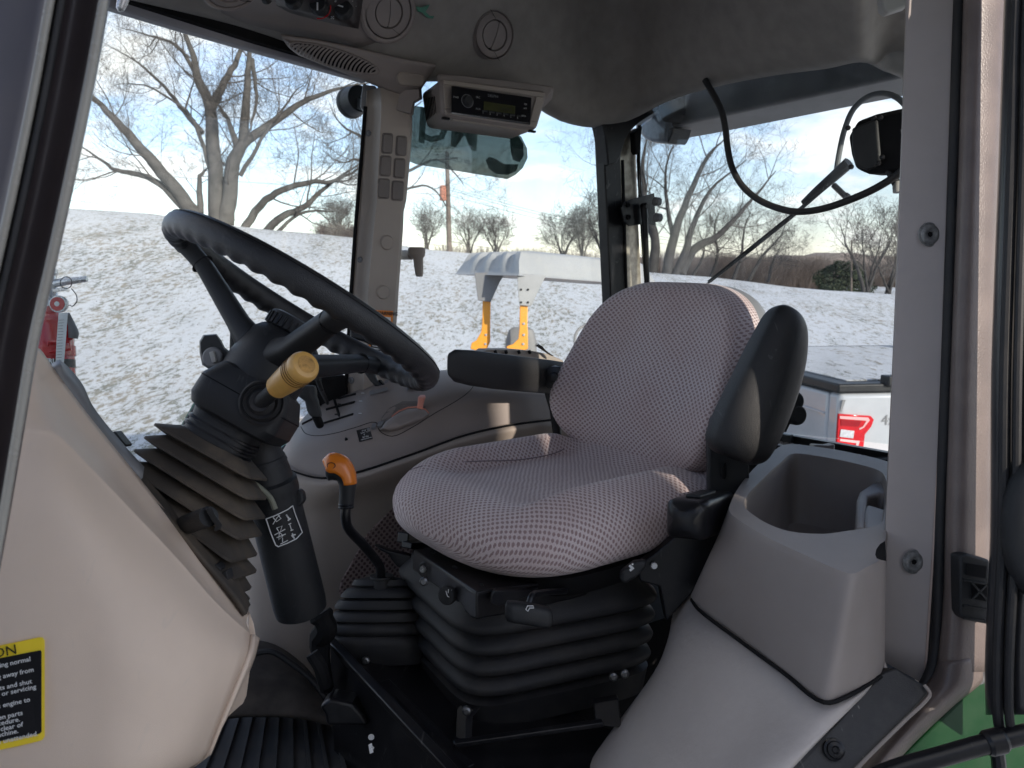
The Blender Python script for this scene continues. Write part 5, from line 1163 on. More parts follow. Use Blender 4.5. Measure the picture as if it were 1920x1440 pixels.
for i in range(0, 361, 4):
    a = radians(i); c = S(R_ * cos(a), R_ * sin(a), 0); st.append(c + (c - sc0).normalized() * .0150 * .55 + sb * 0 - sn * -.0 + (c - sc0).normalized() * .004 + sn * .0125)
obj('stitching', tube(st, .0009, 5, caps=False), M['dullblack'], rim)
for ang in (182, 62, -58):
    a = radians(ang); e = S(R_ * cos(a), R_ * sin(a), .004); h = S(.036 * cos(a), .036 * sin(a), .082)
    m1 = S(.155 * cos(a), .155 * sin(a), .020); m0 = S(.07 * cos(a), .07 * sin(a), .066); tn_ = sn.cross((e - h)).normalized()
    rings = []
    for p, w_, th in ((h, .030, .022), (m0, .019, .016), (m1, .0155, .0125), (e.lerp(m1, .4), .016, .013), (e, .020, .014)):
        dr = (e - h).normalized(); up_ = tn_.cross(dr).normalized(); rings.append(se(p, tn_ * w_, up_ * th, 3.2, 20))
    sp_ = obj('spoke', loft(rings), M['leather'] if False else M['black'], sw, smooth=50)
    obj('spoke_collar', tube([m1.lerp(e, .12), m1.lerp(e, .14)], .0166, 20), M['dullblack'], sp_)
obj('hub', lathe(S(0, 0, .135), sn, [(0, .040), (.004, .056), (.030, .057), (.045, .054), (.075, .048), (.085, .040), (.088, .036)], 44), M['black'], sw, smooth=35)
cap = obj('hub_cap', lathe(S(0, 0, .047), sn, [(0, .034), (.002, .0375), (.018, .0375), (.022, .036), (.0245, .030), (.025, .012)], 44), M['black'], sw, smooth=30)
obj('cap_rib', [box(S(.0378 * cos(a), .0378 * sin(a), .037), (sa * cos(a) + sb * sin(a)) * .0016, (sb * cos(a) - sa * sin(a)) * .0018, sn * .008) for a in [2 * pi * i / 26 for i in range(26)]], M['metalblack'], cap, bevel=.0006, bseg=1)

colm = thing('steering_column', 'black steering column with dusty pleated boot and square shroud', 'steering column', S(0, 0, .5))
sh = []
for s, wa, wb, r in ((.116, .036, .045, .018), (.124, .052, .056, .020), (.150, .064, .066, .020), (.178, .064, .066, .020), (.190, .058, .062, .020), (.194, .050, .055, .02)):
    sh.append(rrp(S(.006, 0, s), sa * wa, sb * wb, r))
shr = obj('shroud', loft(sh), M['black'], colm, smooth=24)
obj('shroud_seam', loft([rrp(S(.006, 0, .1515), sa * .0645, sb * .0665, .02), rrp(S(.006, 0, .1530), sa * .0645, sb * .0665, .02)], caps=False), M['dullblack'], shr)
obj('column_neck', loft([se(S(-.004, 0, s), sa * w_, sb * .046, 3.5, 40) for s, w_ in ((.185, .050), (.205, .046), (.245, .046))]), M['black'], colm, smooth=40)
obj('boot_clamp', [loft([se(S(-.004, 0, s), sa * w_, sb * (w_ - .004), 3.5, 48) for s, w_ in ((s0, .046), (s0 + .002, .050), (s0 + .005, .050), (s0 + .007, .046))]) for s0 in (.204, .214, .224)], M['metalblack'], colm, smooth=35)
# pleated boot: saw-tooth rings traced from the tips of the pleats
tips = [((313, 801), (487, 898)), ((296, 824), (485, 934)), ((279, 848), (481, 971)), ((263, 870), (474, 1008)), ((250, 890), (465, 1046)), ((262, 920), (458, 1080)), ((300, 985), (455, 1112)), ((330, 1030), (458, 1130))]
rg_ = []
def ring_at(s, wl, wr, wb, cb=0.0, pw=5.5): return se(S((wr - wl) / 2, cb, s), sa * (wl + wr) / 2, sb * wb, pw, 64)
pts_s = []
for (L_, R2) in tips:
    best = None
    def proj(p):
        v = p - CAM; d = v.dot(FW); return 960 + F * v.dot(RT) / d, 720 - F * v.dot(UP) / d
    ls = []
    for (px_, py_) in (L_, R2):
        b = None
        for s100 in range(200, 520, 4):
            for a100 in range(-200, 200, 4):
                q = proj(S(a100 / 1000, 0, s100 / 1000)); e = (q[0] - px_) ** 2 + (q[1] - py_) ** 2
                if b is None or e < b[0]: b = (e, a100 / 1000, s100 / 1000)
        ls.append(b)
    pts_s.append(ls)
prev = None
rg_.append(rrp(S(-.004, 0, .226), sa * .047, sb * .045, .02))
for k, ((_, al, s1), (_, ar, s2)) in enumerate(pts_s):
    c = S((al + ar) / 2, 0, (s1 + s2) / 2); ax_ = S(ar, 0, s2) - S(al, 0, s1)
    n_ = ax_.cross(sb).normalized(); n_ = n_ if n_.dot(sn) > 0 else -n_
    wb = min(.080, ax_.length * .40); hl_ = ax_ * .5
    rg_.append(rrp(c + n_ * .0012, hl_ * .995, sb * wb * .995, .016)); rg_.append(rrp(c - n_ * .0018, hl_, sb * wb, .016))
    rg_.append(rrp(c - n_ * .006, hl_ * .78, sb * wb * .72, .014))
obj('pleated_boot', loft(rg_), M['dustyrubber'], colm, smooth=28)
# multifunction lever with mustard knob
ba = P(491, 755, depth(S(.02, .07, .175))); kd = D(.74, .62, -.25).normalized()
ml = thing('control_lever', 'mustard yellow cylindrical knob lever on the side of the steering column', 'lever', ba)
obj('lever_boot', lathe(ba - sb * .006, sb, [(0, .030), (.004, .031), (.007, .028), (.005, .025), (.009, .023), (.013, .022), (.010, .018), (.013, .015), (.018, .013), (.017, .009)], 36), M['rubber'], ml, smooth=50)
k0 = P(520, 726, depth(ba) - .035); k1 = P(575, 683, depth(ba) - .085); kax = (k1 - k0).normalized(); kl = (k1 - k0).length
obj('lever_rod', tube([ba + sb * .004, k0, k0 + kax * .01], [.0105, .0095, .009], 16), M['black'], ml)
prf = [(-.002, .0135), (.0, .0150), (.012, .0162), (kl * .55, .0185), (kl * .60, .0188), (kl * .63, .0182), (kl * .66, .0190), (kl * .69, .0184), (kl * .72, .0192), (kl * .75, .0186), (kl * .78, .0194), (kl * .90, .0196), (kl * .95, .0186), (kl * .985, .0166), (kl * 1.0, .012)]
kb_ = obj('knob', lathe(k0, kax, prf, 36), M['mustard'], ml, smooth=28)
for q_ in (.63, .69, .75, .81):
    obj('groove', lathe(k0 + kax * kl * q_, kax, [(-.0004, .0190), (-.0004, .0197), (.0004, .0197), (.0004, .0190)], 36, caps=False), M['groove'], kb_)
obj('worn_end', lathe(k0 + kax * (kl + .0002), kax, [(0, .0115), (.0002, .0112)], 28), M['worn'], kb_)
# light switch stalk
q = P(402, 668, 1.10)
ls_ = thing('light_switch_stalk', 'black paddle stalk with round grey rotary switch left of the hub', 'switch', P(440, 690, 1.12))
obj('paddle', loft([[P(x, y, d) for x, y in pp] for pp, d in (([(383, 630), (405, 628), (413, 640), (420, 655), (433, 665), (452, 664), (458, 672), (440, 680), (424, 690), (398, 692), (382, 682), (377, 660), (376, 642)], 1.105), ([(381, 628), (406, 626), (415, 638), (422, 652), (434, 661), (456, 660), (462, 676), (442, 685), (424, 694), (396, 695), (379, 684), (374, 660), (374, 640)], 1.115), ([(381, 628), (406, 626), (415, 638), (422, 652), (434, 661), (468, 664), (470, 682), (442, 687), (424, 694), (396, 695), (379, 684), (374, 660), (374, 640)], 1.135))]), M['gloss'] if False else M['black'], ls_, smooth=35)
rs_ = obj('rotary_switch', lathe(P(400, 670, 1.105), -FW, [(0, .0145), (.004, .014), (.006, .012)], 32), M['grey'], ls_)
obj('switch_grip', bar(P(397, 659, 1.097), P(403, 680, 1.097), .0035, .003, up=FW), M['lightgrey'], rs_, bevel=.0015)
obj('stalk_arm', tube([P(430, 676, 1.13), P(460, 676, 1.13), P(490, 690, 1.13)], [.010, .009, .012], 12), M['black'], ls_)
# tilt post beside the column
d_ = 1.22
tl = thing('tilt_cylinder', 'thick black tube with white pictogram decal beside the pleated boot', 'steering post', P(570, 1160, d_))
axp = (P(505, 905, 1.20) - P(566, 1150, 1.26)).normalized()
pb = P(566, 1148, 1.26); Lp = (P(512, 925, 1.205) - pb).length
obj('tube_body', [lathe(pb, axp, [(0, .034), (.004, .040), (.02, .0415), (Lp, .0395)], 40)], M['black'], tl)
obj('tube_collar', lathe(pb + axp * (Lp - .002), axp, [(0, .0405), (.008, .0415), (.022, .041), (.026, .036), (.060, .032), (.064, .028)], 36), M['black'], tl)
obj('tube_knob', prism([P(x, y, 1.20) for x, y in [(545, 922), (560, 918), (567, 925), (569, 940), (562, 950), (548, 955), (543, 940)]], FW * .02), M['black'], tl, bevel=.003)
obj('tube_cone', lathe(pb + axp * (Lp + .05), axp, [(0, .034), (.012, .030), (.05, .022), (.08, .010)], 28), M['rubber'], tl)
obj('inner_cone', loft([se(P(497, 903, 1.24), RT * .03, FW * .02, 2.4, 24), se(P(492, 880, 1.24), RT * .014 + UP * .01, FW * .015, 2.4, 24), se(P(493, 862, 1.24), RT * .004, FW * .006, 2.4, 24)]), M['rubber'], tl)
def cyl(u, v):   # u pixel x, v pixel y on the tube
    r = ray(u, v).normalized(); w_ = CAM - pb; a = r - axp * r.dot(axp); b = w_ - axp * w_.dot(axp); R2 = .0412
    A_ = a.dot(a); B_ = 2 * a.dot(b); C_ = b.dot(b) - R2 * R2; D_ = B_ * B_ - 4 * A_ * C_
    if D_ < 0: D_ = 0
    return CAM + r * ((-B_ - sqrt(D_)) / (2 * A_))
def cpoly(pts, off=.0005):
    pp = []
    for i, (x, y) in enumerate(pts):
        x2, y2 = pts[(i + 1) % len(pts)]
        for k in range(3): pp.append((x + (x2 - x) * k / 3, y + (y2 - y) * k / 3))
    return [cyl(x, y) - FW * off for x, y in pp]
fr = [(499, 973), (520, 965), (540, 955), (549, 948), (553, 962), (562, 985), (567, 998), (556, 1010), (540, 1018), (522, 1025), (517, 1022), (508, 1000)]
pc = obj('pictogram_decal', tube([p for p in cpoly(fr)] + [cpoly(fr)[0]], .0009, 5), M['white'], tl)
sy = []
for seg in ([(512, 983), (520, 970), (525, 966)], [(512, 970), (519, 978), (527, 972), (520, 964), (512, 970)], [(515, 1003), (535, 992)], [(519, 990), (525, 1000), (529, 986), (519, 990)], [(524, 998), (523, 1012), (531, 1004), (524, 998)], [(519, 1008), (536, 1001)], [(526, 1020), (540, 1013)], [(530, 1016), (530, 1008)],
            [(543, 982), (547, 994)], [(541, 983), (546, 981)], [(545, 995), (550, 993)]):
    sy.append(tube([cyl(x, y) - FW * .0006 for x, y in seg], .0008, 4))
for seg in ([(537, 965), (543, 974), (540, 976), (545, 972)], [(548, 1000), (552, 1010), (547, 1004), (554, 1002)]): sy.append(tube([cyl(x, y) - FW * .0006 for x, y in seg], .0013, 4))
obj('pictogram', sy, M['white'], pc)
tag(obj('cable', tube(cr([P(462, 898, 1.12), P(490, 917, 1.15), P(507, 934, 1.155), P(516, 955, 1.155)], 6), .0042, 10), mat('olive_grey_cable', (.20, .20, .15), .5)), 'grey green cable hanging from under the pleated steering boot', 'cable')
obj('cowl_latch', [tube([P(348, 984, .99), P(392, 968, .95)], .0125, 18), loft([[P(x, y, .94) for x, y in [(385, 955), (397, 949), (404, 965), (417, 984), (414, 992), (404, 997), (400, 992), (405, 986), (394, 972)]], [P(x, y, .96) for x, y in [(387, 957), (397, 951), (404, 965), (416, 983), (413, 990), (404, 995), (401, 990), (405, 986), (394, 972)]]])], M['black'], cab, bevel=.001, smooth=35)

# ---- console levers
gl_ = thing('range_lever', 'short black lever with rounded knob at the front of the console', 'lever', h_c(600, 795))
obj('knob', loft([se(P(x, y, 1.50), RT * a, FW * b, 3, 24) for x, y, a, b in ((573, 722, .012, .012), (573, 724, .018, .018), (574, 733, .0195, .019), (578, 744, .016, .017), (585, 752, .0125, .013), (589, 770, .0125, .012), (592, 778, .011, .011), (594, 781, .009, .010))]), M['black'], gl_, smooth=50)
obj('shaft', tube([P(592, 778, 1.50), P(600, 797, 1.53)], [.0085, .008], 12), M['dullblack'], gl_)
g2_ = thing('hand_throttle', 'thin black lever behind the yellow knob rising from the first slot', 'lever', h_c(618, 753))
obj('shaft', tube([RT_(614, 756, -.56), P(602, 730, 1.62), P(592, 700, 1.60), P(588, 690, 1.60)], [.004, .005, .006, .006], 10), M['black'], g2_)
obj('grip', loft([se(P(x, y, 1.60), RT * a, FW * a, 2.6, 20) for x, y, a in ((590, 714, .010), (586, 695, .016), (582, 670, .018), (580, 655, .014))]), M['black'], g2_, smooth=50)
g3_ = thing('hydraulic_lever', 'black angled lever under the right side of the steering wheel', 'lever', h_c(716, 724))
obj('shaft', loft([se(P(x, y, 1.63), RT * a, FW * .010, 3, 20) for x, y, a in ((690, 690, .012), (695, 702, .010), (702, 715, .008), (710, 722, .008))]), M['black'], g3_, smooth=50)
obj('foot', prism([P(x, y, 1.63) for x, y in [(697, 717), (712, 712), (719, 721), (703, 724)]], FW * .02), M['dullblack'], g3_)
gm = thing('phone_mount', 'black clamp mount behind the steering wheel rim near the cab pillar', 'mount', P(668, 680, 1.6))
obj('clamp', [prism([P(x, y, 1.55) for x, y in [(636, 660), (642, 640), (655, 634), (668, 645), (688, 652), (697, 662), (697, 690), (636, 690)]], FW * .04), prism([P(x, y, 1.57) for x, y in [(655, 616), (672, 620), (698, 634), (697, 648), (680, 640), (656, 634)]], FW * .03)], M['black'], gm, bevel=.005)
# orange gear lever
ol = thing('gear_lever', 'bent black gear lever with orange and black grip', 'lever', P(708, 1090, 1.42))
hp_ = [(612, 874, .012, .012), (616, 872, .020, .018), (626, 876, .024, .021), (638, 880, .022, .020), (649, 893, .0165, .017), (652, 908, .0145, .015), (651, 925, .0130, .013), (649, 948, .0125, .012)]
def grip(half):
    rings = []; n = len(hp_); d = 1.33
    C_ = [P(x, y, d) for x, y, _, _ in hp_]
    for i in range(n):
        t = (C_[min(i + 1, n - 1)] - C_[max(i - 1, 0)]).normalized(); v = t.cross(FW).normalized(); u = t.cross(v)
        rings.append(se(C_[i], v * hp_[i][2], FW * hp_[i][3], 2.2, 32))
    return rings
g_ = grip(0)
obj('grip_lower', loft(g_), M['black'], ol, smooth=60)
# orange shell: upper/back part of the grip, slightly proud
shell = []; d = 1.33; C_ = [P(x, y, d) for x, y, _, _ in hp_]
for i in range(6):
    t = (C_[min(i + 1, len(C_) - 1)] - C_[max(i - 1, 0)]).normalized(); v = t.cross(FW).normalized()
    if v.dot(UP + RT * .6) < 0: v = -v
    a0, a1 = radians(-22 + i * 2), radians(202 - i * 2)
    row = []
    for k in range(17):
        a = a0 + (a1 - a0) * k / 16; row.append(C_[i] + (v * sin(a)) * (hp_[i][2] + .0012) + FW * -cos(a) * (hp_[i][3] + .0012))
    shell.append(row)
sh_g = grid(shell, 1, 4)
obj('grip_shell', sh_g, M['orange'], ol, smooth=60, solid=.001, soff=1)
obj('grip_button', tube([P(621 + 7.5 * cos(a), 873 + 5.5 * sin(a) , d - .0212 - .001 * cos(a)) for a in [i * pi / 10 for i in range(21)]], .0006, 5), M['dullblack'], ol)
obj('collar', [lathe(P(649, y, d), UP, [(0, .0125), (.002, .0135), (.004, .0125)], 20) for y in (948, 953)], M['metalblack'], ol)
obj('rod', tube(cr([P(649, 945, 1.33), P(648, 968, 1.33), P(652, 988, 1.34), P(680, 1020, 1.38), P(703, 1048, 1.42), P(712, 1062, 1.43), P(714, 1082, 1.44)], 5), .0085, 12), M['metalblack'], ol, smooth=60)
gb = obj('gaiter_neck', lathe(P(716, 1085, 1.45), UP, [(-.03, .018), (0, .019), (.002, .022), (.006, .022)], 24), M['rubber'], ol)
gt = obj('gaiter', loft([se(P(cx, y, 1.47), RT * (w_ / F * 1.47), (FW * .06 + UP * -.012) * (w_ / 95), 3, 48) for cx, y, w_ in
     ((716, 1082, 25), (716, 1086, 50), (716, 1096, 56), (715, 1100, 50), (714, 1103, 62), (713, 1112, 70), (712, 1118, 72), (712, 1121, 60), (711, 1124, 74), (710, 1134, 80), (710, 1139, 80), (710, 1142, 68), (709, 1146, 80), (708, 1156, 86), (708, 1161, 86), (708, 1164, 74), (707, 1168, 84), (707, 1178, 89), (707, 1184, 88), (707, 1188, 78), (708, 1192, 84), (710, 1205, 88), (715, 1225, 84), (720, 1240, 80))]), M['rubber'], ol, smooth=50)
hb = thing('hand_brake', 'black flat brake handle lying behind the gear lever', 'lever', P(740, 1060, 1.5))
obj('handle', [prism([P(x, y, 1.50) for x, y in [(700, 1022), (715, 1026), (728, 1032), (772, 1042), (790, 1062), (770, 1068), (745, 1064), (735, 1052), (728, 1040), (712, 1032)]], FW * .02)], M['metalblack'], hb, bevel=.004)

# ================================================================ DRIVER SEAT
seat = thing('driver_seat', 'padded driver seat in dotted lilac grey fabric on black pleated suspension', 'seat', C(.2, 0, -.72))
CT0 = -.395   # height of cushion top relative to the eye
def cushion():
    rows = []; NS = 30; NA = 56
    for j in range(NS + 1):
        f = j / NS; s = -.03 + .525 * f
        if j == 0: s = -.03
        k = max(0, (s - .22) / .275); w_ = .262 * (1 - k ** 3.4) ** (1 / 2.4) if k < 1 else 0
        kb = max(0, (.05 - s) / .08); w_ *= (1 - .06 * kb)
        k2 = max(0, (s - .30) / .195); hh = .062 * (1 - k2 ** 2.6) ** (1 / 2.2) if k2 < 1 else 0
        zc = CT0 - .052 - .010 * k2
        w_ = max(w_, .002); hh = max(hh, .002); row = []
        for i in range(NA):
            a = 2 * pi * i / NA; ca, sa_ = cos(a), sin(a)
            t = w_ * math.copysign(abs(ca) ** .62, ca); h = hh * math.copysign(abs(sa_) ** .75, sa_)
            if h > 0:
                u = abs(t) / .262; bol = min(1, max(0, (u - .50) / .13)); bol = bol * bol * (3 - 2 * bol)
                win = min(1, max(0, (s + .0) / .08)) * min(1, max(0, (.44 - s) / .14)); win = win * win * (3 - 2 * win)
                h += (.046 * bol * win - .022 * win) * (h / hh if hh > .01 else 0)
                h += .008 * math.exp(-((s - .40) / .06) ** 2) * (h / max(hh, .01))
            row.append(C(s + .036, t, zc + h))
        rows.append(row)
    n = NA; V = [p for r in rows for p in r]; Fs = []
    UV = []
    for r in rows:
        acc = 0
        for i, p in enumerate(r):
            q = p - O; s_ = q.dot(CF); t_ = q.dot(CL); UV.append((t_ + .0, s_ + abs(q.z - CT0 - 0.0) * (.9 if i > n / 2 else .5)))
    for j in range(NS):
        for i in range(n):
            i2 = (i + 1) % n; Fs.append((j * n + i, j * n + i2, (j + 1) * n + i2, (j + 1) * n + i))
    Fs.append(tuple(range(n - 1, -1, -1))); Fs.append(tuple(NS * n + k for k in range(n)))
    return V, Fs, UV
def boxuv(V, Fs):
    """unwrap by following the surface: u runs round the ring, v along it"""
CU = cushion(); h_cu = surf(CU)
# better uv: arc length around and along
def arcuv(V, Fs, n, rows):
    UV = [None] * len(V); 
    for j in range(rows):
        base = j * n; i0 = n // 4; u = 0; UV[base + i0] = (0, 0)
        u = 0
        for k in range(1, n // 2 + 1):
            i = (i0 + k) % n; u += (V[base + i] - V[base + (i0 + k - 1) % n]).length; UV[base + i] = (u, 0)
        u = 0
        for k in range(1, n - n // 2):
            i = (i0 - k) % n; u -= (V[base + i] - V[base + (i0 - k + 1) % n]).length; UV[base + i] = (u, 0)
    out_ = list(UV)
    vv = 0
    for j in range(rows):
        if j: vv += (V[j * n + n // 4] - V[(j - 1) * n + n // 4]).length
        for i in range(n): out_[j * n + i] = (UV[j * n + i][0], vv)
    return V, Fs, out_
CU = arcuv(CU[0], CU[1], 56, 31)
obj('cushion', CU, M['fabric'], seat, smooth=70)
# piping around the far bolster
def cu_top(s, t):
    q = BV_.ray_cast(C(s + .036, t, .2), Vector((0, 0, -1)))[0] or BV_.find_nearest(C(s, t, CT0))[0]; return q + Vector((0, 0, .0005))
BV_ = BVHTree.FromPolygons(CU[0], CU[1])
for sg in (-1,):
    pp = [(.45, .20), (.40, .165), (.30, .142), (.18, .134), (.08, .136), (.03, .15)]
    obj('seam', tube(cr([cu_top(s, t * sg) for s, t in pp], 6), .0013, 6), mat('seam_thread', (.22, .17, .185), .9), seat)
# backrest
def backrest():
    H = .378; rings = []; NA = 72
    def lean(h): return -.012 - .17 * h + .05 * math.exp(-((h - .10) / .12) ** 2)
    def outl_(a):
        ca, sa_ = cos(a), sin(a); hh = .5 * H + .5 * H * math.copysign(abs(sa_) ** (.50 if sa_ > 0 else .50), sa_)
        wmax = .234 if hh < .14 else .234 - .046 * ((hh - .14) / (H - .14)) ** 1.4
        if hh < .14: wmax = .234 - .040 * ((.14 - hh) / .14) ** 1.5
        return wmax * math.copysign(abs(ca) ** .52, ca), hh
    prof = [(.02, 0), (.25, 0), (.45, 0), (.60, 0), (.72, 0), (.82, 0), (.90, 0), (.955, -.006), (.99, -.020), (1.0, -.040), (.995, -.062), (.97, -.080), (.90, -.088), (.6, -.09), (.05, -.09)]
    for k, (r, dz) in enumerate(prof):
        row = []
        for i in range(NA):
            a = 2 * pi * i / NA; t, h = outl_(a); h = H * .46 + (h - H * .46) * r; t *= r
            x = dz
            if k <= 8:
                u = abs(t) / .25; x += .042 * max(0, min(1, (u - .35) / .55)) ** 1.6 - .006; x += .010 * math.exp(-((h - .12) / .10) ** 2) * (1 - u)
                x -= .012 * max(0, (h - .28) / .10) ** 2
            row.append(C(lean(h) + .035 + x, t, CT0 - .030 + h))
        rings.append(row)
    V = [p for r in rings for p in r]; n = NA; Fs = []; UV = []
    for k, r in enumerate(rings):
        for p in r:
            q = p - O; ex2 = max(0, k - 8) * .0
            UV.append((q.dot(CL), q.z))
    # side band: push the uv outwards so that the pattern does not smear
    for k in range(8, len(prof)):
        dd = sum(math.hypot(prof[m][1] - prof[m - 1][1], 0) + abs(prof[m][0] - prof[m - 1][0]) * .2 for m in range(8, k + 1))
        for i in range(n):
            a = 2 * pi * i / n; u, v = UV[k * n + i]; UV[k * n + i] = (UV[7 * n + i][0] + cos(a) * dd, UV[7 * n + i][1] + sin(a) * dd)
    for k in range(len(rings) - 1):
        for i in range(n):
            i2 = (i + 1) % n; Fs.append((k * n + i, k * n + i2, (k + 1) * n + i2, (k + 1) * n + i))
    Fs.append(tuple(range(n - 1, -1, -1))); Fs.append(tuple((len(rings) - 1) * n + k for k in range(n)))
    return V, Fs, UV
BR = backrest(); obj('backrest', BR, M['fabric'], seat, smooth=75)
BVb = BVHTree.FromPolygons(BR[0], BR[1])
ps = []
# back shell
V2 = [p + (-CF) * .03 + (p - C(-.06, 0, CT0 + .17)) * -.02 for p in BR[0][9 * 72:]]; nr2 = len(V2) // 72
obj('back_shell', (V2, [(k * 72 + i, k * 72 + (i + 1) % 72, (k + 1) * 72 + (i + 1) % 72, (k + 1) * 72 + i) for k in range(nr2 - 1) for i in range(72)] + [tuple((nr2 - 1) * 72 + k for k in range(72))]), M['greytrim'] if False else M['grey'], seat, smooth=60)
# far armrest
ar = obj('armrest', loft([se(P(x, y, d), UP * h + FW * 0, (RT * .35 + FW * .9) * w_, 3.2, 40) for x, y, d, h, w_ in (
    (845, 683, 1.57, .012, .012), (848, 684, 1.57, .025, .024), (858, 686, 1.58, .033, .032), (885, 690, 1.61, .0365, .034), (930, 696, 1.66, .038, .034), (985, 702, 1.73, .0385, .034), (1035, 707, 1.80, .0385, .033), (1062, 709, 1.83, .036, .030), (1070, 710, 1.84, .024, .02))]), M['armpad'], seat, smooth=60)
obj('armrest_pivot', [lathe(P(1041, 708, 1.765), -FW + RT * -.4, [(-.02, .026), (0, .027), (.006, .025), (.008, .012), (.014, .011), (.016, .006)], 28)], M['metalblack'], ar)
obj('armrest_arm', [loft([se(P(x, y, 1.86), RT * w_, FW * .008, 3, 16) for x, y, w_ in ((1040, 700, .028), (1036, 735, .020), (1040, 770, .012), (1044, 810, .010), (1047, 850, .011), (1052, 890, .02), (1060, 905, .03))])], M['metalblack'], seat, smooth=45)
obj('frame_lug', prism([P(x, y, 1.68) for x, y in [(1018, 872), (1038, 850), (1044, 830), (1050, 870), (1062, 888), (1050, 890)]], FW * .03), M['dullblack'], seat, bevel=.003)
# near armrest folded up
ax0 = P(1378, 858, 1.27); ax1 = P(1474, 576, 1.30); axd = (ax1 - ax0); tk = axd.normalized()
sd1 = (RT * .93 + UP * .18 + FW * .15); sd1 = (sd1 - tk * sd1.dot(tk)).normalized(); fc = tk.cross(sd1).normalized()
if fc.dot(FW) > 0: fc = -fc
rings = []
for f, wl_r, wr_r, th in ((-.010, .018, .020, .010), (0.0, .040, .034, .022), (.05, .052, .052, .032), (.14, .054, .060, .038), (.30, .050, .066, .040), (.5, .043, .068, .040), (.68, .037, .065, .039), (.82, .031, .057, .036), (.92, .026, .046, .032), (.975, .019, .032, .024), (1.0, .010, .014, .012)):
    c = ax0 + axd * f
    prof = [(-wl_r, -.2 * th), (-wl_r * .97, .25 * th), (-wl_r * .86, .62 * th), (-wl_r * .55, .86 * th), (-wl_r * .1, 1.0 * th), (wr_r * .3, .96 * th), (wr_r * .66, .66 * th), (wr_r * .9, .30 * th), (wr_r, -.05 * th), (wr_r * .97, -.5 * th), (wr_r * .75, -.85 * th), (0, -th), (-wl_r * .75, -.85 * th), (-wl_r * .97, -.55 * th)]
    row = cr([c + sd1 * a + fc * b for a, b in prof], 3, True); rings.append(row)
sm_r = []
nR = len(rings[0])
cols_ = [cr([r[i] for r in rings], 3) for i in range(nR)]
rings = [[cols_[i][j] for i in range(nR)] for j in range(len(cols_[0]))]
an = obj('armrest', loft(rings), M['armpad'], seat, smooth=60, label='near armrest folded upright')
obj('armrest_lever', [lathe(P(1492, 752, 1.36), -FW + RT * .3, [(-.02, .016), (0, .017), (.004, .014)], 20), lathe(P(1496, 778, 1.36), -FW + RT * .3, [(-.02, .017), (0, .018), (.004, .015)], 20), prism([P(x, y, 1.37) for x, y in [(1488, 745), (1508, 750), (1500, 768), (1482, 795), (1474, 812), (1470, 800)]], FW * .02)], M['black'], an, bevel=.002)
obj('armrest_arm', prism([P(x, y, 1.36) for x, y in [(1334, 786), (1342, 776), (1405, 830), (1406, 900), (1400, 1000), (1330, 1000), (1328, 830)]], FW * .02), M['black'], seat, bevel=.004)
obj('slot', tube([P(1357, 868, 1.352), P(1357, 890, 1.352), P(1357, 898, 1.352)], [.004, .005, .003], 8), M['chrome'] if False else M['dullblack'], seat)
# recliner box with cover
r0_ = P(1285, 975, 1.19); r1_ = P(1352, 950, 1.36); rd_ = (r1_ - r0_).normalized(); ru_ = (UP - rd_ * UP.dot(rd_)).normalized(); rs2 = rd_.cross(ru_)
rcb = obj('recliner_cover', loft([rrp(r0_ + rd_ * k, rs2 * a, ru_ * b, .010) for k, a, b in ((-.012, .016, .014), (-.004, .026, .024), (.006, .031, .029), (.03, .032, .030), (.16, .032, .031), (.18, .028, .027))]), M['metalblack'], seat, smooth=35)
obj('cover_switch', box(r0_ + rd_ * .08 + ru_ * .032, rd_ * .045, rs2 * .012, ru_ * .003), M['black'], rcb, bevel=.003)
obj('seat_side_plate', prism([P(x, y, 1.28) for x, y in [(1195, 1062), (1225, 1040), (1262, 1010), (1280, 985), (1372, 960), (1340, 1050), (1300, 1110), (1250, 1165), (1238, 1100), (1200, 1090)]], FW * .03), M['metalblack'], seat, bevel=.003)
obj('seat_bolt', [lathe(P(1226, 1060, 1.275), -FW, [(0, .006), (.005, .005)], 10)], M['chrome'], seat)
tlv = obj('tilt_lever', prism([P(x, y, 1.22) for x, y in [(1163, 1085), (1166, 1072), (1190, 1054), (1212, 1050), (1214, 1062), (1196, 1082), (1176, 1094), (1166, 1094)]], FW * .02), M['black'], seat, bevel=.005)
obj('seat_icon', [bar(P(1180, 1060, 1.218), P(1187, 1066, 1.218), .0018, .0003, up=FW), bar(P(1181, 1070, 1.218), P(1188, 1064, 1.218), .0018, .0003, up=FW), lathe(P(1186, 1058, 1.218), -FW, [(0, .0016), (.0003, .0015)], 8)], M['white'], tlv, smooth=0)
# pan and frame beneath the cushion
obj('seat_pan', loft([se(C(.20, 0, z), CF * a, CL * b, 6, 48) for z, a, b in ((CT0 - .10, .245, .235), (CT0 - .135, .235, .225), (CT0 - .15, .20, .20))]), M['dullblack'], seat, smooth=50)
fx = [(773, 1030, 1.42), (775, 1068, 1.42), (905, 1160, 1.17), (950, 1148, 1.17), (952, 1095, 1.17), (893, 1110, 1.17)]
obj('suspension_frame', [prism([P(775, 1032, 1.44), P(893, 1112, 1.17), P(893, 1162, 1.17), P(880, 1156, 1.19), P(862, 1130, 1.22), P(773, 1068, 1.44)], D(.03, .0, .035)),
                         prism([P(893, 1112, 1.17), P(1000, 1100, 1.25), P(1235, 1060, 1.45), P(1238, 1085, 1.45), P(960, 1150, 1.22), P(893, 1162, 1.17)], D(-.02, 0, .04)),
                         prism([P(775, 1030, 1.44), P(893, 1110, 1.17), P(1235, 1058, 1.45), P(1090, 1000, 1.7)], Zv * -.006)], M['metalblack'], seat, bevel=.003)
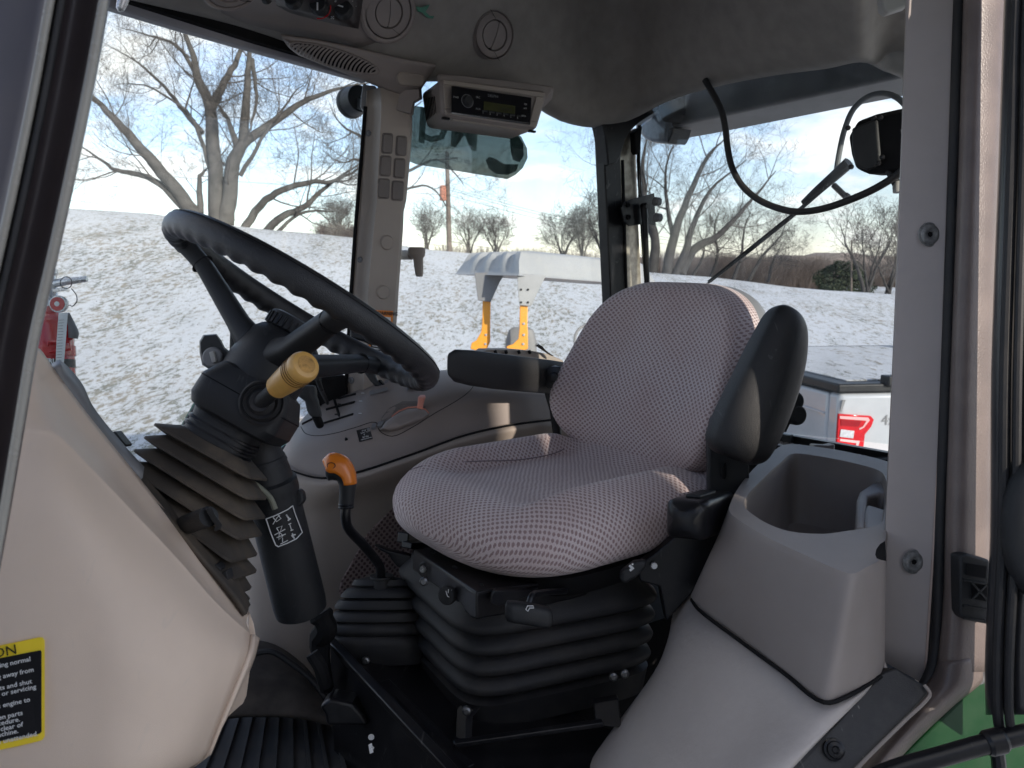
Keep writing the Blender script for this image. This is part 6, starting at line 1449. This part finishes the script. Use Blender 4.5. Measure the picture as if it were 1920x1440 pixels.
obj('slide_rail', bar(P(755, 1008, 1.52), P(800, 1003, 1.62), .012, .010), M['metalblack'], seat, bevel=.002)
obj('slide_rail', bar(P(762, 1022, 1.49), P(830, 1020, 1.6), .012, .006), M['metalblack'], seat, bevel=.002)
obj('slide_rail', prism([P(920, 1118, 1.16), P(926, 1108, 1.16), P(990, 1106, 1.21), P(1010, 1112, 1.22), P(935, 1138, 1.16), P(920, 1130, 1.16)], D(0, 0, .02)), M['metalblack'], seat, bevel=.002)
for x, y, d in ((811, 1035, 1.36), (853, 1063, 1.27), (902, 1096, 1.19)): obj('frame_hole', patch(lambda a, b, off: P(a, b, d - .003 - off), ell(x, y, 5, 2.5, 12, .3), 0, .001), M['dullblack'], seat)
obj('roller', [lathe(P(797, 1068, 1.375), -FW + RT * -.5, [(-.012, .014), (0, .0145), (.002, .012)], 20), lathe(P(807, 1074, 1.36), -FW + RT * -.5, [(-.012, .012), (0, .012)], 20)], M['rubber'], seat)
obj('roller_pin', lathe(P(794, 1067, 1.36), -FW + RT * -.5, [(0, .006), (.004, .0055)], 12), M['chrome'], seat)
wk = obj('weight_knob', [lathe(P(841, 1115, 1.245), -FW + RT * -.55, [(-.004, .014), (.004, .0155), (.008, .0145), (.009, .010)], 28), tube([P(841, 1115, 1.25), P(860, 1112, 1.27)], .007, 12)], M['black'], seat)
obj('hex_boss', lathe(P(861, 1112, 1.255), -FW + RT * -.55, [(-.01, .013), (.006, .013), (.008, .010), (.009, .006)], 6), M['zinc'], seat)
obj('seat_icon', [tube([P(x, y, 1.234) for x, y in seg], .0007, 4) for seg in ([(836, 1108), (839, 1118), (846, 1121)], [(841, 1105), (840, 1112)], [(845, 1110), (847, 1106)], [(843, 1124), (846, 1127)])], M['white'], wk)
hl = obj('height_lever', [loft([se(P(x, y, d), UP * a, FW * b, 2.8, 28) for x, y, d, a, b in ((947, 1145, 1.12, .008, .008), (951, 1145, 1.12, .014, .013), (965, 1147, 1.12, .0155, .014), (1000, 1152, 1.125, .0155, .014), (1025, 1157, 1.13, .0150, .014), (1033, 1158, 1.13, .012, .011), (1036, 1158, 1.13, .006, .006))])], M['black'], seat, smooth=60)
obj('lever_rod', tube(cr([P(990, 1140, 1.13), P(997, 1118, 1.14), P(1012, 1112, 1.17), P(1060, 1108, 1.25)], 5), .005, 10), M['metalblack'], seat)
obj('seat_icon', tube([P(x, y, 1.1045) for x, y in [(986, 1143), (989, 1136), (1000, 1136), (1001, 1140), (993, 1140), (990, 1146), (986, 1143)]], .0007, 4), M['white'], hl)
# pleated suspension boot
cb0 = C(0, 0, 0)
def project(p):
    v = p - CAM; d = v.dot(FW); return 960 + F * v.dot(RT) / d, 720 - F * v.dot(UP) / d
bc_ = Vector((.0205, 1.377, 2.2)); f2 = Vector((-.927, -.375, 0)); l2 = Vector((.49, -.872, 0))
def sring(z, a, b, pw=6, dx_=0): return se(bc_ + Zv * z, f2 * a, l2 * b, pw, 72)
rgs = [sring(-.545, .170, .150), sring(-.560, .172, .155)]
for k in range(4):
    z = -.585 - .0365 * k; a = .192 - .002 * k; b = .172 - .002 * k
    rgs += [sring(z + .007, a - .003, b - .003), sring(z, a, b), sring(z - .007, a - .002, b - .002), sring(z - .011, a - .013, b - .013), sring(z - .020, a - .020, b - .020)]
rgs += [sring(-.72, .182, .162), sring(-.765, .176, .156)]
obj('suspension_boot', loft(rgs), M['rubber'], seat, smooth=50)
bb = obj('suspension_base', loft([se(bc_ + Zv * z, f2 * a, l2 * b, 9, 48) for z, a, b in ((-.74, .166, .146), (-.81, .163, .143))]), M['dullblack'], seat, smooth=40)

# ================================================================ STORAGE BIN AND FENDER COVER
ZR = -.39
outer = [(1366, 962), (1380, 975), (1440, 1012), (1510, 1045), (1570, 1072), (1598, 1080), (1625, 1068), (1655, 1050), (1664, 1000), (1690, 930), (1680, 872), (1600, 850), (1530, 838), (1478, 833), (1445, 850), (1400, 893), (1372, 935)]
inner = [(1395, 950), (1408, 962), (1440, 982), (1480, 996), (1540, 1001), (1590, 995), (1630, 989), (1650, 983), (1660, 950), (1662, 902), (1648, 882), (1600, 868), (1540, 856), (1490, 850), (1465, 866), (1425, 903), (1399, 932)]
def zr(x, y): return ZR + .02 * max(0, (1080 - y) / 240)
o3 = [RZ(x, y, zr(x, y)) for x, y in outer]; i3 = [RZ(x, y, zr(x, y) + .001) for x, y in inner]
cc = sum(i3, Vector()) / len(i3)
low_px = {0: (1297, 1112, 1.25), 1: (1303, 1130, 1.22), 2: (1385, 1192, 1.13), 3: (1470, 1256, 1.04), 4: (1525, 1300, .985), 5: (1548, 1313, .97), 6: (1590, 1300, .985), 7: (1652, 1262, 1.02)}
l3 = []
for i, p in enumerate(o3):
    if i in low_px: l3.append(P(*low_px[i]))
    else: l3.append(Vector((p.x + (p.x - cc.x) * .05, p.y + (p.y - cc.y) * .05, 2.2 - .53)))
mid_ = [a.lerp(b, .985) + Zv * -.004 for a, b in zip(l3, o3)]
ins = [p.lerp(cc, .04) for p in o3]
rings = [l3, [a.lerp(b, .5) for a, b in zip(l3, o3)], [a.lerp(b, .94) for a, b in zip(l3, o3)], [p - Zv * .003 for p in o3], [p.lerp(cc, .012) + Zv * .0015 for p in o3], [p.lerp(q, .95) for p, q in zip(o3, i3)], i3, [q.lerp(cc, .015) - Zv * .004 for q in i3], [q.lerp(cc, .07) - Zv * .06 for q in i3], [q.lerp(cc, .16) - Zv * .125 for q in i3], [q.lerp(cc, .26) - Zv * .135 for q in i3]]
rings = [cr(r, 4, True) for r in rings]
bin_ = thing('storage_bin', 'grey brown open storage tray with cup holder on top of the fender', 'storage tray', sum(l3, Vector()) / len(l3))
obj('tray', loft(rings), M['bin'], bin_, smooth=38)
dv = lambda x, y, z=ZR: RZ(x, y, z)
obj('divider', prism([dv(1606, 935), dv(1612, 920), dv(1635, 905), dv(1700, 885), dv(1720, 900), dv(1700, 935), dv(1650, 925), dv(1628, 930), dv(1622, 990), dv(1605, 990)], Zv * -.11), M['bin'], bin_, bevel=.006)
obj('cup_holder', prism([dv(1620, 958), dv(1626, 945), dv(1660, 955), dv(1720, 965), dv(1700, 990), dv(1620, 990)], Zv * -.10), M['bin'], bin_, bevel=.005)
obj('tray_clip', prism([P(1527, 833, 1.62), P(1552, 835, 1.6), P(1566, 832, 1.6), P(1566, 858, 1.58), P(1555, 855, 1.58), P(1527, 850, 1.6)], FW * .03), M['bin'], bin_, bevel=.003)
obj('grip_notch', patch(lambda x, y, o_: P(x, y, 1.004 - o_), [(1641, 1040), (1643, 1030), (1650, 1020), (1660, 1014), (1662, 1052), (1652, 1050), (1644, 1047)], 0, .002), M['dullblack'], bin_, bevel=.0)
rows = [
 [(1305, 1060, 1.36), (1330, 1100, 1.30), (1400, 1170, 1.18), (1480, 1240, 1.08), (1550, 1290, 1.02), (1600, 1285, 1.02), (1660, 1240, 1.06)],
 [(1290, 1095, 1.34), (1300, 1140, 1.26), (1385, 1205, 1.14), (1465, 1270, 1.05), (1545, 1325, .985), (1600, 1308, .99), (1656, 1262, 1.03)],
 [(1262, 1150, 1.34), (1268, 1200, 1.24), (1340, 1262, 1.13), (1430, 1330, 1.04), (1510, 1370, .97), (1572, 1345, .975), (1642, 1282, 1.02)],
 [(1250, 1215, 1.34), (1225, 1285, 1.22), (1290, 1345, 1.11), (1380, 1400, 1.02), (1440, 1430, .96), (1515, 1400, .955), (1592, 1332, .99)],
 [(1180, 1330, 1.34), (1140, 1390, 1.22), (1220, 1430, 1.10), (1310, 1475, 1.01), (1370, 1505, .95), (1440, 1480, .94), (1502, 1424, .955)],
 [(1100, 1450, 1.36), (1060, 1500, 1.22), (1140, 1540, 1.10), (1240, 1590, 1.0), (1290, 1640, .94), (1350, 1600, .92), (1390, 1545, .93)]]
obj('fender_cover', grid([[P(*q) for q in r] for r in rows], 6, 6), M['fender'], cab, smooth=80, solid=.008, soff=1)
obj('fender_gap', tube(cr([P(1296, 1124, 1.235), P(1310, 1143, 1.20), P(1385, 1200, 1.12), P(1470, 1262, 1.035), P(1545, 1317, .965), P(1590, 1305, .98), P(1652, 1268, 1.015)], 5), .0028, 6), M['dullblack'], cab)
obj('rear_ledge', prism([RS(1400, 862, -.44), RS(1760, 862, -.44), RS(1760, 1200, -.44), RS(1400, 1200, -.44)], CF * -.08), M['dullblack'], cab)
# rear window lower frame
for nm, y0, m_, th in (('rear_sill', 818, M['metalblack'], .010), ('rear_sill', 838, M['metalblack'], .006)):
    a = RS(1425, y0 - 6, -.50); b = RS(1700, y0 + 44, -.50); obj(nm, bar(a, b, th, th), m_, cab, bevel=.002)
obj('sill_strip', bar(RS(1440, 826, -.49), RS(1700, 870, -.49), .003, .004), M['chrome'], cab)
obj('sill_tab', prism([RS(x, y, -.48) for x, y in [(1465, 818), (1482, 816), (1484, 828), (1468, 830)]], CF * -.01), M['black'], cab)

# rear quarter of the cab behind the near post
qa, qb = Vector((.625, 1.135, 0)), Vector((C(-.62, .60, 0).x + .05, C(-.62, .60, 0).y, 0))
obj('quarter_panel', prism([qa + Zv * 1.2, qb + Zv * 1.2, qb + Zv * 2.16, qa + Zv * 2.16], Vector((.02, .01, 0))), M['black'], cab)
obj('quarter_window', prism([qa + Zv * 2.165, qb + Zv * 2.165, qb + Zv * 2.80, qa + Zv * 2.80], Vector((.005, .003, 0))), M['glass'], cab, smooth=0)

# ================================================================ REAR WIPER, HOSE
wm = thing('wiper_motor', 'black rear wiper motor housing at the top of the rear window', 'wiper motor', RS(1650, 260, -.50))
fm = lambda x, y, s=-.46: RS(x, y, s)
mo = obj('motor_housing', [prism([fm(x, y) for x, y in [(1598, 240), (1605, 226), (1640, 213), (1680, 204), (1720, 198), (1720, 322), (1660, 325), (1625, 326), (1602, 316), (1594, 290), (1588, 255)]], CF * -.07)], M['dullblack'], wm, bevel=.010)
obj('motor_cover', prism([fm(x, y, -.455) for x, y in [(1596, 240), (1640, 222), (1644, 228), (1650, 300), (1640, 314), (1625, 320), (1603, 312), (1596, 275)]], CF * -.012), M['dullblack'] if False else M['black'], mo, bevel=.005)
for x, y in ((1591, 240), (1597, 313), (1640, 222), (1652, 221), (1648, 306), (1655, 295)):
    obj('housing_screw', lathe(fm(x, y, -.452), CF, [(0, .0055), (.005, .005), (.006, .003)], 10), M['metalblack'], mo)
obj('rating_label', prism([fm(x, y, -.450) for x, y in [(1689, 243), (1700, 241), (1700, 262), (1691, 264)]], CF * -.002), M['white'], mo, smooth=0)
obj('motor_rod', tube([RS(1668, 320, -.47), RS(1684, 350, -.47)], .009, 12), M['black'], mo); obj('rod_cap', lathe(RS(1684, 350, -.47), UP, [(-.012, .010), (0, .011), (.01, .009)], 14), M['white'] if False else M['lightgrey'], mo)
wa = thing('rear_wiper', 'long thin black wiper arm crossing the rear window diagonally', 'wiper', RS(1575, 318, -.60))
fw_ = lambda x, y: RS(x, y, -.595)
obj('arm', [tube([fw_(1592, 305), fw_(1570, 325), fw_(1530, 360), fw_(1505, 380)], [.014, .013, .011, .006], 10), tube([fw_(1560, 340), fw_(1480, 410), fw_(1400, 475), fw_(1325, 533)], [.0055, .005, .004, .003], 8)], M['black'], wa)
obj('blade', [bar(fw_(1500, 392), fw_(1330, 528), .006, .003), tube([fw_(1563, 347), fw_(1585, 368)], .007, 8), tube([fw_(1585, 366), fw_(1590, 370)], .008, 8)], M['metalblack'], wa)
tag(obj('wiper_hose', tube(cr([RS(x, y, -.61) for x, y in [(1568, 322), (1573, 290), (1583, 245), (1600, 205), (1625, 183), (1652, 175), (1680, 182), (1705, 205)]], 5), .0065, 10), M['grey']), 'grey washer hose arching over the wiper motor outside the rear glass', 'hose')
tag(obj('cable', tube(cr([RS(x, y, -.44) for x, y in [(1322, 150), (1338, 178), (1352, 205), (1360, 240), (1364, 275), (1372, 312), (1390, 346), (1420, 373), (1458, 390), (1495, 397), (1540, 392), (1590, 376), (1640, 354), (1682, 328), (1700, 312)]], 5), .0078, 12), M['rubber'], None, smooth=70), 'thick black cable looping down inside the rear window', 'cable')

# ================================================================ NEAR RIGHT POST, SEAL, DOOR
PT = [[(1699, -120, 1.13), (1699, -120, 1.12), (1750, -120, 1.11), (1800, -120, 1.10), (1803, -120, 1.11)],
      [(1698, 0, 1.13), (1700, 0, 1.12), (1750, 0, 1.11), (1797, 0, 1.10), (1800, 0, 1.11)],
      [(1688, 300, 1.13), (1690, 300, 1.12), (1738, 300, 1.11), (1786, 300, 1.10), (1789, 300, 1.11)],
      [(1672, 700, 1.13), (1674, 700, 1.12), (1720, 700, 1.11), (1767, 700, 1.10), (1770, 700, 1.11)],
      [(1656, 1050, 1.13), (1658, 1050, 1.12), (1704, 1050, 1.11), (1748, 1050, 1.10), (1751, 1050, 1.11)],
      [(1650, 1238, 1.13), (1652, 1238, 1.12), (1692, 1260, 1.11), (1733, 1282, 1.10), (1735, 1283, 1.11)]]
PTG = grid([[P(*q) for q in r] for r in PT], 1, 4); h_t = surf(PTG)
ptm = obj('post_trim', PTG, M['posttrim'], cab, smooth=30, solid=.006, soff=1)
obj('trim_edge', tube([P(x, y, d - .003) for x, y, d in [(1798, -100, 1.10), (1798, 0, 1.10), (1787, 300, 1.10), (1768, 700, 1.10), (1749, 1050, 1.10), (1734, 1282, 1.10)]], .0016, 8), mat('sunlit_trim_edge', (.52, .40, .34), .5), ptm)  # thin edge highlight painted in with a paler, warmer colour
for x, y in ((1742, 440), (1712, 1053)):
    c = h_t(x, y); n = (-FW + RT * .1).normalized(); s = 1.105 / F
    k = obj('trim_screw', lathe(c + n * .0015, n, [(0, 23 * s), (.001, 22 * s), (.0015, 19 * s), (.0035, 17 * s), (.0045, 12 * s), (.003, 7 * s), (.001, 6 * s)], 32), mat('dull_zinc_screw', (.24, .24, .235), .5, metal=.3, var=.35, vs=180, dust=.5, dcol=(.12, .11, .10), ds=120), ptm, smooth=40)
    obj('screw_socket', lathe(c + n * .002, n, [(0, 6 * s), (.0008, 5 * s)], 6), M['dullblack'], k)
obj('inner_post', prism([P(1722, -120, 1.15), P(1815, -120, 1.15), P(1755, 1285, 1.15), P(1680, 1245, 1.15)], FW * .03), M['dullblack'], cab)
# door seal and painted post: long swept profile
def strip_grid(cols, mname, name, parent=cab, sub=6, **k):
    g = grid(cols, 3, sub); return obj(name, g, M[mname], parent, smooth=50, **k)
sealp = [(1806, -120), (1800, 0), (1790, 300), (1776, 700), (1762, 1050), (1757, 1200), (1748, 1255), (1725, 1300), (1690, 1340), (1600, 1450), (1500, 1560)]
obj('door_seal', tube(cr([P(x, y, 1.095 - (.06 * max(0, (y - 1200) / 350))) for x, y in sealp], 5), [.0085] * (len(cr([Vector((0,0,0))] * len(sealp), 5))), 12), M['rubber'], cab, smooth=60)
rows = []
for y, x0, x1, x2, x3, x4 in ((-120, 1811, 1820, 1858, 1884, 1892), (0, 1806, 1815, 1852, 1880, 1890), (300, 1797, 1806, 1840, 1868, 1878), (700, 1782, 1792, 1828, 1856, 1864), (950, 1773, 1784, 1822, 1850, 1858), (1150, 1767, 1780, 1820, 1850, 1858), (1260, 1755, 1772, 1815, 1850, 1858)):
    rows.append([P(x0, y, 1.075), P(x1, y, 1.052), P((x1 + x2) / 2, y, 1.045), P(x2, y, 1.046), P(x3, y, 1.056), P(x4, y, 1.085)])
obj('door_post', grid(rows, 4, 4), M['doorpaint'], cab, smooth=70, solid=.003, soff=1)
# lower sweep of the painted opening
rows = [[P(1757, 1235, 1.085), P(1775, 1240, 1.05), P(1815, 1235, 1.045), P(1850, 1225, 1.07)], [P(1748, 1262, 1.08), P(1766, 1280, 1.045), P(1800, 1275, 1.04), P(1846, 1272, 1.06)], [P(1722, 1305, 1.06), P(1738, 1325, 1.03), P(1755, 1330, 1.03), P(1790, 1322, 1.05)], [P(1640, 1400, 1.02), P(1658, 1418, .99), P(1668, 1420, .99), P(1690, 1420, 1.01)], [P(1520, 1550, .96), P(1540, 1570, .93), P(1552, 1576, .93), P(1570, 1580, .95)]]
obj('opening_sweep', grid(rows, 4, 4), M['doorpaint'], cab, smooth=70, solid=.003, soff=1)
obj('body_panel', prism([P(x, y, 1.06) for x, y in [(1500, 1600), (1620, 1490), (1690, 1420), (1790, 1322), (1850, 1262), (1930, 1200), (1990, 1500), (1800, 1650)]], FW * .03), M['green'], cab, bevel=.004)
obj('paint_patch', prism([P(x, y, 1.059) for x, y in [(1818, 1290), (1822, 1272), (1845, 1258), (1850, 1270), (1845, 1282)]], FW * .0008), M['zinc'], cab, smooth=0)
sillp = [(1652, 1262), (1665, 1256), (1680, 1252), (1733, 1284), (1742, 1300), (1700, 1345), (1600, 1445), (1500, 1560), (1380, 1560), (1480, 1438), (1560, 1360), (1640, 1275)]
sil = obj('door_sill', prism([P(x, y, 1.02 - .10 * max(0, (y - 1260) / 300)) for x, y in sillp], D(-.005, -.01, .03)), mat('scuffed_black_sill', (.012, .012, .014), .42, var=.3, dust=.40, dcol=(.09, .085, .08), ds=26, scr=.55, bump=.4, bs=600), cab, bevel=.003)
obj('sill_lip', tube(cr([P(x, y, 1.015 - .10 * max(0, (y - 1260) / 300)) for x, y in [(1733, 1284), (1744, 1300), (1735, 1315), (1700, 1348), (1600, 1448), (1500, 1563)]], 4), .0022, 8), mat('lit_lip', (.35, .30, .27), .5), sil)  # lip coloured paler than the sill so that it looks lit
c = P(1564, 1405, .965); obj('sill_bolt', lathe(c, D(-.1, .35, -1), [(-.002, .013), (.002, .0125), (.003, .010), (.006, .009), (.007, .005), (.005, .003)], 24), M['metalblack'], sil)
# latch on the post
lt_ = obj('door_latch', prism([P(x, y, 1.03) for x, y in [(1800, 1042), (1812, 1038), (1856, 1050), (1858, 1172), (1805, 1162), (1800, 1150)]], FW * .03), M['black'], cab, bevel=.003)
obj('latch_recess', prism([P(x, y, 1.0285) for x, y in [(1812, 1056), (1850, 1062), (1848, 1085), (1812, 1078)]], FW * .001), M['dullblack'], lt_)
obj('latch_recess', prism([P(x, y, 1.0285) for x, y in [(1822, 1094), (1851, 1096), (1851, 1128), (1822, 1122)]], FW * .001), M['dullblack'], lt_)
obj('latch_cross', [bar(P(1822, 1092, 1.026), P(1852, 1126, 1.026), .0012, .001, up=FW), bar(P(1852, 1095, 1.026), P(1822, 1124, 1.026), .0012, .001, up=FW)], M['black'], lt_)
for y in (1088, 1136, 1158): obj('latch_rib', bar(P(1806, y, 1.027), P(1850, y + 7, 1.027), .0012, .002, up=FW), M['black'], lt_)
# the open door: frame edge with rubber profile at the right of the picture
door = thing('cab_door', 'open cab door with black rubber edged frame at the right edge', 'door', P(1900, 1400, 1.0))
rows = []
for y, x0 in ((-150, 1890), (0, 1882), (300, 1872), (700, 1858), (1000, 1856), (1250, 1846), (1340, 1848), (1385, 1858), (1400, 1885), (1400, 1960)):
    o_ = (0 if y < 1340 else 0)
    if y < 1380: rows.append([P(x0, y, 1.01), P(x0 + 6, y, .965), P(x0 + 18, y, .955), P(x0 + 22, y, .965), P(x0 + 30, y, .95), P(x0 + 38, y, .945), P(x0 + 44, y, .96), P(x0 + 60, y, .94), P(x0 + 110, y, .93)])
g = grid(rows, 3, 5)
obj('door_frame', g, M['doorpaint'] if False else mat('door_frame_black', (.035, .035, .038), .28, var=.2, dust=.35, dcol=(.15, .14, .12), ds=8, bump=.2, bs=200), door, smooth=60, solid=.004, soff=1)
obj('frame_rubber', [tube(cr([P(x, y, .945) for x, y in [(1911, -100), (1906, 0), (1897, 300), (1884, 700), (1880, 1000), (1870, 1250), (1872, 1350), (1880, 1385)]], 5), .006, 10), tube(cr([P(x, y, .935) for x, y in [(1935, -100), (1926, 0), (1919, 300), (1908, 700), (1904, 1000), (1892, 1250), (1893, 1350), (1900, 1390)]], 5), .005, 10)], M['rubber'], door)
obj('door_glass', prism([P(1960, -150, .98), P(2300, -150, .80), P(2300, 1400, .80), P(1950, 1400, .98)], FW * .004), M['glass'], door, smooth=0)
obj('door_pull', loft([se(P(1942, y, .93), RT * w_, FW * .02, 2.4, 28) for y, w_ in ((862, .008), (872, .018), (900, .028), (940, .036), (980, .040), (1020, .039), (1060, .034), (1100, .022), (1120, .008))]), M['black'], door, smooth=60)
gr_ = thing('grab_bar', 'black tubular grab bar at the lower right corner below the green panel', 'grab bar', P(1800, 1420, .95))
obj('bar', tube(cr([P(1590, 1480, .93), P(1680, 1443, .93), P(1760, 1420, .93), P(1855, 1393, .93), P(1990, 1360, .93)], 4), .0115, 16), M['metalblack'], gr_, smooth=60)
obj('bar_joint', [lathe(P(1865, 1391, .93), (P(1990, 1360, .93) - P(1855, 1393, .93)), [(-.012, .0125), (-.008, .015), (.008, .015), (.012, .0125)], 20), tube([P(1867, 1392, .93), P(1872, 1425, .94), P(1876, 1480, .95)], .008, 10)], M['metalblack'], gr_)

# ================================================================ NEAR LEFT DOOR POST (foreground, out of focus)
def lp(x, y, d): return P(x, y, d)
rows = []
for y, xr in ((-900, 370), (-150, 236), (0, 207), (160, 178), (330, 143), (480, 110), (640, 74), (800, 47), (960, 20), (1060, 2), (1300, -45), (2000, -180)):
    rows.append([P(xr, y, .60), P(xr - 4, y, .565), P(xr - 11, y, .555), P(xr - 16, y, .553), P(xr - 22, y, .556), P(xr - 30, y, .568), P(xr - 60, y, .572), P(xr - 82, y, .566), P(xr - 88, y, .553), P(xr - 94, y, .552), P(xr - 99, y, .562), P(xr - 103, y, .562), P(xr - 109, y, .548), P(xr - 116, y, .547), P(xr - 122, y, .560), P(xr - 160, y, .564), P(xr - 330, y, .60)])
g = grid(rows, 2, 4)
obj('front_door_post', g, mat('dark_door_post', (.075, .060, .062), .38, var=.15, dust=.25, dcol=(.10, .085, .08), ds=20, spec=.35), cab, smooth=60, solid=.004, soff=1)

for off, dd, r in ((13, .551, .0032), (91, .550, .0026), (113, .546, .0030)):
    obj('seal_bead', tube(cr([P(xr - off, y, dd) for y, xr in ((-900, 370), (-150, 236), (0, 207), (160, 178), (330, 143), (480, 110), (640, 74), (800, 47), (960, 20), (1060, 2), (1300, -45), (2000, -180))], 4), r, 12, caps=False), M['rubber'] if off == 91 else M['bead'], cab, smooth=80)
